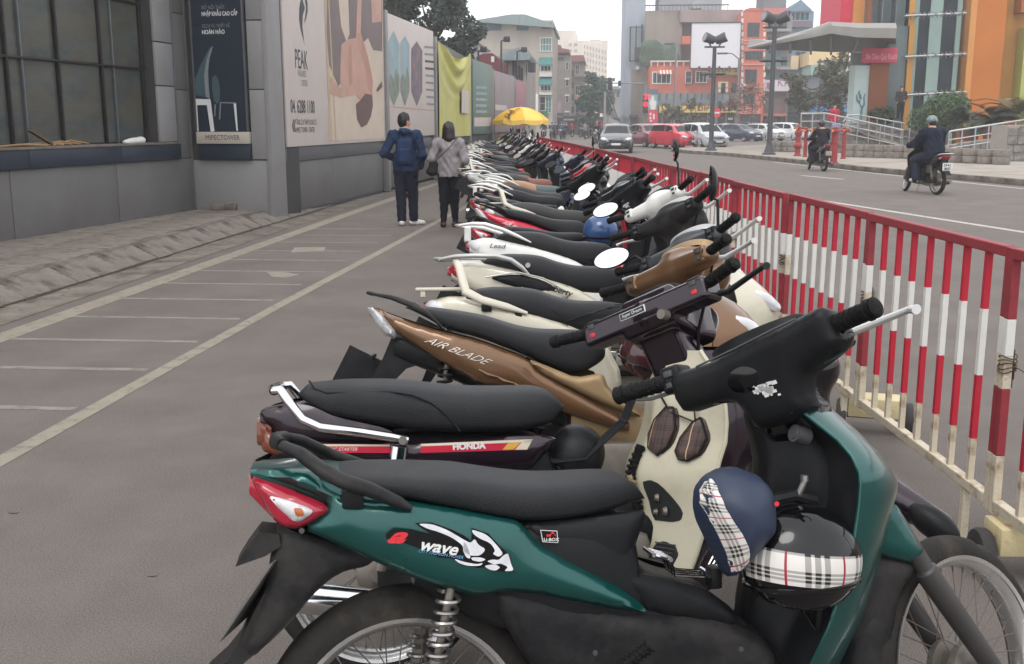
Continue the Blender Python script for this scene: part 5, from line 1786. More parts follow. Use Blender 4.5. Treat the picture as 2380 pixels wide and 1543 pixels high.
def bars(root,c,M):
 """grips, switch boxes, levers"""
 s0,h0,rise,hw=c['bar'][1],c['bar'][2],c['bar'][3],c['bar'][4]
 gr=c.get('gr',.0165)
 sw=c.get('swm',BLKP)
 for sg in(-1,1):
  a,b=Vector((s0+.005,sg*.195,h0+rise*.5)),Vector((s0-.03,sg*hw,h0+rise))
  P=[a.lerp(b,t)for t in(0,.06,.07,.5,.86,.87,.9,.91,1)]
  obj_=add_steered(root,'grip',MB().tube(P,[gr+.009,gr+.009,gr,gr,gr,gr+.004,gr+.004,gr+.002,gr+.003],16),GRIPM,M)
  mb=MB()
  for k in range(5):
   q=a.lerp(b,.2+.12*k)
   d=(b-a).normalized()
   mb.tube([q,q+d*.006],gr+.0014,16)
  add_steered(root,'grip_rib',mb,GRIPM,M,35,parent=obj_)
  e=(b-a).normalized()
  add_steered(root,'bar_end',MB().tube([b,b+e*.004,b+e*.009],[gr+.001,gr+.002,gr*.7],14),c.get('barend',GRIPM),M,35,parent=obj_)
  q=a-(b-a).normalized()*.022
  f=blend([rbox(tuple(q),(.03,.026,.03),.01),cone(tuple(q),tuple(q+Vector((.03,0,0))),.022,.018)],.015)
  o=add_steered(root,'switch_box',solid(MB(),f,tuple(q-Vector((.06,.06,.06))),tuple(q+Vector((.08,.06,.06))),c.get('res',.006)),sw,M,50)
  add_steered(root,'switch',MB().box((q.x-.036,q.y-.011,q.z+.004),(q.x-.028,q.y+.011,q.z+.018),.002),c.get('switch',GREYT),M,35,parent=o)
  add_steered(root,'switch',MB().box((q.x-.036,q.y-.009,q.z-.02),(q.x-.028,q.y+.009,q.z-.008),.002),SWRED if c.get('redsw')else GREYT,M,35,parent=o)
  if not c.get('far'):
   cb_=q+Vector((.02,0,-.01))
   add_steered(root,'cable',MB().tube([cb_,cb_+Vector((.05,-sg*.03,.0)),(s0+.10,sg*.09,h0-.07),(s0+.12,sg*.05,h0-.16)],.0045,6),BLKP,M)
  if sg<0 or c.get('llever'):
   lm=c.get('leverm',mat('lever_silver',(196,196,194),.32,metal=.35,var=.06,scale=20))
   L=[(s0+.04,sg*.19,h0-.012),(s0+.062,sg*.225,h0-.012),(s0+.075,sg*.28,h0+rise*.6-.006),(s0+.068,sg*.34,h0+rise-.004),(s0+.055,sg*(hw+.035),h0+rise-.008),(s0+.05,sg*(hw+.046),h0+rise-.012)]
   add_steered(root,'brake_lever',MB().tube(L,[.013,.011,.0095,.009,.0095,.0125],10,sq=.8),lm,M)
  else:
   L=[(s0+.03,sg*.2,h0-.02),(s0+.02,sg*.26,h0-.02),(s0+.0,sg*(hw-.02),h0-.012+rise)]
   if c.get('lrod'):
    add_steered(root,'lever',MB().tube(L,.005,8),ALU,M)
def cowl_wave(c):
 s0,h0=c['bar'][1],c['bar'][2]
 P=lambda x,y,z:(s0+x,y,h0+z)
 fs=[cone(P(.07,0,.0),P(.02,.19,.0),.072,.04),cone(P(.07,0,.0),P(.02,-.19,.0),.072,.04),rbox(P(.115,0,-.10),(.064,.088,.14),.04,(0,-20,0)),ell(P(.12,0,.035),(.10,.14,.05),(0,18,0)),ell(P(.17,0,-.02),(.075,.125,.085))]
 return fs
def cowl_box(c):
 s0,h0=c['bar'][1],c['bar'][2]
 P=lambda x,y,z:(s0+x,y,h0+z)
 return[rbox(P(.02,.1,.0),(.042,.11,.032),.012),rbox(P(.02,-.1,.0),(.042,.11,.032),.012),rbox(P(.07,0,-.01),(.075,.09,.06),.02,(0,14,0)),rbox(P(.10,0,-.11),(.05,.068,.09),.018,(0,-20,0)),rbox(P(.15,0,-.02),(.05,.10,.075),.03)]
def cowl_scoot(c):
 s0,h0=c['bar'][1],c['bar'][2]
 P=lambda x,y,z:(s0+x,y,h0+z)
 return[cone(P(.05,0,.005),P(.015,.19,.0),.052,.036),cone(P(.05,0,.005),P(.015,-.19,.0),.052,.036),rbox(P(.10,0,-.06),(.055,.075,.09),.035,(0,-20,0)),ell(P(.13,0,.03),(.11,.13,.045),(0,22,0)),ell(P(.16,0,-.03),(.07,.13,.07))]
COWL=dict(wave=cowl_wave,box=cowl_box,scoot=cowl_scoot)
def add_cowl(root,c,M):
 s0,h0=c['bar'][1],c['bar'][2]
 kind=c['cowlkind']
 f=blend(COWL[kind](c),.045 if kind=='wave'else(.012 if kind=='box'else .03))
 o=add_steered(root,'handlebar_cowl',solid(MB(),f,(s0-.07,-.25,h0-.27),(s0+.28,.25,h0+.11),c.get('res',.006)),c['cowl'],M,45)
 z={'wave':.074,'box':.062,'scoot':.078}[kind]
 cx={'wave':.095,'box':.085,'scoot':.12}[kind]
 mb=MB()
 mb.X=Matrix.Translation((s0+cx,0,h0+z))@Matrix.Rotation(radians({'wave':18,'box':14,'scoot':22}[kind]),4,'Y')
 a,b=(.06,.125)if kind!='box'else(.045,.08)
 n=40
 rim_=MB()
 rim_.X=mb.X
 vs=[]
 for(q,zz)in((1.0,-.02),(1.0,.004),(.95,.008),(.9,.002)):
  vs+=[(a*q*cos(2*pi*i/n),b*q*math.copysign(abs(sin(2*pi*i/n))**.8,sin(2*pi*i/n)),zz)for i in range(n)]
 rim_.add(vs,[(j*n+i,j*n+(i+1)%n,(j+1)*n+(i+1)%n,(j+1)*n+i)for j in range(3)for i in range(n)])
 mb.add([(a*.91*cos(2*pi*i/n),b*.91*math.copysign(abs(sin(2*pi*i/n))**.8,sin(2*pi*i/n)),.003)for i in range(n)],[tuple(range(n))])
 add_steered(root,'instrument_rim',rim_,c.get('rimm',BLKP),M,50,parent=o)
 add_steered(root,'instrument_glass',mb,c.get('glassm',mat('instrument_glass',(40,44,46),.08,var=.3,scale=20,coat=.5)),M,0,parent=o)
 hl=MB()
 hl.add(*[(lambda v,fcs:([(s0+.205+(p[0]+.004)*1.6,p[1],h0-.02+p[2])for p in v],fcs))(*_ell_pts((.10,.065),.03))][0])
 add_steered(root,'headlight',hl,CLEARL,M,60)
 return o
def fork_and_fender(root,c,M,R,s1,fm,fork=True):
 if fork:
  for sg in(-1,1):
   add_steered(root,'fork_leg',MB().tube([(s1-.155,sg*.075,R+.37),(s1-.12,sg*.075,R+.31),(s1-.118,sg*.075,R+.30),(s1-.01,sg*.075,R+.02),(s1+.005,sg*.075,R-.02)],[.015,.015,.024,.022,.018],14),FORK,M)if not c.get('lowfork')else add_steered(root,'fork_leg',MB().tube([(1.085,sg*.075,.585),(1.105,sg*.075,.55),(1.107,sg*.075,.546),(s1+.03,sg*.075,R-.01)],[.02,.02,.026,.021],14),FORK,M)
 rows=[]
 for i in range(19):
  a=radians(c.get('fa0',20)+(c.get('fa1',190)-c.get('fa0',20))*i/18)
  w=.056*(1 if i>4 else .35+.65*i/4)
  r0=R+.035
  row=[]
  for u,dr in((-1.0,-.045),(-.95,-.01),(-.6,.012),(0,.02),(.6,.012),(.95,-.01),(1.0,-.045)):
   row.append((s1+(r0+dr)*cos(a),w*u,R+(r0+dr)*sin(a)))
  rows.append(row)
 add_steered(root,'front_fender',MB().shell(rows),fm,M,60)
def finish_low(root,c,R,WB,m=BLKD):
 """engine, exhaust, chain case, stand and pegs: mostly in the shade under the body"""
 e=MB()
 e.box((.46,-.12,.20),(.74,.13,.40),.03)
 for k in range(7):
  e.box((.72+.024*k,-.085,.27),(.73+.024*k,.085,.40),.002)
 obj('engine',e,ALUD,root)
 ex=MB().tube([(.92,-.07,.30),(.86,-.10,.20),(.6,-.12,.17),(.3,-.13,.2),(.28,-.13,.2),(-.18,-.15,.27),(-.24,-.15,.28)],[.014,.014,.014,.016,.036,.042,.036],14)
 obj('exhaust',ex,c.get('exm',CHR),root)
 obj('swing_arm',MB().bar((.36,-.075,.30),(0,-.075,R),.03,.045).bar((.36,.075,.30),(0,.075,R),.03,.045),BLKD,root)
 obj('chain_case',MB().box((-.06,.05,.24),(.44,.085,.37),.02),BLKD,root)
 for sg in(-1,1):
  obj('foot_peg',MB().tube([(.56,sg*.12,.24),(.56,sg*.25,.245)],.016,10),GRIPM,root)
 obj('side_stand',MB().tube([(.5,.12,.2),(.42,.22,.045)],.011,8),ALUD,root)
def bike_root(c):
 x,y,hd,lean=c['pose']
 return thing('motorbike'if c['kind']=='wave'else 'scooter',c['label'],'motorbike'if c['kind']=='wave'else 'scooter',(x,y,0),(-radians(lean),0,radians(hd)),'motorbikes parked in a row along the barrier')
def side_pair(root,name,out,y0,bulge,r,m,res=.014,thick=.02,both_=True,**k):
 o=[]
 for sg in((-1,1)if both_ else(-1,)):
  o.append(obj(name,MB().pillow(out,y0,bulge,r,sg,res if sg<0 else res*1.8,thick),m,root,smooth=50))
 return o
def decal(root,y,pts,m,name='decal',parent=None):
 return obj(name,MB().add([(s,-y,h)for s,h in pts],[tuple(range(len(pts)))]),m,parent or root,smooth=0)
def dtext(root,txt,s,h,size,y,m,ang=0.0,parent=None,**k):
 a=radians(ang)
 return lettering(txt,size,m,parent or root,basis((s,-y,h),(cos(a),0,sin(a)),(-sin(a),0,cos(a))),**k)
R1,WB=.297,1.262
GREEN=paint('green_paint',(10,74,70),.5,.28)
c1=dict(kind='wave',pose=(-.351,1.843,15,10),label='dark green motorbike with black seat and silver creature sticker, nearest of the row',bar=(42,.70,1.02,0,.31),cowl=BLKP,cowlkind='wave',res=.0045,lrod=True,gr=.018)
g=bike_root(c1)
M1=steer_matrix(.70,1.02,42)
M1w=steer_matrix(.72,1.02,24)
panel=[(-.282,.852),(-.21,.851),(-.165,.848),(-.13,.807),(-.066,.790),(.0,.786),(.084,.768),(.176,.744),(.222,.732),(.263,.682),(.316,.647),(.379,.611),(.427,.582),(.462,.552),(.478,.531),(.442,.536),(.345,.562),(.251,.59),(.188,.60),(.14,.594),(.11,.602),(.049,.624),(-.011,.65),(-.07,.679),(-.128,.708),(-.19,.74),(-.138,.781),(-.154,.799),(-.245,.838)]
yw=lambda s,h:.075+.055*min(1,max(0,(s+.29)/.3))-.012*max(0,(s-.2)/.3)-.07*max(0,h-.78)
pn=side_pair(g,'side_panel',panel,yw,.022,.05,GREEN,res=.011)
obj('tail_cover',MB().loft([(-.285,.835,.853,.06),(-.2,.80,.852,.09),(-.1,.75,.838,.11),(0,.74,.80,.12)],n=24,kt=5,kb=3),GREEN,g)
tl=[(-.287,.843),(-.258,.784),(-.239,.752),(-.221,.742),(-.198,.74),(-.171,.751),(-.136,.774),(-.154,.79),(-.245,.828)]
yt=lambda s,h:.07+.05*min(1,max(0,(s+.29)/.2))
for o in side_pair(g,'tail_light',tl,yt,.02,.03,REDL2,res=.008):
 sgn=-1 if o.data.vertices[0].co.y<0 else 1
 lens=[(-.252,.808),(-.219,.80),(-.172,.781),(-.169,.774),(-.194,.756),(-.209,.760),(-.231,.781)]
 obj('indicator_lens',MB().pillow(lens,lambda s,h:yt(s,h)+.019,.008,.02,sgn,.007,.01),CLEARL,o,smooth=50)
 obj('bulb',MB().pillow([(-.205,.785),(-.188,.783),(-.185,.77),(-.2,.768)],lambda s,h:yt(s,h)+.0275,.003,.01,sgn,.006,.004),AMBER,o,smooth=50)
obj('tail_light_centre',MB().loft([(-.288,.80,.842,.062),(-.24,.75,.835,.085),(-.2,.742,.82,.09)],n=20,kt=4,kb=4),REDL2,g)
top=[(-.16,.846),(-.09,.845),(.005,.838),(.118,.829),(.183,.815),(.257,.802),(.318,.798),(.386,.799),(.45,.800),(.486,.782),(.50,.75)]
bot=[(-.16,.80),(.009,.785),(.084,.764),(.176,.739),(.239,.722),(.318,.720),(.383,.724),(.448,.730),(.50,.738)]
se1=obj('seat',seat_mesh(top,bot,.135,.085,.11,n=18),VINYL,g,smooth=60)
mb=MB()
for k in range(60):
 t_=random.random()
 a=(.462+.03*t_+random.uniform(-.004,.004),-.055+random.uniform(-.012,.012),.797-.05*t_**1.4)
 mb.add([a,(a[0]+random.uniform(-.006,.006),a[1]-.004,a[2]+random.uniform(-.002,.006)),(a[0]+.003,a[1]-.003,a[2]-.003)],[(0,1,2)])
obj('frayed_edge',mb,mat('frayed_foam',(160,140,108),.9),se1,smooth=0,kind='stuff')
RP=[(-.222,.897),(-.19,.884),(-.15,.856),(-.114,.836),(-.065,.817),(-.012,.79),(.014,.776)]
mb=MB()
for sg in(-1,1):
 pts=[(s,sg*(.062+.09*min(1,(s+.23)/.1)),h)for s,h in RP]
 mb.tube(pts,[.013,.016,.018,.018,.018,.015,.006],12,sq=.75)
mb.tube([(-.222,-.062,.897),(-.236,-.03,.899),(-.238,.03,.899),(-.222,.062,.897)],[.013,.014,.014,.013],12)
obj('grab_rail',mb,BLKD,g,smooth=60)
for sg in(-1,1):
 obj('rail_mount',MB().box((-.115,sg*.09,.78),(-.075,sg*.14,.815),.004),BLKP,g)
obj('body_cover',MB().loft([(.02,.60,.72,.09),(.14,.52,.735,.11),(.3,.46,.732,.125),(.42,.42,.728,.118),(.462,.41,.70,.112),(.475,.40,.625,.108),(.54,.38,.582,.105),(.61,.36,.56,.10),(.66,.34,.522,.098),(.74,.32,.452,.092),(.84,.30,.40,.085),(.92,.28,.34,.07)],n=28,sub=4,kt=4,kb=3),BLKP,g,smooth=45)
ub=[(.227,.722),(.35,.722),(.482,.730),(.484,.724),(.466,.674),(.452,.643),(.448,.621),(.464,.607),(.542,.585),(.609,.562),(.66,.522),(.70,.47),(.478,.525),(.462,.552),(.427,.582),(.379,.611),(.316,.647),(.263,.682)]
side_pair(g,'inner_panel',ub,.104,.012,.035,BLKP,res=.013)
lc=[(.16,.596),(.188,.602),(.251,.588),(.345,.560),(.442,.534),(.50,.520),(.56,.515),(.64,.50),(.72,.462),(.755,.42),(.76,.36),(.72,.28),(.42,.27),(.30,.36),(.22,.47)]
side_pair(g,'lower_cover',lc,.105,.022,.05,BLKD,res=.014)
lc2=[(.30,.53),(.44,.505),(.56,.49),(.66,.465),(.705,.435),(.70,.405),(.62,.37),(.45,.34),(.38,.40)]
dt=decal(g,.1335,[(.262,.714),(.296,.710),(.297,.686),(.266,.690)],LABEL,'sticker')
decal(g,.1340,[(.2635,.7125),(.2945,.7088),(.2955,.6875),(.2675,.6913)],BLKG,'sticker_face',parent=dt)
dtext(g,'U-BOX',.268,.692,.0085,.1345,LABEL,-4,parent=dt,bold=.0002,sx=1.15)
decal(g,.1346,[(.274,.700),(.283,.700),(.283,.7045),(.290,.7045),(.290,.700),(.2935,.700),(.287,.7105),(.281,.7045),(.274,.7045)],SWRED,'arrow',parent=dt)
LY=.1575
SILV=mat('sticker_silver',(208,210,214),.25,var=.18,scale=30,metal=.2)
PZ=lambda L:[(-.035+(x-1115)*.000298-0*y,.737-(y-710)*.000298-(x-1115)*.0000185)for x,y in L]
def chaik(P,n=2):
 P=[Vector(p)for p in P]
 for _ in range(n):
  P=[q for i in range(len(P))for q in(P[i].lerp(P[(i+1)%len(P)],.2),P[i].lerp(P[(i+1)%len(P)],.8))]
 return[tuple(p)for p in P]
swb=decal(g,LY-.0006,PZ([(1108,730),(1150,695),(1270,700),(1400,735),(1330,690),(1295,660),(1400,655),(1520,700),(1600,740),(1650,780),(1660,700),(1650,690),(1760,730),(1830,810),(1870,850),(1895,870),(1905,930),(1922,972),(1840,975),(1770,970),(1740,945),(1690,950),(1580,930),(1520,885),(1440,880),(1290,810),(1200,775),(1110,755)]),BLKG,'sticker')
for pts in([(1310,662),(1400,665),(1500,705),(1580,755),(1640,790),(1670,760),(1690,800),(1740,830),(1700,870),(1640,870),(1600,850),(1590,800),(1520,750),(1440,715),(1370,695)],[(1650,700),(1750,735),(1820,815),(1850,860),(1820,880),(1780,860),(1800,840),(1770,790),(1700,760),(1660,730)],[(1850,870),(1880,855),(1890,890),(1900,930),(1916,970),(1850,972),(1880,945),(1830,920),(1790,930),(1740,905),(1780,895),(1820,900)],[(1530,885),(1600,910),(1680,925),(1720,915),(1700,935),(1620,935),(1560,915)],[(1720,935),(1790,925),(1830,945),(1800,968),(1760,962)],[(1640,880),(1700,880),(1740,895),(1700,910),(1650,900)],[(1600,770),(1630,830),(1640,890),(1610,880),(1590,830)]):
 decal(g,LY+.0004,chaik(PZ(pts)),SILV,'sticker_shape',parent=swb)
dtext(g,'a',-.036,.7165,.040,LY+.0006,SWRED,-5,parent=swb,bold=.0016,shear=.55,sx=1.7)
dtext(g,'wave',.023,.699,.032,LY+.0006,LABEL,-13,parent=swb,bold=.0008,shear=.3,sx=1.1)
dtext(g,'CITY FASHION MOVER',.022,.694,.0085,LY+.0006,mat('sticker_blue',(96,150,190),.4),-13,parent=swb,shear=.2)
mg=[(-.24,.75),(-.195,.72),(-.09,.67),(-.071,.652),(-.109,.647),(-.138,.634),(-.174,.605),(-.219,.555),(-.257,.521),(-.305,.486),(-.352,.446),(-.40,.428),(-.385,.452),(-.35,.48),(-.322,.513),(-.285,.585),(-.235,.665)]
obj('rear_mudguard',MB().prism(mg,-.062,.062),BLKD,g,smooth=30)
for sg in(-1,1):
 obj('mudguard_side',MB().pillow([(-.24,.74),(-.13,.70),(-.05,.665),(-.072,.650),(-.112,.645),(-.14,.632),(-.176,.603),(-.222,.552),(-.30,.485),(-.31,.52),(-.27,.60)],.06,.012,.03,sg,.014,.02),BLKD,g,smooth=50)
pa,pb=Vector((-.222,0,.678)),Vector((-.325,0,.536))
pm=MB()
d_=(pb-pa).normalized()
nn=Vector((-.75,0,.0))+Vector((0,0,-.55))
pm.bar(pa-Vector((.006,0,.004)),pb-Vector((.006,0,.004)),.19,.004,up=(0,1,0))
obj('number_plate',MB().add([pa+Vector((-.03,-.095,0)),pa+Vector((.02,.095,0)),pb+Vector((.02,.095,0)),pb+Vector((-.03,-.095,0)),pa+Vector((-.025,-.095,0)),pa+Vector((.025,.095,0)),pb+Vector((.025,.095,0)),pb+Vector((-.025,-.095,0))],[(0,1,2,3),(7,6,5,4),(0,4,5,1),(1,5,6,2),(2,6,7,3),(3,7,4,0)]),mat('plate_shaded_dusty',(92,90,86),.5,var=.2,scale=20),g,smooth=0)  # mid grey paints the shade of the back-lit plate
flap=[(-.272,.735),(-.235,.728),(-.232,.705),(-.262,.688),(-.318,.672),(-.30,.70)]
obj('plate_flap',MB().prism(flap,-.075,.03),BLKD,g,smooth=30)
shock(g,-.125,(.088,.625),(.02,.33))
shock(g,.125,(.088,.625),(.02,.33))
add_wheel(g,0,R1,.046,True)
add_wheel(g,WB,R1,.038,True,M1w)
tip=[(.775,.955),(.819,.908),(.867,.861),(.889,.825),(.892,.775),(.886,.72),(.87,.642),(.849,.581),(.827,.52),(.805,.459),(.78,.39),(.76,.33)]
fr_=[(.89,.945),(.971,.872),(1.026,.811),(1.066,.759),(1.067,.74),(1.051,.698),(1.038,.644),(1.019,.587),(.991,.511),(.959,.434),(.93,.37),(.90,.33)]
hs=[.33,.36,.40,.45,.50,.55,.60,.65,.70,.735,.755,.775,.80,.83,.86,.89,.92,.945]
wsh=lambda h:.215-.10*max(0,(h-.80)/.15)-.05*max(0,(.5-h)/.17)
obj('leg_shield',MB().shell(shield_rows(tip,fr_,wsh,hs,n=31,px_=2.0,py_=1.45)),GREEN,g,smooth=60)
mid=[(.752,.955),(.75,.90),(.765,.85),(.775,.80),(.77,.7),(.75,.6),(.73,.52),(.72,.45),(.71,.33)]
T_,M__=[(h,s)for s,h in tip],[(h,s)for s,h in mid]
rows=[]
for h in hs:
 a,b2,w_=interp(T_,h),interp(M__,h),wsh(h)-.004
 pk_=a+.02*min(1,max(0,(.9-h)/.1))
 rows.append([(float(np.interp(abs(u),[0,.22,.5,.8,1],[b2,b2+.004,a-.012,a-.006,a]))-.002,w_*u,h)for u in np.linspace(-1,1,41)])
obj('inner_shield',MB().shell(rows),BLKP,g,smooth=60)
for sg in(-1,1):
 obj('shield_edge',MB().tube([(interp([(h,s)for s,h in tip],h),sg*(wsh(h)-.002),h)for h in hs],.004,8),GREEN,g)
obj('ignition_lock',MB().tube([(.83,-.11,.862),(.80,-.118,.872)],[.02,.018],20).tube([(.80,-.118,.872),(.798,-.1185,.8727)],[.012,.011],16),GREYT,g)
COV=[(.176,1.016),(.158,1.031),(.117,1.027),(.068,1.026),(.018,1.031),(-.058,1.04),(-.132,1.047),(-.158,1.052),(-.206,1.058),(-.219,1.044),(-.22,1.0),(-.231,.981),(-.19,.966),(-.126,.947),(-.108,.913),(-.106,.879),(-.044,.866),(.024,.868),(.034,.915),(.047,.936),(.086,.946),(.129,.946),(.172,.945),(.18,.972)]
mb=MB()
mb.X=Matrix(((0,1,-.3,.69+.3*1.02),(1,0,0,0),(0,0,1,0),(0,0,0,1)))
mb.pillow(COV,.005,.022,.035,-1,.009,.045)
cw1=add_steered(g,'handlebar_cowl',mb,BLKP,M1,50)
f_=blend([cone((.735,.0,.985),(.72,.16,.985),.058,.03),cone((.735,0,.985),(.72,-.2,1.0),.058,.035),rbox((.79,-.03,.93),(.055,.07,.09),.035,(0,-20,0)),ell((.83,-.02,.975),(.085,.12,.075))],.03)
add_steered(g,'headlight_shell',solid(MB(),f_,(.62,-.27,.80),(.95,.25,1.1),.005),BLKG,M1,50,parent=cw1)
rows=[]
for k in range(37):
 a=2*pi*k/36
 rows.append([(.735+.05*cos(a)*q,-.03+.115*sin(a)*q,1.052+dz+.25*.115*sin(a)*-.28)for q,dz in((1.0,-.04),(1.0,.006),(.93,.012),(.86,.0),(.5,-.008),(.02,-.01))])
add_steered(g,'instrument_rim',MB().shell(rows),BLKP,M1,50,parent=cw1)
add_steered(g,'cowl_ridge',MB().tube([(.678,.10,1.026),(.672,.0,1.034),(.668,-.10,1.045),(.672,-.15,1.051)],.0022,6),GREYT,M1,35,parent=cw1)
for(l_,h_)in((-.07,.885),(.01,.90),(-.09,.905)):
 add_steered(g,'screw',MB().lathe([(0,.662),(.006,.662),(.0075,.668)],o=(0,l_,h_),ax='x',n=12)if False else MB().tube([(.70+.3*(1.02-h_)-.012,l_,h_),(.70+.3*(1.02-h_)-.028,l_,h_)],[.008,.006],12),BLKD,M1,35,parent=cw1)
bars(g,c1,M1)
st1=MB()
for k in range(30):
 y,z=random.gauss(-.025,.014),random.gauss(-.085,.009)
 w_,h_=random.uniform(.002,.007),random.uniform(.0015,.005)
 st1 .add([(.757+.0006*k/30,y-w_,1.02+z-h_),(.757,y+w_,1.02+z-h_),(.757-.0,y+w_,1.02+z+h_),(.757,y-w_,1.02+z+h_)],[(0,1,2,3)])
for k in range(len(st1 .f)):
 for i in st1 .f[k]:
  x,y_,z_=st1 .v[i]
  st1 .v[i]=(.69+.3*(1.02-z_)-.0285,y_-.02,z_+.0)
add_steered(g,'peeled_sticker',st1,LABEL,M1,0)
fork_and_fender(g,dict(fa0=125,fa1=195,lowfork=1),steer_matrix(.72,1.02,12),R1,WB,BLKD)
for sg in(-1,1):
 obj('front_fender',MB().pillow([(.99,.72),(1.049,.705),(1.076,.662),(1.12,.597),(1.146,.563),(1.104,.566),(1.019,.590),(.97,.62)],lambda s_,h_:.07-.25*max(0,s_-1.08),.014,.03,sg,.012,.04),GREEN,g,smooth=50)
 obj('fender_skirt',MB().pillow([(1.019,.592),(1.104,.567),(1.088,.537),(1.065,.512),(1.05,.454),(1.04,.353),(1.0,.26),(.92,.24),(.937,.402),(.96,.56)],.058,.014,.04,sg,.014,.03),BLKD,g,smooth=50)
obj('fender_crest',MB().loft([(1.0,.60,.735,.06),(1.055,.58,.706,.055),(1.12,.565,.60,.03),(1.148,.558,.566,.006)],n=18),GREEN,g)
finish_low(g,c1,R1,WB)
pg=MB().tube([(.385,-.20,.445),(.45,-.215,.495)],.011,10)
for k in range(9):
 a_=Vector((.39,-.201,.449)).lerp(Vector((.448,-.2145,.4935)),k/8)
 pg.tube([a_,a_+Vector((.003,0,.0025))],.0145,10)
obj('pillion_peg',pg,GRIPM,g)
for(s_,h_)in((-.19,.748),(.66,.45),(.36,.47),(.60,.39)):
 obj('screw',MB().lathe([(0,-.004),(.0045,-.004),(.0055,0)],o=(s_,-.150 if h_<.56 else-.153,h_),ax='y',n=10),GREYT,g)
rk=MB()
for k in range(4):
 y=-.07+.018*k
 rk.tube([(.50,y-.03,.640),(.535,y-.03,.628),(.548,y-.02,.592),(.64,y,.575),(.70,y+.02,.655)],.0035,7)
rk.tube([(.50,-.105,.64),(.50,-.04,.64)],.0045,7).tube([(.535,-.105,.628),(.535,-.04,.628)],.0045,7)
rk.tube([(.64,-.07,.575),(.64,.01,.575)],.0045,7)
obj('wire_rack',rk,CHR,g)
obj('rack_strap',MB().box((.625,-.09,.555),(.65,-.05,.60),.006),BLKP,g)
obj('helmet_hook',MB().tube([(.80,-.13,.735),(.79,-.155,.755),(.80,-.16,.78)],[.008,.007,.006],10).lathe([(0,.779),(.008,.78),(.008,.792),(0,.793)],o=(.80,-.16,0),n=12),ALU,g)
obj('hook_bracket',MB().tube([(.70,-.15,.74),(.78,-.15,.752),(.83,-.14,.735)],.013,8),BLKP,g)
def place_on(root,c):
 """world matrix of a bike root (before the depsgraph has run)"""
 x,y,hd,lean=c['pose']
 return Matrix.Translation((x,y,0))@Euler((-radians(lean),0,radians(hd))).to_matrix().to_4x4()
PLAID=plaid_mat('burberry_plaid',(206,202,196),(24,24,26),(150,30,50),3.0)
PLAID2=plaid_mat('brown_plaid',(74,54,46),(30,24,24),(190,160,130),3.0)
def helmet(label,W,c,r,m,band=None,tilt=0,rot=(0,0,0),visor=False):
 t=thing('helmet',label,'helmet')
 t.matrix_world=W@Matrix.Translation(c)@Euler([radians(q)for q in rot]).to_matrix().to_4x4()
 f=cut(ell((0,0,0),r),ell((0,.02,-.06),(r[0]*.86,r[1]*.84,r[2]*.95)))
 obj('shell',solid(MB(),f,(-r[0]-.02,-r[1]-.02,-r[2]-.02),(r[0]+.02,r[1]+.02,r[2]+.02),.007),m,t,smooth=60)
 if band:
  mb=MB()
  uv,rows=[],[]
  n,k=48,8
  for i in range(n+1):
   a=-pi*.98+pi*.96*i/n
   row=[]
   for j in range(k+1):
    z=band[1]+(band[2]-band[1])*j/k+tilt*cos(a)
    q=sqrt(max(.05,1-(z/r[2])**2))
    row.append((r[0]*1.008*q*cos(a),r[1]*1.008*q*sin(a),z))
    uv.append((i/n*band[3],j/k*.42))
   rows.append(row)
  mb.shell(rows)
  mb.uv=uv
  obj('plaid_band',mb,band[0],t,smooth=60)
 mb=MB()
 zt=-r[2]*.35
 q=sqrt(1-.35**2)
 mb.tube([(r[0]*q*1.005*cos(a),r[1]*q*1.005*sin(a),zt)for a in np.linspace(0,2*pi,41)],.006,6,caps=False)
 obj('edge_trim',mb,BLKG,t)
 if visor:
  rows=[]
  for i in range(13):
   a=-.9+1.8*i/12
   rows.append([(r[0]*.98*cos(a),r[1]*.98*sin(a),-.01),(r[0]*1.25*cos(a*.8),r[1]*1.15*sin(a*.8),-.03)])
  obj('peak',MB().shell(rows),m,t)
 obj('strap',MB().tube([(.0,-r[1]*.8,-.05),(.02,-.02,-r[2]*1.25),(.0,r[1]*.8,-.05)],.006,6,sq=.4),BLKP,t)
 return t
W1=place_on(g,c1)
helmet('glossy black helmet with plaid band hanging inside the green leg shield',W1,(.782,-.175,.626),(.124,.09,.112),BLKG,(PLAID,-.036,.028,1.0),-.018,(0,0,4))
t=thing('helmet','navy blue cap helmet with plaid edge hung in front of black plaid helmet','helmet')
t.matrix_world=W1
NAVYH=mat('helmet_navy',(36,46,66),.5,var=.1,scale=4)
nav=MB().pillow([(.563,.748),(.567,.782),(.587,.805),(.617,.818),(.65,.819),(.689,.804),(.71,.779),(.717,.738),(.716,.70),(.705,.682),(.668,.647),(.641,.623),(.622,.607),(.613,.62),(.599,.652),(.581,.691),(.568,.72)],.19,.085,.085,-1,.007,.03)
obj('shell',nav,NAVYH,t,smooth=70)
from mathutils.bvhtree import BVHTree
bv=BVHTree.FromPolygons([Vector(p)for p in nav.v],nav.f)
mb=MB()
uv,rows=[],[]
LB_=[(.574,.800),(.563,.785),(.5645,.758),(.574,.729),(.588,.700),(.602,.668),(.617,.625)]
RB_=[(.590,.804),(.588,.785),(.594,.757),(.606,.733),(.622,.708),(.634,.682),(.643,.648)]
for i in range(25):
 u_=i/24*6
 k_=min(int(u_),5)
 a_,b_2=Vector(LB_[k_]).lerp(Vector(LB_[k_+1]),u_-k_),Vector(RB_[k_]).lerp(Vector(RB_[k_+1]),u_-k_)
 row=[]
 for j in range(6):
  q=a_.lerp(b_2,j/5)
  hit=bv.ray_cast(Vector((q.x,-1,q.y)),Vector((0,1,0)))[0]
  row.append((q.x,(hit.y if hit else-.20)-.002,q.y))
  uv.append((i/24*1.35,j/5*.30))
 rows.append(row)
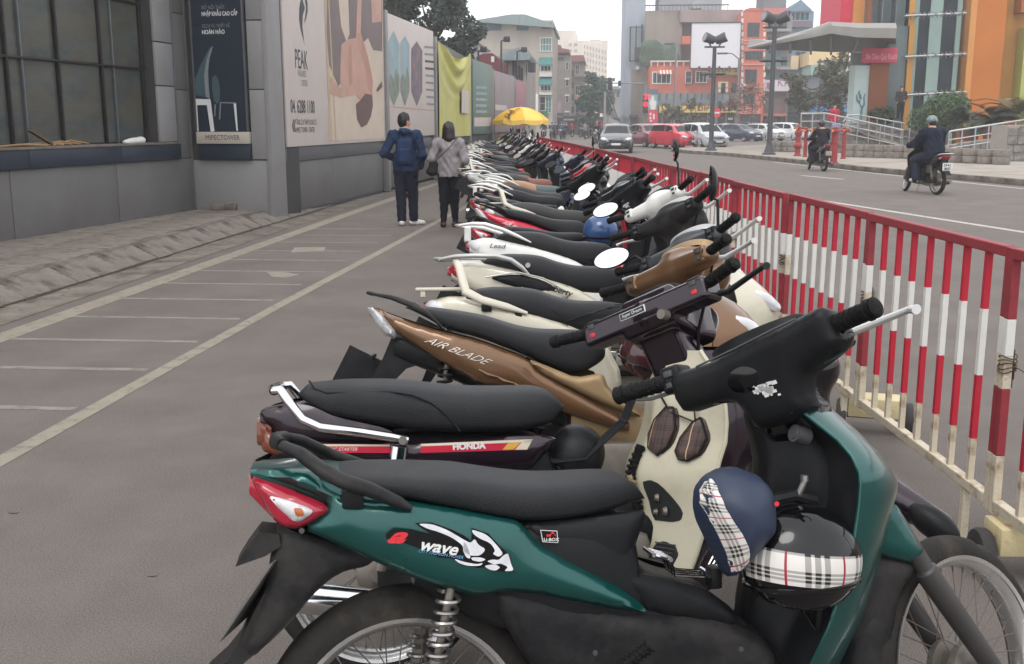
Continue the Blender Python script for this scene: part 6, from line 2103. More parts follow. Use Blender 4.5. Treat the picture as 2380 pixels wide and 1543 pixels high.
mb.shell(rows)
mb.uv=uv
obj('plaid_band',mb,PLAID,t,smooth=60)
obj('button',MB().lathe([(0,0),(.005,0),(.004,.003),(0,.004)],o=(.70,-.248,.757),ax='y',n=12),SWRED,t)
PURP=paint('purple_paint',(34,22,32),.4,.24)
IVORY=mat('ivory_plastic',(186,180,158),.45,var=.06,scale=3,col2=(158,150,128),thr=.66,soft=.15,s2=5,coat=.2)
c2=dict(kind='wave',pose=(-.569,2.595,10,10),label='dark purple motorbike with black seat, chrome rail and ivory leg shield, second in the row',bar=(48,.72,.98,.02,.31),cowl=PURP,cowlkind='box',res=.0045,redsw=True,leverm=BLKP,swm=BLKP,gr=.016)
d=bike_root(c2)
M2=steer_matrix(.72,.98,48)
top=[(-.20,.80),(-.183,.824),(-.077,.826),(.043,.823),(.123,.815),(.203,.803),(.284,.798),(.366,.797),(.447,.80),(.485,.79),(.512,.75)]
bot=[(-.20,.79),(-.183,.765),(-.127,.734),(-.033,.714),(.1,.691),(.235,.677),(.391,.677),(.469,.686),(.501,.711),(.512,.738)]
se=obj('seat',seat_mesh(top,bot,.135,.115,.125,n=18,k=2.8),VINYL,d,smooth=60)
seam=[(-.17,.828),(-.152,.809),(-.122,.799),(-.031,.799),(.045,.798),(.102,.789),(.152,.767),(.197,.727),(.225,.69)]
obj('seam',MB().tube([(s,-.1345+.05*max(0,(h-.79)/.03),h)for s,h in seam],.003,6),BLKP,se)
for k in range(4):
 decal(d,0,[],LABEL)if False else None
side_pair(d,'side_panel',[(-.245,.672),(.042,.668),(.1,.664),(.44,.672),(.49,.66),(.40,.57),(.05,.60),(-.249,.635)],.118,.014,.03,PURP,res=.016)
tb=[(-.304,.744),(-.281,.757),(-.213,.772),(-.16,.765),(-.10,.735),(.042,.700),(.06,.664),(-.234,.672)]
side_pair(d,'tail_panel',tb,lambda s,h:.085+.035*min(1,(s+.31)/.2),.012,.03,PURP,res=.016)
obj('tail_cover',MB().loft([(-.30,.70,.752,.08),(-.2,.66,.768,.10),(-.1,.64,.75,.115),(.05,.62,.70,.12)],n=20,kt=4),PURP,d)
for o in side_pair(d,'tail_light',[(-.31,.735),(-.29,.686),(-.297,.65),(-.253,.634),(-.196,.660),(-.241,.672)],lambda s,h:.09+.03*min(1,(s+.31)/.1),.012,.02,mat('tail_amber',(104,52,32),.2,var=.15,coat=.5),res=.012):
 pass
obj('tail_light_centre',MB().loft([(-.309,.655,.735,.085),(-.27,.645,.73,.09)],n=16,kt=4),MATS['tail_amber'],d)
YS=.1335
STR,STY,STC=mat('stripe_red',(184,36,60),.35,var=.1,scale=8),mat('stripe_yellow',(206,160,66),.4),mat('stripe_cream',(206,196,176),.4)
s1_=decal(d,YS,[(-.192,.669),(.041,.6605),(.040,.638),(-.178,.646)],STR,'stripe')
decal(d,YS+.0005,[(-.192,.669),(.041,.6605),(.041,.656),(-.190,.6625)],STC,'stripe_edge',parent=s1_)
dtext(d,'ELECTRIC STARTER',-.150,.650,.0125,YS+.001,LABEL,-1.8,parent=s1_,shear=.25,sx=.98)
s2_=decal(d,YS,[(.121,.660),(.418,.664),(.400,.6365),(.121,.6360)],STR,'stripe')
decal(d,YS+.0005,[(.121,.660),(.418,.664),(.414,.657),(.121,.6535)],STC,'stripe_edge',parent=s2_)
decal(d,YS+.0006,[(.352,.6555),(.386,.6565),(.366,.6385),(.336,.638)],STY,'stripe_edge',parent=s2_)
decal(d,YS+.0005,[(.388,.6565),(.418,.664),(.402,.6365),(.37,.6375)],STC,'stripe_edge',parent=s2_)
dtext(d,'HONDA',.205,.6425,.0225,YS+.0012,LABEL,.6,parent=s2_,bold=.0012,sx=1.02)
RP=[(-.262,.805),(-.243,.807),(-.222,.778),(-.182,.732),(-.137,.712),(-.032,.696),(.043,.682),(.089,.672)]
mb=MB()
for sg in(-1,1):
 mb.tube([(s,sg*(.085+.06*min(1,(s+.262)/.1)),h)for s,h in RP],[.012,.0125,.0125,.0125,.0125,.0125,.012,.010],14)
mb.tube([(-.262,-.085,.805),(-.27,-.05,.808),(-.27,.05,.808),(-.262,.085,.805)],.0122,14)
obj('grab_rail',mb,CHR,d,smooth=60)
for sg in(-1,1):
 obj('rail_bolt',MB().tube([(.075,sg*.15,.674),(.075,sg*.166,.674)],.011,12),ALUD,d)
 o=shock(d,sg*.13,(.066,.645),(.01,.33))
 obj('shock_cap',MB().tube([(.0665,sg*.132,.655),(.058,sg*.132,.60)],[.024,.024],18),CHR,o)
obj('body_cover',MB().loft([(-.2,.56,.66,.08),(.0,.50,.68,.1),(.25,.42,.68,.115),(.44,.40,.66,.11),(.50,.38,.56,.10),(.6,.36,.50,.1),(.70,.32,.46,.095),(.85,.26,.40,.08)],n=22,kt=4),BLKP,d)
mgp=[(-.26,.66),(-.15,.62),(-.14,.60),(-.22,.575),(-.30,.55),(-.31,.565),(-.285,.61)]
obj('rear_mudguard',MB().prism(mgp,-.06,.06),BLKD,d,smooth=30)
obj('number_plate',MB().bar((-.315,-.085,.575),(-.285,.085,.575),.004,.10),MATS['plate_shaded_dusty'],d,smooth=0)
add_wheel(d,0,R1,.042,True)
add_wheel(d,WB,R1,.038,True,M2)
spn=[(.25,.70),(.30,.701),(.36,.713),(.44,.731),(.50,.715),(.56,.694),(.606,.726),(.658,.75),(.71,.762),(.773,.765),(.846,.80),(.9,.81)]
tp2=[(.25,.80),(.324,.827),(.378,.849),(.478,.88),(.57,.894),(.649,.921),(.712,.926),(.80,.915),(.86,.89),(.9,.87)]
w2=lambda h:.20-.07*max(0,(h-.78)/.12)
hs2=[.25,.30,.36,.42,.48,.54,.60,.65,.70,.74,.78,.82,.86,.89]
sp_=lambda h:float(np.interp(h,[q[0]for q in spn],[q[1]for q in spn]))
tp_=lambda h:float(np.interp(h,[q[0]for q in tp2],[q[1]for q in tp2]))
sp_s=lambda h:(sp_(h-.03)+sp_(h)+sp_(h+.03))/3
def dsh(l,h,off=0.0):
 f=max(0.0,abs(l)-.06)/max(.02,w2(h)-.06)
 return sp_s(h)+(tp_(h)-sp_s(h))*f-off
rows=[]
for h in np.linspace(.25,.89,40):
 rows.append([(dsh(l*w2(h),h),l*w2(h),h)for l in np.linspace(-1,1,33)])
obj('inner_shield',MB().shell(rows),IVORY,d,smooth=50)
rows=[]
for h in np.linspace(.25,.89,26):
 r=[]
 for l in np.linspace(-1,1,33):
  r.append((tp_(h)+.004+.15*max(0,1-abs(l)**2.2)**.6,l*w2(h),h))
 rows.append(r)
obj('leg_shield',MB().shell(rows),PURP,d,smooth=60)
for sg in(-1,1):
 obj('shield_edge',MB().tube([(tp_(h),sg*w2(h),h)for h in hs2],.006,8),IVORY,d)
def on_shield(name,lh,m,off=.004,parent=None,dome=0):
 P=[Vector(q)for q in lh]
 D=[]
 for i in range(len(P)):
  a,b2=P[i],P[(i+1)%len(P)]
  D+=[a*.85+b2*.15,a*.5+b2*.5,a*.15+b2*.85]
 c=sum(D,Vector((0,0)))/len(D)
 vs=[(dsh(c.x,c.y,off+dome),c.x,c.y)]
 for f,dm in((.55,dome*.85),(.85,dome*.5),(1.0,0.0),(1.0,-off*1.2)):
  vs+=[(dsh(c.x+(q.x-c.x)*f,c.y+(q.y-c.y)*f,off+dm),c.x+(q.x-c.x)*f,c.y+(q.y-c.y)*f)for q in D]
 n=len(D)
 fs=[(0,1+i,1+(i+1)%n)for i in range(n)]+[(1+k*n+i,1+k*n+(i+1)%n,1+(k+1)*n+(i+1)%n,1+(k+1)*n+i)for k in range(3)for i in range(n)]
 mb=MB().add(vs,fs)
 mb.uv=[(q[1]*9,q[2]*9)for q in vs]
 return obj(name,mb,m,parent or d,smooth=50)
DARKH=mat('hollow_shade',(22,26,24),.7,var=.4,scale=18)  # dark patches paint the shade inside openings; the shell is uncut
tri_=on_shield('engine_opening',[(-.075,.530),(-.09,.538),(-.106,.529),(-.149,.458),(-.147,.436),(-.129,.428),(-.085,.427)],DARKH,.002)
for(l,h,r)in((-.10,.49,.012),(-.115,.455,.014),(-.095,.45,.010)):
 obj('carburettor',MB().tube([(dsh(l,h,.002),l,h),(dsh(l,h,.012),l,h)],[r,r*.7],12),ALUD,tri_)
hn_=on_shield('horn_opening',[(-.094,.335),(-.105,.368),(-.121,.376),(-.15,.366),(-.162,.346),(-.156,.316),(-.13,.304),(-.105,.312)],DARKH,.002)
for k in range(6):
 h=.315+.011*k
 obj('grille_bar',MB().bar((dsh(-.105,h,.006),-.105,h),(dsh(-.152,h,.006),-.152,h),.003,.004),GREYT,hn_)
pad=MB()
for k in range(11):
 u=k/10
 h=.62-.16*u
 pad.box((sp_s(h)-.022,-.072,h-.0045),(sp_s(h)+.004,-.05,h+.0045),.002)
pad.tube([(sp_s(.63)-.012,-.06,.63),(sp_s(.54)-.012,-.06,.54),(sp_s(.45)-.012,-.06,.45)],.012,8)
obj('rubber_pad',pad,GRIPM,d)
for k in range(5):
 obj('vent_slot',MB().box((dsh(-.075,.69-.011*k,.003),-.085,.688-.011*k),(dsh(-.075,.69-.011*k,-.003),-.068,.692-.011*k)),DARKH,d)
flt=thing('ear_flaps','pair of brown plaid ear flaps hanging on the ivory leg shield','ear flaps')
flt.matrix_world=place_on(d,c2)
on_shield('flap',[(-.108,.735),(-.093,.735),(-.073,.70),(-.068,.66),(-.076,.625),(-.098,.606),(-.11,.63),(-.115,.68)],PLAID2,.014,flt,.012)
on_shield('flap',[(-.16,.712),(-.146,.698),(-.128,.655),(-.127,.62),(-.138,.60),(-.153,.597),(-.17,.615),(-.175,.66)],PLAID2,.014,flt,.012)
for lh in([(-.108,.735),(-.093,.735),(-.073,.70),(-.068,.66),(-.076,.625),(-.098,.606),(-.11,.63),(-.115,.68)],[(-.16,.712),(-.146,.698),(-.128,.655),(-.127,.62),(-.138,.60),(-.153,.597),(-.17,.615),(-.175,.66)]):
 obj('flap_edge',MB().tube([(dsh(l,h,.012),l,h)for l,h in lh+lh[:1]],.004,6),BLKP,flt)
for lh in(((-.10,.73),(-.085,.76),(-.07,.80)),((-.152,.70),(-.15,.74),(-.13,.79)),((-.09,.73),(-.12,.715),(-.15,.70))):
 obj('strap',MB().tube([(dsh(l,h,.014),l,h)for l,h in lh],.0045,6,sq=.5),BLKP,flt)
mb=MB()
for k in range(4):
 y=-.11+.022*k
 mb.tube([(.47,y-.02,.60),(.56,y-.02,.605),(.675,y,.70),(.70,y+.005,.76),(.705,y+.005,.80)],.0042,7)
mb.tube([(.56,-.14,.605),(.56,-.06,.605)],.004,6).tube([(.675,-.12,.70),(.675,-.03,.70)],.004,6)
obj('wire_rack',mb,BLKP,d)
add_cowl(d,c2,M2)
bars(d,c2,M2)
pl=add_steered(d,'cowl_plate',MB().box((.6645,-.035,.967),(.669,.050,.987),.001),LABEL,M2)
add_steered(d,'cowl_plate_face',MB().box((.6638,-.033,.9688),(.6655,.048,.9852)),BLKG,M2,0,parent=pl)
tm=text_mesh('Super Dream',.0125,align='CENTER',shear=.2)
tm.transform(basis((.6632,.008,.9735),(0,-1,0),(0,0,1)))
tm.materials.clear();tm.materials.append(LABEL)
o=obj('lettering',tm,LABEL,pl);o.matrix_basis=M2 if pl is None else Matrix()
ig=add_steered(d,'ignition_lock',MB().tube([(.70,-.075,.945),(.672,-.075,.945)],[.014,.013],18),ALUD,M2)
fork_and_fender(d,dict(fa0=8,fa1=120),M2,R1,WB,PURP)
fl_=ell((1.40,0,.50),(.17,.05,.075),(0,32,0))
obj('fender_tip',solid(MB(),blend([cone((1.22,-.0,.56),(1.36,-.12,.50),.05,.06),cone((1.36,-.12,.50),(1.50,-.235,.42),.06,.03)],.02),(1.1,-.34,.3),(1.62,.1,.66),.008),PURP,d,smooth=60)
obj('fender_end_shade',solid(MB(),ell((1.465,-.255,.425),(.075,.035,.04),(0,34,-38)),(1.3,-.4,.3),(1.65,-.1,.55),.008),BLKP,d,smooth=60)  # black end piece stands in for shade inside the fender opening
finish_low(d,c2,R1,WB)
helmet('black helmet with small white lettering wedged before the purple motorbike seat',place_on(d,c2),(.548,-.03,.605),(.08,.085,.085),BLKP,None,0,(0,20,-30))
SEAT_A=([(-.15,.872),(-.142,.884),(-.052,.875),(.072,.855),(.155,.836),(.238,.806),(.322,.794),(.405,.791),(.489,.79),(.53,.772),(.55,.73)],[(-.15,.868),(-.089,.842),(-.018,.80),(.109,.764),(.269,.70),(.349,.66),(.446,.625),(.482,.637),(.543,.655),(.55,.70)])
SEAT_B=([(-.16,.82),(-.13,.855),(-.05,.862),(.06,.858),(.14,.845),(.2,.82),(.28,.802),(.42,.797),(.5,.79),(.53,.75)],[(-.16,.81),(-.12,.785),(0,.755),(.14,.715),(.28,.68),(.42,.665),(.5,.68),(.53,.73)])
PANEL_A=[(-.266,.878),(-.2,.849),(-.129,.824),(-.018,.789),(.109,.756),(.268,.694),(.308,.645),(.428,.583),(.569,.504),(.625,.469),(.621,.429),(.467,.478),(.40,.50),(.32,.55),(.22,.592),(.107,.606),(-.012,.676),(-.075,.716),(-.181,.785),(-.227,.845)]
PANEL_B=[(-.30,.80),(-.22,.825),(-.1,.80),(.1,.75),(.28,.69),(.40,.62),(.46,.50),(.44,.36),(.36,.34),(.28,.46),(.12,.56),(-.06,.62),(-.2,.68),(-.28,.73)]
R2=.262
WB2=1.25
def scooter(c):
 r=bike_root(c)
 M=steer_matrix(c['bar'][1],c['bar'][2],c['bar'][0])
 A=c.get('style','A')=='A'
 tp,bt=SEAT_A if A else SEAT_B
 dz=c.get('dz',0.0)
 up=lambda L:[(s,h+dz)for s,h in L]
 body=c['body']
 res=c.get('pres',.016)
 far=c.get('far',False)
 obj('seat',seat_mesh(up(tp),up(bt),.14,.10,.11,n=14 if far else 18),c.get('seatm',VINYL),r,smooth=60)
 if not far:
  sm=[(-.02,.80),(.04,.83),(.10,.815),(.2,.75),(.26,.71)]if A else[(.0,.76),(.05,.82),(.12,.81),(.2,.75),(.24,.70)]
  obj('seam',MB().tube([(s,-.141+.04*max(0,(h-.80)/.04),h+dz)for s,h in sm],.002,6),BLKP,r)
 if c.get('seat2'):
  obj('seat_front',seat_mesh([(.2,.835+dz),(.28,.806+dz),(.42,.801+dz),(.5,.793+dz),(.535,.75+dz)],[(.2,.70+dz),(.28,.677+dz),(.42,.66+dz),(.5,.676+dz),(.535,.72+dz)],.1425,.104,.1425,n=10),c['seat2'],r,smooth=60)
 pan=PANEL_A if A else PANEL_B
 yf=lambda s,h:.07+.06*min(1,max(0,(s+.29)/.3))-.02*max(0,(s-.3)/.3)
 side_pair(r,'side_panel',up(pan),yf,.024,.05,body,res=res)
 if A:
  lip=[(.268,.694),(.348,.662),(.436,.624),(.529,.640),(.549,.585),(.66,.505),(.66,.48),(.549,.525),(.428,.583),(.316,.641)]
  side_pair(r,'trim_panel',up(lip),.132,.014,.02,c.get('trim',body),res=res)
  obj('tail_under',MB().loft([(-.19,.70+dz,.78+dz,.075),(-.1,.66+dz,.77+dz,.09),(.05,.6+dz,.74+dz,.1),(.25,.5+dz,.68+dz,.11),(.4,.44,.6,.11)],n=18,kt=4),BLKP,r)
  side_pair(r,'tail_light',up([(-.286,.874),(-.251,.817),(-.224,.785),(-.19,.762),(-.178,.784),(-.225,.846),(-.262,.876)]),lambda s,h:.06+.04*min(1,(s+.29)/.1),.02,.025,c.get('lens',CLEARL),res=.012)
  obj('tail_light_centre',MB().loft([(-.275,.845+dz,.874+dz,.06),(-.22,.77+dz,.86+dz,.08)],n=14,kt=4),c.get('lens2',REDL2),r)
 else:
  obj('tail_body',MB().loft([(-.31,.74+dz,.80+dz,.06),(-.22,.68+dz,.825+dz,.105),(-.05,.60+dz,.80+dz,.13),(.2,.5,.72+dz,.135),(.4,.4,.65,.125)],n=22,kt=3),body,r)
  side_pair(r,'tail_light',up([(-.325,.79),(-.305,.755),(-.26,.725),(-.235,.765),(-.25,.805),(-.30,.81)]),lambda s,h:.045+.05*min(1,(s+.33)/.1),.022,.025,c.get('lens',CLEARL),res=.012)
  obj('tail_light_centre',MB().loft([(-.33,.76+dz,.80+dz,.04),(-.27,.73+dz,.80+dz,.075)],n=14,kt=4),c.get('lens2',REDL2),r)
 rm,rk_=c.get('railm',BLKP),c.get('rail','flat')
 mb=MB()
 if rk_=='flat':
  for sg in(-1,1):
   mb.tube([(s,sg*(.06+.085*min(1,max(0,(s+.27)/.1))),h+dz)for s,h in[(-.264,.922),(-.195,.908),(-.128,.882),(-.073,.852),(-.022,.805)]],[.008,.012,.014,.013,.006],10,sq=.7)
  mb.tube([(-.264,-.06,.922+dz),(-.28,0,.926+dz),(-.264,.06,.922+dz)],.010,10,sq=.7)
 elif rk_=='bar':
  for sg in(-1,1):
   mb.tube([(s,sg*(.07+.08*min(1,max(0,(s+.36)/.14))),h+dz)for s,h in[(-.36,.895),(-.29,.90),(-.22,.893),(-.12,.862),(-.04,.826),(.04,.788)]],[.012,.018,.02,.019,.017,.007],12,sq=.6)
  mb.tube([(-.36,-.07,.895+dz),(-.38,0,.90+dz),(-.36,.07,.895+dz)],.014,12,sq=.6)
  mb.box((-.34,-.05,.80+dz),(-.30,.05,.89+dz),.01)
 elif rk_=='sweep':
  for sg in(-1,1):
   mb.tube([(s,sg*(.07+.085*min(1,max(0,(s+.36)/.14))),h+dz)for s,h in[(-.36,.835),(-.29,.845),(-.2,.846),(-.1,.843),(-.03,.825),(.02,.79),(.055,.755)]],[.012,.017,.018,.018,.018,.017,.007],12,sq=.65)
  mb.tube([(-.36,-.07,.835+dz),(-.385,0,.84+dz),(-.36,.07,.835+dz)],.014,12,sq=.65)
  mb.box((-.30,-.06,.77+dz),(-.16,.06,.83+dz),.015)
 elif rk_=='loop':
  for sg in(-1,1):
   mb.tube([(s,sg*y,h+dz)for s,y,h in[(-.19,.04,.955),(-.183,.075,.935),(-.17,.11,.88),(-.16,.135,.84),(-.10,.15,.806),(0,.152,.778),(.08,.15,.752)]],[.016,.017,.018,.019,.018,.016,.007],12,sq=.7)
  mb.tube([(-.19,-.04,.955+dz),(-.195,0,.96+dz),(-.19,.04,.955+dz)],.017,12,sq=.7)
  rr=MB()
  rr.box((-.36,-.075,.845+dz),(-.17,.075,.858+dz),.005)
  for y in(-.06,.06):
   rr.box((-.34,y-.008,.82+dz),(-.32,y+.008,.85+dz),.002)
  obj('rear_rack',rr,rm,r)
  for sg in(-1,1):
   obj('rail_mount',MB().box((-.10,sg*.12,.76+dz),(-.06,sg*.15,.79+dz),.004).box((.03,sg*.12,.73+dz),(.06,sg*.15,.755+dz),.004),BLKP,r)
 obj('grab_rail',mb,rm,r,smooth=60)
 obj('rear_mudguard',MB().prism([(-.20,.77+dz),(-.12,.72+dz),(-.05,.70+dz),(-.10,.675+dz),(-.15,.66),(-.25,.56),(-.31,.47),(-.345,.47),(-.30,.58),(-.23,.70)],-.06,.06),BLKP,r,smooth=30)
 obj('number_plate',MB().bar((-.265,0,.70),(-.335,0,.565),.19,.004,up=(0,1,0)).bar((-.27,-.097,.702),(-.27,.097,.702),.012,.012),BLKP,r,smooth=0)
 shock(r,-.11,(-.005,.70),(-.05,.40),BLKP if A else SPRK,.024,11,.005)
 add_wheel(r,0,R2,.05,False)
 add_wheel(r,WB2,R2,.045,False,M)
 tip2=[(.80,.95),(.86,.90),(.90,.84),(.905,.78),(.89,.68),(.86,.55),(.83,.42),(.80,.30)]
 fr2=[(.90,.94),(1.0,.90),(1.09,.82),(1.13,.75),(1.10,.62),(1.04,.48),(.98,.36),(.94,.30)]
 hh=[.30,.36,.44,.52,.60,.68,.74,.79,.84,.88,.92]
 wv=lambda h:.20-.09*max(0,(h-.80)/.12)-.03*max(0,(.5-h)/.2)
 obj('leg_shield',MB().shell(shield_rows(tip2,fr2,wv,hh,n=21)),c.get('front',body),r,smooth=60)
 obj('inner_shield',MB().shell(shield_rows(tip2,[(.775,.95),(.77,.86),(.80,.8),(.81,.6),(.79,.45),(.78,.30)],lambda h:wv(h)-.003,hh,n=21,inner=True,off=-.003)),c.get('inner',BLKP),r,smooth=60)
 if not far:
  for sg in(-1,1):
   obj('front_indicator',MB().pillow([(.97,.84),(1.05,.82),(1.10,.77),(1.09,.74),(1.0,.78)],.145,.012,.02,sg,.014,.02),CLEARL,r,smooth=50)
 if A:
  obj('floor_tunnel',MB().loft([(.42,.40,.60,.12),(.55,.38,.585,.105),(.66,.36,.52,.1),(.78,.34,.50,.1),(.86,.34,.56,.1)],n=18,kt=3),c.get('trim',body),r)
 else:
  obj('floor_board',MB().box((.40,-.15,.30),(.86,.15,.35),.02),BLKP,r)
 fork_and_fender(r,dict(fa0=25,fa1=150),M,R2,WB2,c.get('front',body),fork=True)
 add_cowl(r,c,M)
 bars(r,c,M)
 for(y,kw)in c.get('mirrors',[]):
  mirror(r,M,c['bar'][1]+.01,y,c['bar'][2]+.03,**kw)
 finish_low(r,c,R2,WB2)
 return r,M
BRONZE=paint('bronze_paint',(112,82,56),.5,.32)
BRONZEL=mat('pale_bronze',(148,124,92),.45,metal=.3,var=.06,scale=3)
CREAMP=paint('cream_paint',(190,184,166),.1,.3)
WHITEP=paint('white_paint',(214,213,208),.05,.28)
GREYC=mat('charcoal_cowl',(44,47,50),.45,var=.1,scale=4)
REDPT=paint('red_paint',(176,24,52),.2,.26)
BLACKP=paint('black_paint',(24,24,27),.2,.2)
SILVP=mat('silver_plastic',(176,176,174),.35,metal=.4,var=.06,scale=4)
NAVYP=paint('navy_paint',(36,46,66),.3,.25)
GREYP=paint('grey_paint',(96,98,100),.4,.3)
VIN2=mat('seat_vinyl_grey',(48,48,48),.55,var=.12,scale=3,bump=.2,bscale=420)
TANS=mat('seat_tan',(162,124,98),.5,var=.1,scale=4,bump=.2,bscale=300)
REDS=mat('seat_brownred',(124,78,66),.5,var=.1,scale=4,bump=.2,bscale=300)
TEALS=mat('seat_teal_grey',(78,92,92),.5,var=.1,scale=4,bump=.2,bscale=300)
OV=(.088,.052)
c3=dict(kind='scoot',pose=(-.49,3.46,8,10),label='bronze scooter with black seat and silver lettering on its side, third in the row',bar=(36,.76,.985,.01,.32),body=BRONZE,trim=BRONZEL,cowl=BRONZE,cowlkind='scoot',inner=BRONZEL,swm=BRONZE,railm=BLKD,lens=mat('silver_lens',(190,190,192),.15,var=.3,scale=20,metal=.3,coat=.6),pres=.011,res=.0045,front=BRONZE,rimm=BRONZEL)
r3,M3=scooter(c3)
LY3=.1575
SL=mat('chrome_lettering',(214,206,196),.2,var=.08,metal=.5)
dtext(r3,'AIR BLADE',-.086,.757,.034,LY3,SL,-21.5,bold=-.0003,shear=.8,sx=1.36,depth=.0008)
for k in range(3):
 s0_,h0_=.10+.055*k,.66-.022*k
 obj('flank_rib',MB().tube([(s0_,-.152,h0_),(s0_+.03,-.158,h0_-.018),(s0_+.075,-.155,h0_-.03)],[.002,.0065,.002],8),BRONZE,r3)
helmet('glossy maroon helmet hung between the purple cowl and the bronze scooter',place_on(r3,c3),(.70,-.15,.70),(.115,.105,.11),mat('helmet_maroon',(58,30,32),.12,var=.1,coat=.6),None,0,(10,20,0))
c4=dict(kind='scoot',pose=(-.34,4.03,8,10),label='cream scooter with pale upright grab rail and rear rack, wrinkled black seat and charcoal handlebar',bar=(42,.69,.985,.02,.32),body=CREAMP,cowl=GREYC,cowlkind='scoot',style='B',rail='loop',railm=mat('pale_rail',(190,184,170),.4,var=.06),dz=.0,llever=True,front=CREAMP,pres=.012,res=.005,rimm=SILVP,mirrors=[(.2,dict(shape=OV,stem=.055,out=.13,back=-.05,yaw=18,face_up=20)),(-.2,dict(shape=(.062,.075),stem=.17,out=.03,back=-.03,yaw=-44))])
r4,M4=scooter(c4)
mb=MB()
for k in range(7):
 mb.tube([(.22+.035*k,-.139,.71+.012*k),(.30+.03*k,-.136,.745+.006*k)],.0025,5)
obj('seat_wrinkle',mb,VINYL,r4)
c5=dict(kind='scoot',pose=(-.36,4.86,8,10),label='ivory scooter with long silver side rail, black oval vent and dark script lettering',bar=(42,.70,1.04,.02,.32),body=CREAMP,cowl=BLKD,cowlkind='scoot',style='B',rail='sweep',railm=SILVP,front=CREAMP,dz=.03,pres=.012,lens=REDL2,lens2=REDL2,rimm=SILVP,glassm=mat('pale_dial',(176,178,178),.2,var=.2,scale=20,coat=.5),llever=True)
r5,M5=scooter(c5)
vt=obj('side_vent',MB().pillow([(-.14,.775),(.0,.79),(.12,.76),(.22,.70),(.10,.70),(-.04,.735)],.150,.008,.02,-1,.012,.01),BLKP,r5,smooth=50)
obj('vent_trim',MB().tube([(-.15,-.158,.775),(0,-.163,.797),(.12,-.163,.768),(.235,-.160,.702)],.004,8),SILVP,vt)
dtext(r5,'Liberty',.135,.715,.042,.166,BLKP,-17,shear=.3,bold=.0006)
dtext(r5,'125',.205,.672,.02,.166,BLKP,-17,bold=.0006)
obj('seat_button',MB().tube([(.05,-.139,.83),(.05,-.150,.83)],.012,14),ALU,r5)
c6=dict(kind='scoot',pose=(-.40,5.92,8,10),label='white scooter with white tail rail, black seat and white handlebar with dark switches',bar=(44,.74,1.03,.02,.32),body=WHITEP,cowl=WHITEP,cowlkind='scoot',style='B',rail='bar',railm=WHITEP,dz=.03,swm=WHITEP,rimm=BLKP,pres=.013,mirrors=[(.2,dict(shape=OV,stem=.06,out=.12,back=-.05,yaw=18,face_up=20)),(-.2,dict(shape=(.06,.066),stem=.22,out=.02,back=.0,yaw=-44))])
r6,M6=scooter(c6)
dtext(r6,'Lead',-.20,.79,.036,.142,GREYT,-3,shear=.3,bold=.0005,sx=1.3)
def wave(c,base,M0):
 """another underbone: a recoloured copy of an earlier one"""
 q=dup(base,label=c['label'])
 x,y,hd,lean=c['pose']
 q.location=(x,y,0)
 q.rotation_euler=(-radians(lean),0,radians(hd))
 for ch in[q]+list(q.children)+[k for h in q.children for k in h.children]:
  if ch.data is None:
   continue
  old=ch.data.materials
  new=[c['swap'].get(m.name)if m else None for m in old]
  if any(new):
   ch.data=cached(('swap',ch.data.name,c['label']),lambda:ch.data.copy())
   for i,m in enumerate(new):
    if m:
     ch.data.materials[i]=m
 for ch in list(q.children):
  nm=ch.name.split('.')[0]
  if nm in c.get('drop',()):
   for k in list(ch.children):
    bpy.data.objects.remove(k)
   bpy.data.objects.remove(ch)
 return q
DROP=('sticker','stripe','lettering','cowl_plate','hook_bracket','helmet_hook')
q7=wave(dict(label='plain black motorbike with a blue helmet on its seat, behind the white scooter',pose=(-.52,6.72,9,10),swap={'green_paint':BLACKP},drop=DROP),g,M1)
bpy.context.view_layer.update()
helmet('shiny blue helmet resting on the seat of the black motorbike',Matrix.Translation((.04,6.62,.775)),(0,0,.055),(.112,.105,.105),mat('helmet_blue',(48,74,118),.2,var=.06,coat=.4),None)
c8=dict(kind='scoot',pose=(-.58,7.5,7,10),label='black and red scooter with pale tail lamp and red lettered flank',bar=(42,.74,1.0,.01,.32),body=REDPT,cowl=BLACKP,cowlkind='scoot',trim=REDPT,railm=BLKP,front=BLACKP,inner=REDPT,dz=.02,mirrors=[(.2,dict(shape=(.075,.045),stem=.07,out=.12,back=-.04,yaw=18,face_up=20))],pres=.016,far=True)
r8,_=scooter(c8)
dtext(r8,'AIR BLADE',-.086,.777,.034,LY3,SL,-21.5,shear=.75,sx=1.1)
c9=dict(kind='scoot',pose=(-.55,8.3,7,10),label='grey scooter with beige hoop grab rail and long pale rack',bar=(40,.74,1.0,.01,.32),body=GREYP,cowl=BLKP,cowlkind='scoot',style='B',rail='loop',railm=MATS['pale_rail'],seatm=VIN2,dz=.02,far=True,pres=.02,res=.008,mirrors=[(.2,dict(shape=OV,stem=.07,out=.12,back=-.05,yaw=18,face_up=20))])
r9,_=scooter(c9)
q10=wave(dict(label='dark motorbike with a grey patterned tail, beyond the grey hoop rail scooter',pose=(-.80,9.1,8,10),swap={'green_paint':GREYP},drop=DROP),g,M1)
c11=dict(kind='scoot',pose=(-.82,9.95,7,10),label='black scooter with a long bright white tail rail',bar=(42,.74,1.02,.01,.32),body=BLACKP,cowl=BLACKP,cowlkind='scoot',style='B',rail='bar',railm=WHITEP,dz=.02,far=True,pres=.02,res=.008)
r11,_=scooter(c11)
c12=dict(kind='scoot',pose=(-.86,10.9,7,10),label='white scooter with red tail lamp, white rail and grey seat',bar=(40,.74,1.0,.01,.32),body=WHITEP,cowl=REDPT,cowlkind='scoot',rail='bar',railm=WHITEP,seatm=VIN2,lens=REDL2,dz=.0,far=True,pres=.02,res=.008)
r12,_=scooter(c12)
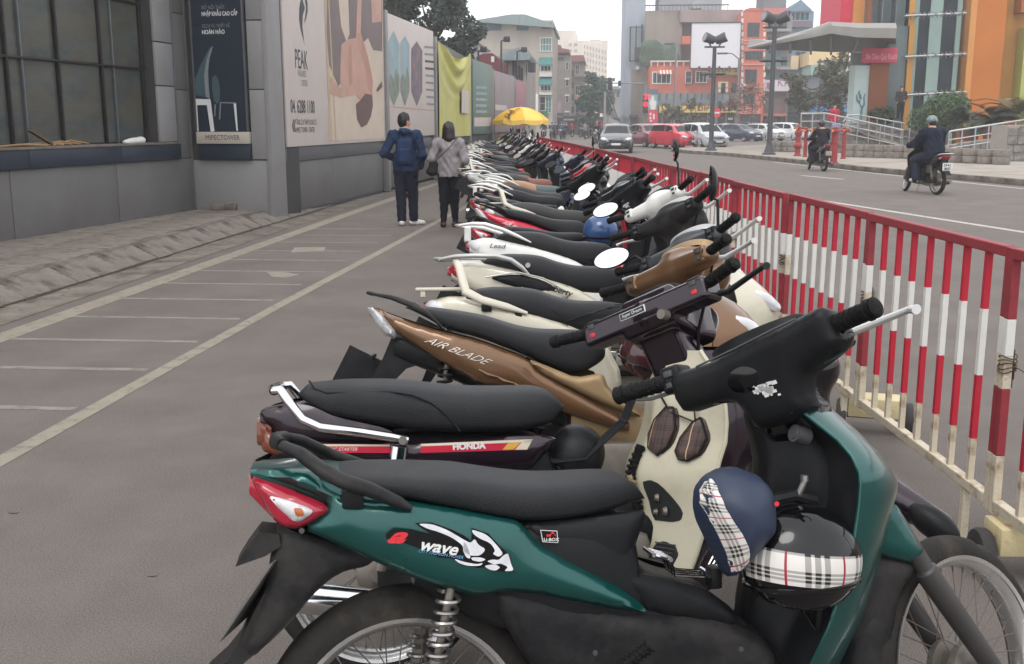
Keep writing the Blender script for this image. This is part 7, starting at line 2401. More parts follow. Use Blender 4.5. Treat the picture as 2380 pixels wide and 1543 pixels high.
c13=dict(kind='scoot',pose=(-.90,11.9,6,10),label='white scooter with a tan and teal grey two tone seat',bar=(42,.74,1.0,.01,.32),body=WHITEP,cowl=BLACKP,cowlkind='scoot',style='B',rail='bar',railm=WHITEP,seatm=TANS,seat2=TEALS,dz=.0,far=True,pres=.02,res=.008,mirrors=[(.2,dict(shape=OV,stem=.07,out=.12,back=-.05,yaw=18,face_up=20)),(-.2,dict(shape=(.06,.066),stem=.2,out=.02,back=0,yaw=-44))])
r13,_=scooter(c13)
c14=dict(kind='scoot',pose=(-1.05,12.95,6,10),label='silver grey scooter with a brown red seat front and silver rail',bar=(42,.74,1.02,.01,.32),body=SILVP,cowl=NAVYP,cowlkind='scoot',style='B',rail='sweep',railm=WHITEP,seatm=VIN2,seat2=REDS,front=NAVYP,dz=.02,far=True,pres=.02,res=.008,mirrors=[(.2,dict(shape=OV,stem=.07,out=.12,back=-.05,yaw=18,face_up=20))])
r14,_=scooter(c14)
def merged(root):
 """one mesh of a whole bike, for the far end of the row"""
 V,Fc,Mi,mats_=[],[],[],[]
 def walk(o,M):
  if o.data is not None and o.name.split('.')[0]not in('lettering','spokes','coil','seam','grip_rib','decal'):
   me=o.data
   b0=len(V)
   V.extend(tuple(M@v.co)for v in me.vertices)
   ix=[]
   for m in me.materials:
    if m not in mats_:
     mats_.append(m)
    ix.append(mats_.index(m))
   for p in me.polygons:
    Fc.append(tuple(b0+i for i in p.vertices))
    Mi.append(ix[p.material_index]if ix else 0)
  for ch in o.children:
   walk(ch,M@ch.matrix_basis)
 walk(root,Matrix())
 mb=MB()
 mb.v,mb.f,mb.m=V,Fc,Mi
 return mesh_of('parked_bike',mb,mats_,45)
FARB=[merged(q)for q in(r9,r13,r14,r11,r12,r8,r6,q10)]
fence_x=lambda y:float(np.interp(y,[q[1]for q in fl],[q[0]for q in fl]))
rr_=random.Random(12)
y=13.9
k=0
DESC=['grey','white','silver grey','black','white and red','red and black','white','dark grey']
while y<46:
 j=[2,0,4,3,1,7,6,5,3,0,7,1,3,5][k%14]
 x=fence_x(y)-1.72+rr_.uniform(-.12,.12)if y<35 else-3.6+rr_.uniform(-.1,.1)
 L='pale railed %s scooter in the crowded far part of the parked row'%DESC[j]if j!=7 else 'dark motorbike in the crowded far part of the parked row'
 o=bpy.data.objects.new('parked_motorbike',FARB[j])
 COL.objects.link(o)
 o.location=(x,y,0)
 o.rotation_euler=(-radians(rr_.uniform(7,12)),0,radians(rr_.uniform(0,12)))
 o['label'],o['category'],o['group']=L,'motorbike','far parked motorbikes, '+DESC[j]
 y+=rr_.uniform(.72,.92)
 k+=1
# PEOPLE
SKINM=mat('skin',(186,140,116),.5,var=.05,scale=9)
HAIRM=mat('black_hair',(24,22,24),.5,var=.3,scale=30,stretch=(6,6,1),bump=.3,bscale=120)
HAIRB=mat('brown_hair',(36,27,29),.45,var=.3,scale=30,stretch=(6,6,1),bump=.3,bscale=120)
def cloth(name,c,**k):
 return mat(name,c,.85,var=.14,scale=6,bump=.5,bscale=25,col2=tuple(int(v*.82)for v in c),thr=.56,soft=.12,s2=7,spec=.2,**k)
def hand(fs,w,d,side,s=1.0):
 """palm, four bent fingers and a thumb leaving the side of the palm"""
 w,d=Vector(w),Vector(d).normalized()
 n=Vector((side,0,0))if abs(d.x)<.8 else Vector((0,1,0))
 b=d.cross(n).normalized()
 p=w+d*.055*s
 out=[cone(tuple(w),tuple(p),.024*s,.028*s)]
 for k in range(4):
  q=p+b*(.026-.0175*k)*s
  L=(.038,.044,.041,.032)[k]*s
  m=q+d*L
  out+=[cone(tuple(q),tuple(m),.0095*s,.0085*s),cone(tuple(m),tuple(m+d*L*.5-n*L*.6),.0085*s,.007*s)]
 t0=w+d*.02*s+b*.022*s
 out.append(cone(tuple(t0),tuple(t0+b*.03*s+d*.03*s-n*.01),.011*s,.008*s))
 fs.append(out)
def figure(name,label,loc,rotz,h,J,top,legs,shoes,hair,hat=None,res=.011,skirt=None,group=None,extra=None,head_yaw=0.0,slim=1.0,top_bottom=.50,hairlong=0.0):
 """a person from joint positions (fractions of height h); J: dict of points"""
 t=thing(name,label,'person',loc,(0,0,rotz),group)
 S=lambda p:tuple(v*h for v in p)
 j={k:S(v)for k,v in J.items()}
 q=lambda r:r*h*slim
 A=lambda a,b,ra,rb:cone(j[a],j[b],q(ra),q(rb))
 hy=radians(head_yaw)
 hd=Vector(j['head'])
 fw=Vector((sin(hy)*-1,cos(hy),0))
 sd=Vector((fw.y,-fw.x,0))
 P=lambda f,s,u:tuple(hd+fw*f*h+sd*s*h+Vector((0,0,u*h)))
 trunk=[A('chest','belly',.072,.066),A('belly','hip',.068,.072),cone((j['shL'][0],j['shL'][1],j['shL'][2]-.012*h),(j['shR'][0],j['shR'][1],j['shR'][2]-.012*h),q(.042),q(.042)),cone((j['hipL']),(j['hipR']),q(.058),q(.058))]
 armL=[A('shL','elL',.034,.027),A('elL','wrL',.026,.018)]
 armR=[A('shR','elR',.034,.027),A('elR','wrR',.026,.018)]
 leg=lambda s:[A('hip'+s,'kn'+s,.052,.036),A('kn'+s,'an'+s,.037,.023)]
 headf=[ell(P(0,0,.008),(.045*h,.043*h,.062*h)),ell(P(.012,0,-.02),(.036*h,.036*h,.045*h)),cone(j['neck'],P(-.008,0,-.02),q(.032),q(.03)),ell(P(.049,0,-.008),(.010*h,.010*h,.014*h)),ell(P(-.004,.043,-.004),(.012*h,.008*h,.018*h)),ell(P(-.004,-.043,-.004),(.012*h,.008*h,.018*h))]
 neck=[cone(j['neck'],j['chest'],q(.034),q(.05))]
 body=blend(trunk+armL+armR+leg('L')+leg('R')+headf+neck,.02*h)
 al=np.array(list(j.values()))
 lo,hi=al.min(0)-.12*h,al.max(0)+.12*h
 lo[2]=min(-.02,lo[2])
 mb=solid(MB(),body,lo,hi,res*1.3)
 hs_=[]
 for s,sg in(('L',-1),('R',1)):
  hand(hs_,j['wr'+s],Vector(j['wr'+s])-Vector(j['el'+s]),sg,h/1.65)
 for fs in hs_:
  c=Vector(fs[0](np.array([[0,0,0]]))[:1])if False else None
 for s,fs in zip('LR',hs_):
  w=Vector(j['wr'+s])
  solid(mb,blend(fs,.006),tuple(w-Vector((.14,.14,.14))),tuple(w+Vector((.14,.14,.14))),.006)
 obj('body',mb,SKINM,t,smooth=180)
 eyes=MB()
 for s in(-.018,.018):
  p=P(.0435,s,.006)
  eyes.lathe([(0,-.004*h),(.006*h,0),(0,.004*h)],o=p,n=8)
 eyes.tube([P(.046,-.014,-.034),P(.049,0,-.033),P(.046,.014,-.034)],.0025*h,5)
 obj('face',eyes,mat('face_dark',(58,36,34),.4),t)
 g=1.16
 B=lambda a,b,ra,rb:cone(j[a],j[b],q(ra)*g+.006,q(rb)*g+.006)
 cut_z=j['hip'][2]+(top_bottom-.5)*h
 ov=Vector(j['hip'])-Vector(j['belly'])
 hem=tuple(Vector(j['hip'])+ov.normalized()*.035*h)
 jk=[B('chest','belly',.078,.072),cone(j['belly'],hem,q(.074)*g+.006,q(.082)*g+.006),cone(tuple(Vector(j['shL'])+Vector((0,0,-.01*h))),tuple(Vector(j['shR'])+Vector((0,0,-.01*h))),q(.046)*g,q(.046)*g),cone(tuple(Vector(j['belly'])+Vector((-.05*h,0,0))),tuple(Vector(hem)+Vector((-.05*h,0,0))),q(.058)*g,q(.062)*g),cone(tuple(Vector(j['belly'])+Vector((.05*h,0,0))),tuple(Vector(hem)+Vector((.05*h,0,0))),q(.058)*g,q(.062)*g),B('shL','elL',.040,.034),B('elL','wrL',.033,.026),B('shR','elR',.040,.034),B('elR','wrR',.033,.026)]
 if extra=='hood':
  jk+=[ell(tuple(Vector(j['neck'])+Vector((0,-.052*h,-.012*h))),(.062*h,.042*h,.035*h))]
 jf=blend(jk,.022*h)
 if not J.get('seated'):
  zc=cut_z-.035*h
  f0=jf
  jf=lambda p:np.maximum(f0(p),zc-p[...,2])
 rip=lambda p:jf(p)+.004*np.sin(p[...,2]*46+5*np.sin(p[...,0]*17))+.003*np.sin(p[...,0]*60+p[...,2]*31)
 tz=obj('jacket',solid(MB(),rip,lo,hi,res),top,t,smooth=180)
 lf=blend([cone(j['hipL'],j['hipR'],q(.064),q(.064)),cone(j['hip'],tuple(Vector(j['hip']).lerp(Vector(j['belly']),.4)),q(.07)*g,q(.066)*g),B('hipL','knL',.056,.042),B('knL','anL',.041,skirt or .034),B('hipR','knR',.056,.042),B('knR','anR',.041,skirt or .034)],.014*h)
 an=min(j['anL'][2],j['anR'][2])
 lf2=(lambda p:np.maximum(lf(p),(an-.006*h)-p[...,2]))if not J.get('seated')else lf
 lr=lambda p:lf2(p)+.003*np.sin(p[...,2]*52+3*np.sin(p[...,0]*30))
 obj('trousers',solid(MB(),lr,lo,hi,res),legs,t,smooth=180)
 for s in 'LR':
  a,toe=Vector(j['an'+s]),Vector(j['toe'+s])
  d=(toe-a);d.z=0;d.normalize()
  heel=Vector((a.x,a.y,.028*h if not J.get('seated')else a.z-.025*h))-d*.018*h
  tz_=Vector((toe.x,toe.y,heel.z-.006*h))
  sf=blend([cone(tuple(heel),tuple(heel.lerp(tz_,.5)),.026*h,.027*h),cone(tuple(heel.lerp(tz_,.5)),tuple(tz_),.027*h,.02*h),cone(tuple(a),tuple(heel),.024*h,.025*h)],.01*h)
  floor=heel.z-.028*h
  s2=lambda p:np.maximum(sf(p),floor-p[...,2])
  obj('shoe',solid(MB(),s2,tuple(np.minimum(tuple(heel),tuple(tz_))-.06*h),tuple(np.maximum(tuple(a),tuple(tz_))+.06*h),res*.8),shoes,t,smooth=180)
 if hair is not None:
  hf=[ell(P(-.008,0,.022),(.054*h,.052*h,.062*h)),ell(P(-.02,0,.0),(.046*h,.049*h,.06*h))]
  if hairlong:
   hf+=[cone(P(-.022,0,.0),P(-.03,0,-hairlong),.048*h,.050*h),cone(P(-.01,-.03,.0),P(-.014,-.042,-hairlong*.95),.026*h,.026*h),cone(P(-.01,.03,.0),P(-.014,.042,-hairlong),.026*h,.026*h)]
  hx=blend(hf,.02*h)
  face=ell(P(.048,0,-.03),(.044*h,.05*h,.062*h))
  hcut=lambda p:np.maximum(hx(p)+.003*np.sin(p[...,0]*90+p[...,1]*60)*1.0,-face(p))
  obj('hair',solid(MB(),hcut,tuple(hd-Vector((.14,.14,.14+hairlong))*h*.9),tuple(hd+Vector((.14,.14,.12))*h),res*.7),hair,t,smooth=180)
 if hat is not None:
  hf=cut(blend([ell(P(-.003,0,.03),(.068*h,.064*h,.066*h)),ell(P(.055,0,.02),(.03*h,.045*h,.012*h))],.01*h),lambda p:p[...,2]-(hd.z-.012*h)if False else(hd.z-.006*h)-p[...,2])
  obj('helmet',solid(MB(),lambda p:np.maximum(blend([ell(P(-.003,0,.03),(.068*h,.064*h,.066*h)),ell(P(.055,0,.02),(.035*h,.045*h,.010*h))],.01*h)(p),(hd.z-.008*h)-p[...,2]),tuple(hd-Vector((.14,.14,.14))*h),tuple(hd+Vector((.14,.14,.14))*h),res*.7),hat,t,smooth=60)
 return t,j
STAND=dict(head=(0,.005,.935),neck=(0,-.005,.855),chest=(0,0,.755),belly=(0,.0,.62),hip=(0,0,.525),shL=(-.105,-.005,.815),shR=(.105,-.005,.815),elL=(-.15,-.02,.655),wrL=(-.10,.085,.585),elR=(.145,-.02,.65),wrR=(.13,.06,.545),hipL=(-.05,0,.50),hipR=(.05,0,.50),knL=(-.055,.01,.275),knR=(.06,.015,.275),anL=(-.055,-.005,.045),anR=(.062,.005,.045),toeL=(-.06,.085,.02),toeR=(.14,.06,.02))
JKT=cloth('navy_jacket',(36,50,76))
pm_=gp(945,524)
Jm=dict(STAND,elL=(-.185,-.035,.655),wrL=(-.105,.075,.605),elR=(.155,-.02,.64),wrR=(.13,.05,.53),knL=(-.045,.0,.275),anL=(-.042,-.03,.045),toeL=(-.045,.07,.02),knR=(.06,.03,.275),anR=(.065,.02,.045),toeR=(.15,.045,.02))
man,jm=figure('person','man in navy hooded jacket and dark trousers with white trainers, seen from behind',(pm_.x,pm_.y,0),radians(7),1.63,Jm,JKT,cloth('navy_trousers',(32,34,48)),mat('white_shoe',(206,200,194),.6,var=.06),HAIRM,extra='hood',head_yaw=-62,res=.010,slim=.92)
h_=1.63
bp=blend([rbox((-.005*h_,-.092*h_,.665*h_),(.066*h_,.028*h_,.115*h_),.04),rbox((-.005*h_,-.115*h_,.635*h_),(.045*h_,.014*h_,.06*h_),.02)],.012)
t=obj('backpack',solid(MB(),bp,(-.2,-.32,.85),(.2,.0,1.35),.008),cloth('backpack_blue',(38,54,84)),None,loc=man.location,rot=man.rotation_euler,smooth=180)
t['label']='flat blue backpack on the back of the man in the navy jacket';t['category']='backpack'
obj('shirt_collar',MB().tube([(.05*h_*cos(a),-.005*h_+.045*h_*sin(a),.872*h_+.006*sin(2*a))for a in np.linspace(0,6.3,21)],.012,6),mat('checked_shirt',(150,152,160),.8,var=.4,scale=50),man)
gl=MB().tube([(jm['head'][0]+.075,jm['head'][1]+.045+.0,jm['head'][2]+.012),(jm['head'][0]+.03,jm['head'][1]-.055,jm['head'][2]+.012)],.003,5)
obj('spectacles',gl,BLKP,man)
pw_=gp(1045,528)
Jw=dict(STAND,elL=(-.165,-.03,.665),wrL=(-.075,.08,.65),elR=(.155,-.02,.645),wrR=(.10,.09,.60),knL=(-.05,.01,.275),anL=(-.06,-.02,.04),toeL=(-.075,.07,.02),anR=(.055,.01,.04),knR=(.045,.02,.275),toeR=(.11,.08,.02))
wom,jw=figure('person','woman in grey jacket and black leggings with a small shoulder bag, seen from behind',(pw_.x,pw_.y,0),radians(4),1.50,Jw,cloth('grey_jacket',(138,132,134)),cloth('black_leggings',(22,24,34)),mat('maroon_shoe',(70,34,40),.6,var=.2,scale=20),HAIRB,hairlong=.075,skirt=.021,res=.010,top_bottom=.50,slim=.93)
h_=1.5
bag=thing('shoulder_bag','small black bag on a thin strap at the left hip of woman in grey jacket','bag',wom.location,wom.rotation_euler)
obj('pouch',solid(MB(),blend([rbox((-.155*h_,.0,.575*h_),(.045*h_,.035*h_,.06*h_),.02,(0,14,0)),ell((-.165*h_,0,.54*h_),(.06*h_,.04*h_,.045*h_))],.02),(-.4,-.15,.68),(-.1,.15,1.0),.008),BLKP,bag,smooth=180)
obj('strap',MB().tube([(-.135*h_,-.05*h_,.63*h_),(-.06*h_,-.115*h_,.70*h_),(.03*h_,-.108*h_,.79*h_),(.075*h_,-.05*h_,.852*h_),(.07*h_,.03*h_,.84*h_)],.009,6,sq=.5),BLKP,bag)
SEATED=dict(head=(0,.03,.905),neck=(0,.0,.825),chest=(0,-.02,.725),belly=(0,-.06,.60),hip=(0,-.075,.51),shL=(-.115,-.01,.785),shR=(.115,-.01,.785),elL=(-.17,.08,.645),wrL=(-.165,.24,.62),elR=(.17,.08,.645),wrR=(.165,.24,.62),hipL=(-.055,-.06,.49),hipR=(.055,-.06,.49),knL=(-.12,.15,.43),knR=(.12,.15,.43),anL=(-.12,.10,.20),anR=(.12,.10,.20),toeL=(-.14,.20,.17),toeR=(.14,.20,.17),seated=1)
SEATED_={k:v for k,v in SEATED.items()if k!='seated'}
class _J(dict):
 pass
def rider(label,loc,rotz,h,top,legs,shoes,hat,res=.014,slim=1.0,group=None,hair=None):
 J=_J(SEATED_)
 J.get_seated=True
 orig=J.get
 J.get=lambda k,d=None:True if k=='seated'else orig(k,d)
 return figure('person',label,loc,rotz,h,J,top,legs,shoes,hair,hat=hat,res=res,slim=slim,group=group)[0]
STEERED={'handlebar_cowl','grip','switch_box','brake_lever','lever','front_fender','fork_leg','fender_skirt','headlight','fender_tip','cowl_plate','ignition_lock','mirror'}
def ridden(base,Ms,label,loc,hd,swap):
 q=wave(dict(label=label,pose=(0,0,0,0),swap=swap,drop=DROP+('number_plate','plate_flap')),base,Ms)
 inv=Ms.inverted()
 for ch in q.children:
  n=ch.name.split('.')[0]
  if n in STEERED or(n=='wheel'and ch.matrix_basis.translation.x>.8):
   ch.matrix_basis=inv@ch.matrix_basis
 q.location,q.rotation_euler=loc,(0,0,hd)
 del q['group']
 return q
p=gp(2172,452)
hd=radians(104)
q=ridden(g,M1,'chrome tailed motorbike ridden away by the heavy rider in navy',(p.x,p.y-.1,0),hd,{'green_paint':BLACKP,'chrome':ALUD,'rim_chrome':ALU})
npl=obj('number_plate',MB().box((-.33,-.11,.52),(-.322,.11,.68),.003),LABEL,q)
for tx,z in(('29-K1',.612),('8557',.537)):
 tm=text_mesh(tx,.07,align='CENTER',bold=.003)
 tm.transform(basis((-.3315,0,z),(0,-1,0),(0,0,1)))
 tm.materials.clear();tm.materials.append(INK)
 obj('lettering',tm,INK,npl)
obj('tail_rack',MB().tube([(-.05,-.14,.80),(-.25,-.13,.86),(-.36,-.09,.87),(-.38,0,.87),(-.36,.09,.87),(-.25,.13,.86),(-.05,.14,.80)],.014,8),CHR,q)
for sg in(-1,1):
 for k in range(4):
  obj('saree_guard_bar',MB().tube([(.02+.05*k,sg*.15,.62),(.06+.05*k,sg*.15,.46)],.006,6),CHR,q)
dv=Vector((cos(hd),sin(hd),0))
rider('heavy rider in dark navy jacket with grey striped helmet and white trainers',(p.x+dv.x*.34,p.y-.1+dv.y*.34,.0),hd-pi/2,1.66,cloth('dark_navy_coat',(30,34,50)),cloth('dark_jeans',(40,46,60)),MATS['white_shoe'],mat('helmet_greygreen',(98,112,112),.25,var=.2,coat=.4),slim=1.32,hair=HAIRM)
p=gp(1912,398)
hd=radians(100)
q2=ridden(g,M1,'small dark scooter like motorbike ridden away near the plaza kerb',(p.x,p.y-.1,0),hd,{'green_paint':GREYP,'chrome':ALUD,'rim_chrome':ALUD})
obj('number_plate',MB().box((-.33,-.10,.50),(-.322,.10,.64),.003),mat('old_plate',(150,140,124),.6),q2)
dv=Vector((cos(hd),sin(hd),0))
rider('slim rider in black padded jacket and dark helmet near the plaza kerb',(p.x+dv.x*.34,p.y-.1+dv.y*.34,0),hd-pi/2,1.6,cloth('black_padded',(34,34,42)),cloth('black_trousers',(30,30,36)),BLKP,mat('helmet_dark',(40,42,46),.25,coat=.3),hair=HAIRM)
p=at(*ZR(618,905),51.5)
figure('person','person in red jacket standing on the ramp top with a lilac bag',(p.x,51.5,p.z-.75),radians(200),1.6,STAND,cloth('red_jacket',(176,34,62)),cloth('grey_trousers',(96,96,116)),BLKP,HAIRM,res=.018)
b_=obj('bag',solid(MB(),rbox((0,0,.2),(.2,.1,.22),.06),(-.3,-.2,-.1),(.3,.2,.5),.03),mat('lilac_bag',(132,132,178),.7),loc=(p.x+.05,51.2,p.z-.45),smooth=180)
b_['label']='lilac bag carried by the person in the red jacket';b_['category']='bag'
p=at(*ZR(1105,880),54.6)
figure('person','person in dark clothes standing by the lobby glass',(p.x,54.6,p.z),radians(170),1.6,STAND,cloth('dark_coat',(58,54,52)),cloth('black_trousers',(30,30,36)),BLKP,HAIRM,res=.02)
# CARS
TYC=mat('car_tyre',(36,36,38),.8,var=.12,scale=9)
CGL=mat('car_glass',(26,30,34),.12,var=.3,scale=.8,spec=.35)
HLM=mat('car_headlight',(188,192,196),.12,var=.25,scale=14,metal=.2,coat=.7)
WM=mesh_of('wheel',MB().lathe([(.2,-.09),(.27,-.095),(.30,-.08),(.31,-.04),(.31,.04),(.30,.08),(.27,.095),(.2,.09)],ax='y',n=28),TYC)
RM=mesh_of('rim',MB().lathe([(0,-.06),(.04,-.075),(.06,-.06),(.15,-.05),(.19,-.075),(.205,-.09),(.21,-.08),(.2,.09)],ax='y',n=28),ALU)
def car(label,loc,heading,body,L=4.3,W=1.68,Hh=1.46,hatch=False,plate=True,group='cars crossing the junction'):
 t=thing('parked_car'if False else 'car',label,'car',loc,(0,0,heading),group)
 hl=L/2
 if hatch:
  st=[(-hl,.42,.80,.82,.60,.42),(-hl+.06,.30,.92,1.0,.72,.58),(-hl+.22,.24,.98,Hh-.12,.80,.62),(-hl+.6,.2,1.0,Hh-.02,.84,.64),(-.35,.2,.99,Hh,.84,.65),(.25,.2,.97,Hh-.03,.84,.64),(.62,.2,.96,Hh-.12,.84,.62),(1.08,.2,.95,1.02,.83,.70),(1.22,.2,.93,.96,.83,.70),(hl-.35,.2,.84,.88,.80,.62),(hl-.1,.22,.70,.76,.70,.52),(hl,.3,.56,.60,.56,.42)]
  wsx=(.60,1.16)
 else:
  st=[(-hl,.42,.82,.86,.62,.46),(-hl+.08,.28,.96,.99,.74,.6),(-hl+.55,.22,1.0,1.03,.82,.66),(-hl+.75,.2,1.0,1.10,.83,.66),(-hl+1.25,.2,.99,Hh-.06,.84,.60),(-.2,.2,.97,Hh,.84,.60),(.3,.2,.96,Hh-.04,.84,.59),(.55,.2,.95,Hh-.12,.84,.58),(1.12,.2,.93,1.0,.83,.68),(1.28,.2,.92,.95,.83,.68),(hl-.4,.2,.82,.87,.80,.62),(hl-.1,.22,.70,.75,.70,.5),(hl,.32,.56,.60,.56,.42)]
  wsx=(.54,1.2)
 k=W/1.68
 rows=[]
 for(x,zb,zk,zr,w,wr)in st:
  half=[(0,zb),(w*.86,zb),(w*.97,zb+.1),(w,(zb+zk)/2),(w*.985,zk-.08),(w*.95,zk),(wr+(w*.95-wr)*.15,zr-(zr-zk)*.12),(wr*.9,zr-.01),(wr*.5,zr+.01),(0,zr+.015)]
  rows.append([(x,y*k,z)for y,z in half]+[(x,-y*k,z)for y,z in half[-2:0:-1]])
 mb=MB()
 nr=len(rows[0])
 vs=[p for r in rows for p in r]
 fs=[(i*nr+j_,i*nr+(j_+1)%nr,(i+1)*nr+(j_+1)%nr,(i+1)*nr+j_)for i in range(len(rows)-1)for j_ in range(nr)]
 fs+=[tuple(range(nr)),tuple((len(rows)-1)*nr+q_ for q_ in range(nr-1,-1,-1))]
 mb.add(vs,fs)
 obj('body',mb,body,t,smooth=32)
 def sec(x):
  X=[s[0]for s in st]
  return[float(np.interp(x,X,[s[i]for s in st]))for i in range(1,6)]
 def sp(x,u,side):
  zb,zk,zr,w,wr=sec(x)
  y0,y1=w*.95,wr+(w*.95-wr)*.15
  z0,z1=zk,zr-(zr-zk)*.12
  return(x,side*(y0+(y1-y0)*u+.012)*k,z0+(z1-z0)*u)
 a0,a1=(-hl+.3,.9)if hatch else(-hl+.95,.95)
 for side in(-1,1):
  for(x0,x1)in((a0,-.08),(.0,a1)):
   r=[[sp(x0+(x1-x0)*q_/6,u,side)for u in(.1,.5,.93)]for q_ in range(7)]
   if x1==a1:
    r[-1]=[sp(x1,.1,side),sp(x1-.14,.5,side),sp(x1-.32,.93,side)]
    r[-2]=[sp(x1-.15,.1,side),sp(x1-.25,.5,side),sp(x1-.4,.93,side)]
   obj('side_window',MB().shell(r),CGL,t,smooth=0)
 def across(x,f):
  zb,zk,zr,w,wr=sec(x)
  return[(x+.012,y*wr*f*k,zr+.02-.03*abs(y))for y in(-.88,-.4,0,.4,.88)]
 obj('windscreen',MB().shell([across(wsx[0]+(wsx[1]-wsx[0]-.06)*q_/5,1.0)for q_ in range(6)]),CGL,t,smooth=0)
 obj('rear_window',MB().shell([across((-hl+.1+.15*q_/3)if hatch else(-hl+.75+.45*q_/3),.95)for q_ in range(4)]),CGL,t,smooth=0)
 for side in(-1,1):
  w_=obj('headlight',solid(MB(),ell((hl-.17,side*.60*k,.70),(.22,.17,.085),(0,12,side*-28)),(hl-.6,-1,.4),(hl+.3,1,1),.025),HLM,t,smooth=180)
  obj('fog_lamp',MB().lathe([(0,0),(.06,.0),(.07,-.03)],o=(hl-.05,side*.58*k,.38),ax='x',n=12),INK,t)
  obj('wing_mirror',solid(MB(),ell((.85,side*.93*k,1.0),(.07,.1,.07)),(.7,-1.2,.85),(1.0,1.2,1.15),.025),body,t,smooth=180)
  for x in(hl-.78,-hl+.75):
   wh=obj('wheel',WM,TYC,t,loc=(x,side*.73*k,.31),rot=(0,0,0 if side<0 else pi))
   obj('rim',RM,ALU,wh)
   obj('wheel_arch',MB().lathe([(.345,-.02),(.345,.02)],o=(x,side*(.842*k-.0),.31),ax='y',n=20,arc=(-.1,pi+.1)),INK,t)
  obj('door_line',MB().bar((-.04,side*(.842*k),.35),(-.04,side*(.81*k),.95),.012,.012),INK,t)
  obj('tail_lamp',MB().box((-hl-.01,side*.45*k,.72),(-hl+.1,side*.68*k,.86),.02),REDL2,t)
 obj('grille',solid(MB(),ell((hl-.04,0,.66),(.09,.40,.07)),(hl-.2,-.55,.5),(hl+.15,.55,.8),.018),INK,t,smooth=180)
 obj('grille_bar',MB().tube([(hl+.03,-.3,.665),(hl+.055,0,.655),(hl+.03,.3,.665)],.013,6),CHR,t)
 obj('air_intake',solid(MB(),ell((hl-.03,0,.41),(.09,.50,.11)),(hl-.2,-.65,.25),(hl+.15,.65,.56),.018),INK,t,smooth=180)
 if plate:
  obj('number_plate',MB().box((hl+.055,-.23,.40),(hl+.07,.23,.51)),LABEL,t)
 return t
cpt=lambda n,c:mat(n,c,.3,metal=.15,var=.05,scale=1.5,coat=.7,spec=.5)
ca=lambda x,y:gp(x,y)
def put(label,x,y,deg,body,**k):
 p=gp(x,y)
 car(label,(p.x,p.y+1.0,0),radians(-90+deg),body,**k)
put('dark grey saloon car driving towards the camera beside the barrier',1433,355,-2,cpt('car_darkgrey',(34,37,41)),W=1.72)
put('maroon saloon car waiting left of the bright red hatchback',1503,342,24,cpt('car_maroon',(112,40,54)))
put('bright red hatchback half hidden behind the silver hatchback',1572,346,30,cpt('car_red',(196,44,60)),hatch=True,L=3.9)
put('silver hatchback behind the first lamp post',1635,347,24,cpt('car_silver',(176,180,184)),hatch=True,L=3.8,Hh=1.52)
put('dark blue saloon car right of the first lamp post',1718,329,40,cpt('car_navy',(48,58,78)))
put('pale silver hatchback behind the taller lamp post',1780,328,36,cpt('car_paleSilver',(190,190,188)),hatch=True,L=3.9)
put('white hatchback just left of the red standpipes',1836,326,44,cpt('car_white',(206,206,206)),hatch=True,L=3.9,Hh=1.55)
p=at(1533,300,90)
car('white car half hidden between the maroon and red cars',(p.x,90,0),radians(-70),MATS['car_white'],hatch=True)
p=at(1745,300,112)
car('dark car half hidden behind the blue saloon',(p.x,112,0),radians(-60),MATS['car_navy'],hatch=True,Hh=1.6)
p=at(1692,300,104)
car('pale car mostly hidden right of the silver hatchback',(p.x,104,0),radians(-50),MATS['car_silver'],hatch=False)
# UMBRELLA, VENDOR, BICYCLE
UY=37.0
ap,rl,rr2=at(1210,249,UY),at(1143,284,UY),at(1275,289,UY)
rad=(rr2 .x-rl.x)/2
zc=at(1208,279,UY).z
t=thing('umbrella','big yellow sun umbrella with a dark brush drawing, open beside the hoarding','umbrella',(ap.x,UY,0))
YEL=mat('umbrella_yellow',(216,168,58),.7,var=.07,scale=2)
YEL2=mat('umbrella_yellow_pale',(224,186,92),.7,var=.07,scale=2)
def um(a,r):
 return(rad*r*cos(a),rad*r*sin(a),zc+(ap.z-zc)*(1-r**2.1))
for k in range(8):
 a0_,a1_=2*pi*k/8+.2,2*pi*(k+1)/8+.2
 rows=[]
 for i in range(9):
  r=.02+.98*i/8
  row=[]
  for j_ in range(7):
   a=a0_+(a1_-a0_)*j_/6
   x,y,z=um(a,r)
   sag=1-.10*r*sin(pi*j_/6)
   row.append((x*sag,y*sag,z-.02*r*sin(pi*j_/6)))
  rows.append(row)
 o=obj('canopy_panel',MB().shell(rows),YEL if k%3 else YEL2,t,smooth=60)
 rim_=rows[-1]
 obj('valance',MB().shell([rim_,[(x*1.005,y*1.005,z-.13-.03*sin(pi*q_/6))for q_,(x,y,z)in enumerate(rim_)]]),YEL2,o,smooth=0)
 obj('rib',MB().tube([um(a0_,.1),um(a0_,.55),um(a0_,1.0)],.008,5),MULL2,t)
obj('pole',MB().tube([(0,0,0),(0,0,ap.z+.06)],.024,10),STEEL,t)
obj('foot',MB().lathe([(0,0),(.22,0),(.22,.08),(.05,.12),(0,.12)],n=16),PLT,t)
mb=MB()
for pts in([(-2.3,.55),(-2.15,.62),(-1.95,.60),(-1.8,.72)],[(-2.25,.75),(-2.05,.80),(-1.9,.70),(-1.75,.5)],[(-2.0,.62),(-2.0,.8),(-1.95,.95)],[(-2.2,.85),(-2.1,.9),(-1.97,.92)],[(-1.85,.55),(-1.7,.48),(-1.55,.45)],[(-2.02,.9),(-1.9,1.0),(-1.86,.98)]):
 mb.tube([tuple(Vector(um(a,r))*1.012+Vector((0,0,.012)))for a,r in pts],[.018,.034,.028,.01][:len(pts)],6,sq=.3)
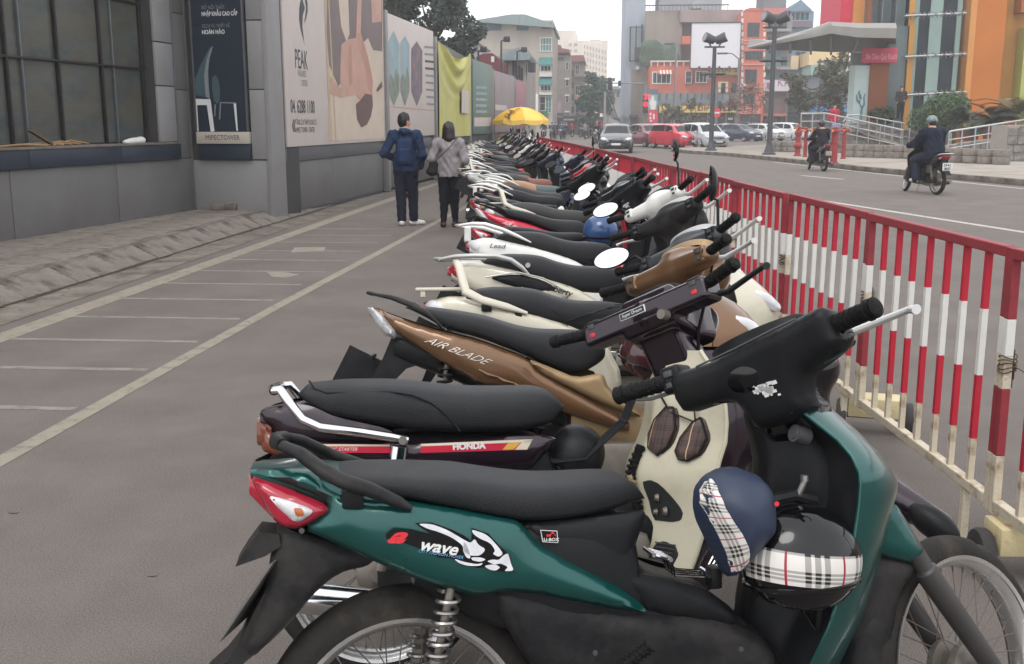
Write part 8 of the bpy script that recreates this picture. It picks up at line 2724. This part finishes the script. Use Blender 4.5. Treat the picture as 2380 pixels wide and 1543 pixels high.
obj('brush_drawing',mb,mat('umbrella_print',(70,52,44),.7),t)
SIT=dict(head=(.0,.06,.70),neck=(0,.03,.63),chest=(0,.0,.54),belly=(0,-.03,.42),hip=(0,-.05,.32),shL=(-.11,.02,.60),shR=(.11,.02,.60),elL=(-.15,.09,.46),wrL=(-.08,.19,.38),elR=(.15,.09,.46),wrR=(.08,.19,.38),hipL=(-.05,-.04,.30),hipR=(.05,-.04,.30),knL=(-.09,.19,.30),knR=(.09,.19,.30),anL=(-.09,.17,.06),anR=(.09,.17,.06),toeL=(-.1,.25,.03),toeR=(.1,.25,.03))
p=at(1207,320,UY+.4)
figure('person','seated person in black under the yellow umbrella',(p.x,UY+.5,0),radians(150),1.65,SIT,cloth('black_coat',(30,30,36)),cloth('black_trousers',(30,30,36)),BLKP,HAIRM,res=.018)
st_=obj('stool',MB().lathe([(0,.40),(.17,.40),(.17,.44),(0,.44)],n=14).tube([(.12,.12,0),(.1,.1,.4)],.015,6).tube([(-.12,.12,0),(-.1,.1,.4)],.015,6).tube([(.12,-.12,0),(.1,-.1,.4)],.015,6).tube([(-.12,-.12,0),(-.1,-.1,.4)],.015,6),mat('plastic_blue',(70,84,120),.5),loc=(p.x+.03,UY+.55,0))
st_['label']='low stool under the person in black beneath the umbrella';st_['category']='stool';st_['kind']='thing'
BX=40.5
bpx=at(1166,364,BX)
bt_=thing('bicycle','old bicycle with a brown carton standing by the hoarding near the umbrella','bicycle',(bpx.x,BX,0),(0,0,radians(62)))
TW=mesh_of('wheel',MB().lathe([(.32+.018*cos(a),.018*sin(a))for a in np.linspace(0,2*pi,9)[:-1]],ax='y',n=32,close=True),RUB)
sm_=MB()
for k in range(18):
 a=2*pi*k/18
 sm_.tube([(.02*cos(a+.6),.02*(-1)**k,.02*sin(a+.6)),(.305*cos(a),0,.305*sin(a))],.002,4)
SPM=mesh_of('spokes',sm_,ALUD)
for x in(-.52,.52):
 w=obj('wheel',TW,RUB,bt_,loc=(x,0,.335))
 o=obj('spokes',SPM,ALUD,w);o['kind']='stuff'
BF_=mat('bicycle_frame',(96,100,104),.45,metal=.3,var=.2)
obj('frame',MB().tube([(-.52,0,.335),(-.12,0,.30),(.36,0,.66),(.34,0,.76),(-.2,0,.74),(-.12,0,.30)],.018,8).tube([(-.52,0,.335),(-.2,0,.74),(-.23,0,.86)],.015,8).tube([(.52,0,.335),(.36,0,.66),(.32,0,.92)],.017,8),BF_,bt_)
obj('saddle',MB().loft([(-.36,.86,.91,.09),(-.24,.86,.92,.08),(-.08,.87,.90,.025)],n=12),BLKP,bt_)
obj('handlebar',MB().tube([(.2,-.26,.98),(.32,-.2,1.0),(.33,0,.93),(.32,.2,1.0),(.2,.26,.98)],.012,8),CHR,bt_)
obj('rack',MB().box((-.78,-.09,.70),(-.26,.09,.715),.004),BF_,bt_)
cb=thing('carton','brown cardboard carton tied on the back of the bicycle','carton',(bpx.x,BX,0),(0,0,radians(62)))
obj('box',MB().box((-.86,-.28,.718),(-.30,.28,1.12),.01),mat('cardboard',(142,96,58),.9,var=.15,scale=4),cb)
obj('tape',MB().box((-.862,-.03,.716),(-.298,.03,1.123),.002),mat('tape',(176,140,96),.4),cb)
# TRAFFIC FAR DOWN THE STREET
t0,_=figure('person','far rider',(0,0,0),0,1.6,(lambda J:(setattr(J,'get',(lambda k,d=None:True if k=='seated'else None)),J)[1])(_J(SEATED_)),cloth('far_coat',(44,46,54)),MATS['black_trousers'],BLKP,None,hat=MATS['helmet_dark'],res=.03)
fm_=merged(t0)
for ch in list(t0 .children):
 bpy.data.objects.remove(ch)
bpy.data.objects.remove(t0)
HC=[('white',(206,206,206)),('red',(176,50,64)),('blue',(70,90,130)),('dark',(44,46,50)),('silver',(150,156,160)),('pink',(196,110,130))]
CC=[('dark',(40,42,52)),('grey',(104,104,108)),('red',(150,44,56)),('blue',(56,68,96)),('brown',(92,74,64))]
RIDERM={}
for hn,hc in HC:
 for cn,cc_ in CC:
  me=fm_.copy()
  for i,m in enumerate(me.materials):
   if m.name=='helmet_dark':
    me.materials[i]=mat('far_helmet_'+hn,hc,.3)
   elif m.name=='far_coat':
    me.materials[i]=mat('far_coat_'+cn,cc_,.85)
  RIDERM[hn,cn]=me
rz=random.Random(5)
spots=[(1386,332),(1372,324),(1358,327),(1344,322),(1392,318),(1330,320),(1316,322),(1302,323),(1288,324),(1274,326),(1262,328),(1364,312),(1348,311),(1334,310),(1320,311),(1306,312),(1292,312),(1278,313),(1380,309),(1400,310),(1410,308),(1440,306),(1268,316),(1354,305),(1338,304),(1326,304),(1312,304),(1298,304),(1284,305),(1370,303),(1388,303),(1258,307)]
for i,(x,y)in enumerate(spots):
 x,y=x+rz.uniform(-7,7),y+rz.uniform(-3,5)
 p=gp(x,y)
 hdn=radians(rz.choice((90,92,88,90,-90))+rz.uniform(-10,10))
 o=bpy.data.objects.new('motorbike',FARB[rz.choice((7,5,3,0,2))])
 COL.objects.link(o)
 o.location,o.rotation_euler=(p.x,p.y,0),(0,0,hdn)
 o['label'],o['category'],o['group']='small distant motorbike in the dense traffic at the street end','motorbike','distant motorbikes in traffic'
 hn,cn=rz.choice(HC)[0],rz.choice(CC)[0]
 o=bpy.data.objects.new('person',RIDERM[hn,cn])
 COL.objects.link(o)
 o.location,o.rotation_euler=(p.x+.3*cos(hdn),p.y+.3*sin(hdn),.02),(0,0,hdn-pi/2)
 o['label'],o['category'],o['group']='distant rider with %s helmet and %s jacket in the traffic'%(hn,cn),'person','distant riders, %s helmet %s jacket'%(hn,cn)
# AIR
hz=bpy.data.materials.new('haze')
hz.use_nodes=True
n_=hz.node_tree
n_.nodes.clear()
vo=n_.nodes.new('ShaderNodeVolumePrincipled')
vo.inputs['Color'].default_value=(.98,.985,1,1)
vo.inputs['Density'].default_value=.0013
vo.inputs['Anisotropy'].default_value=.2
mo=n_.nodes.new('ShaderNodeOutputMaterial')
n_.links.new(vo.outputs[0],mo.inputs['Volume'])
obj('haze',MB().box((-170,-40,-1),(310,605,62)),hz,kind='stuff',smooth=0)
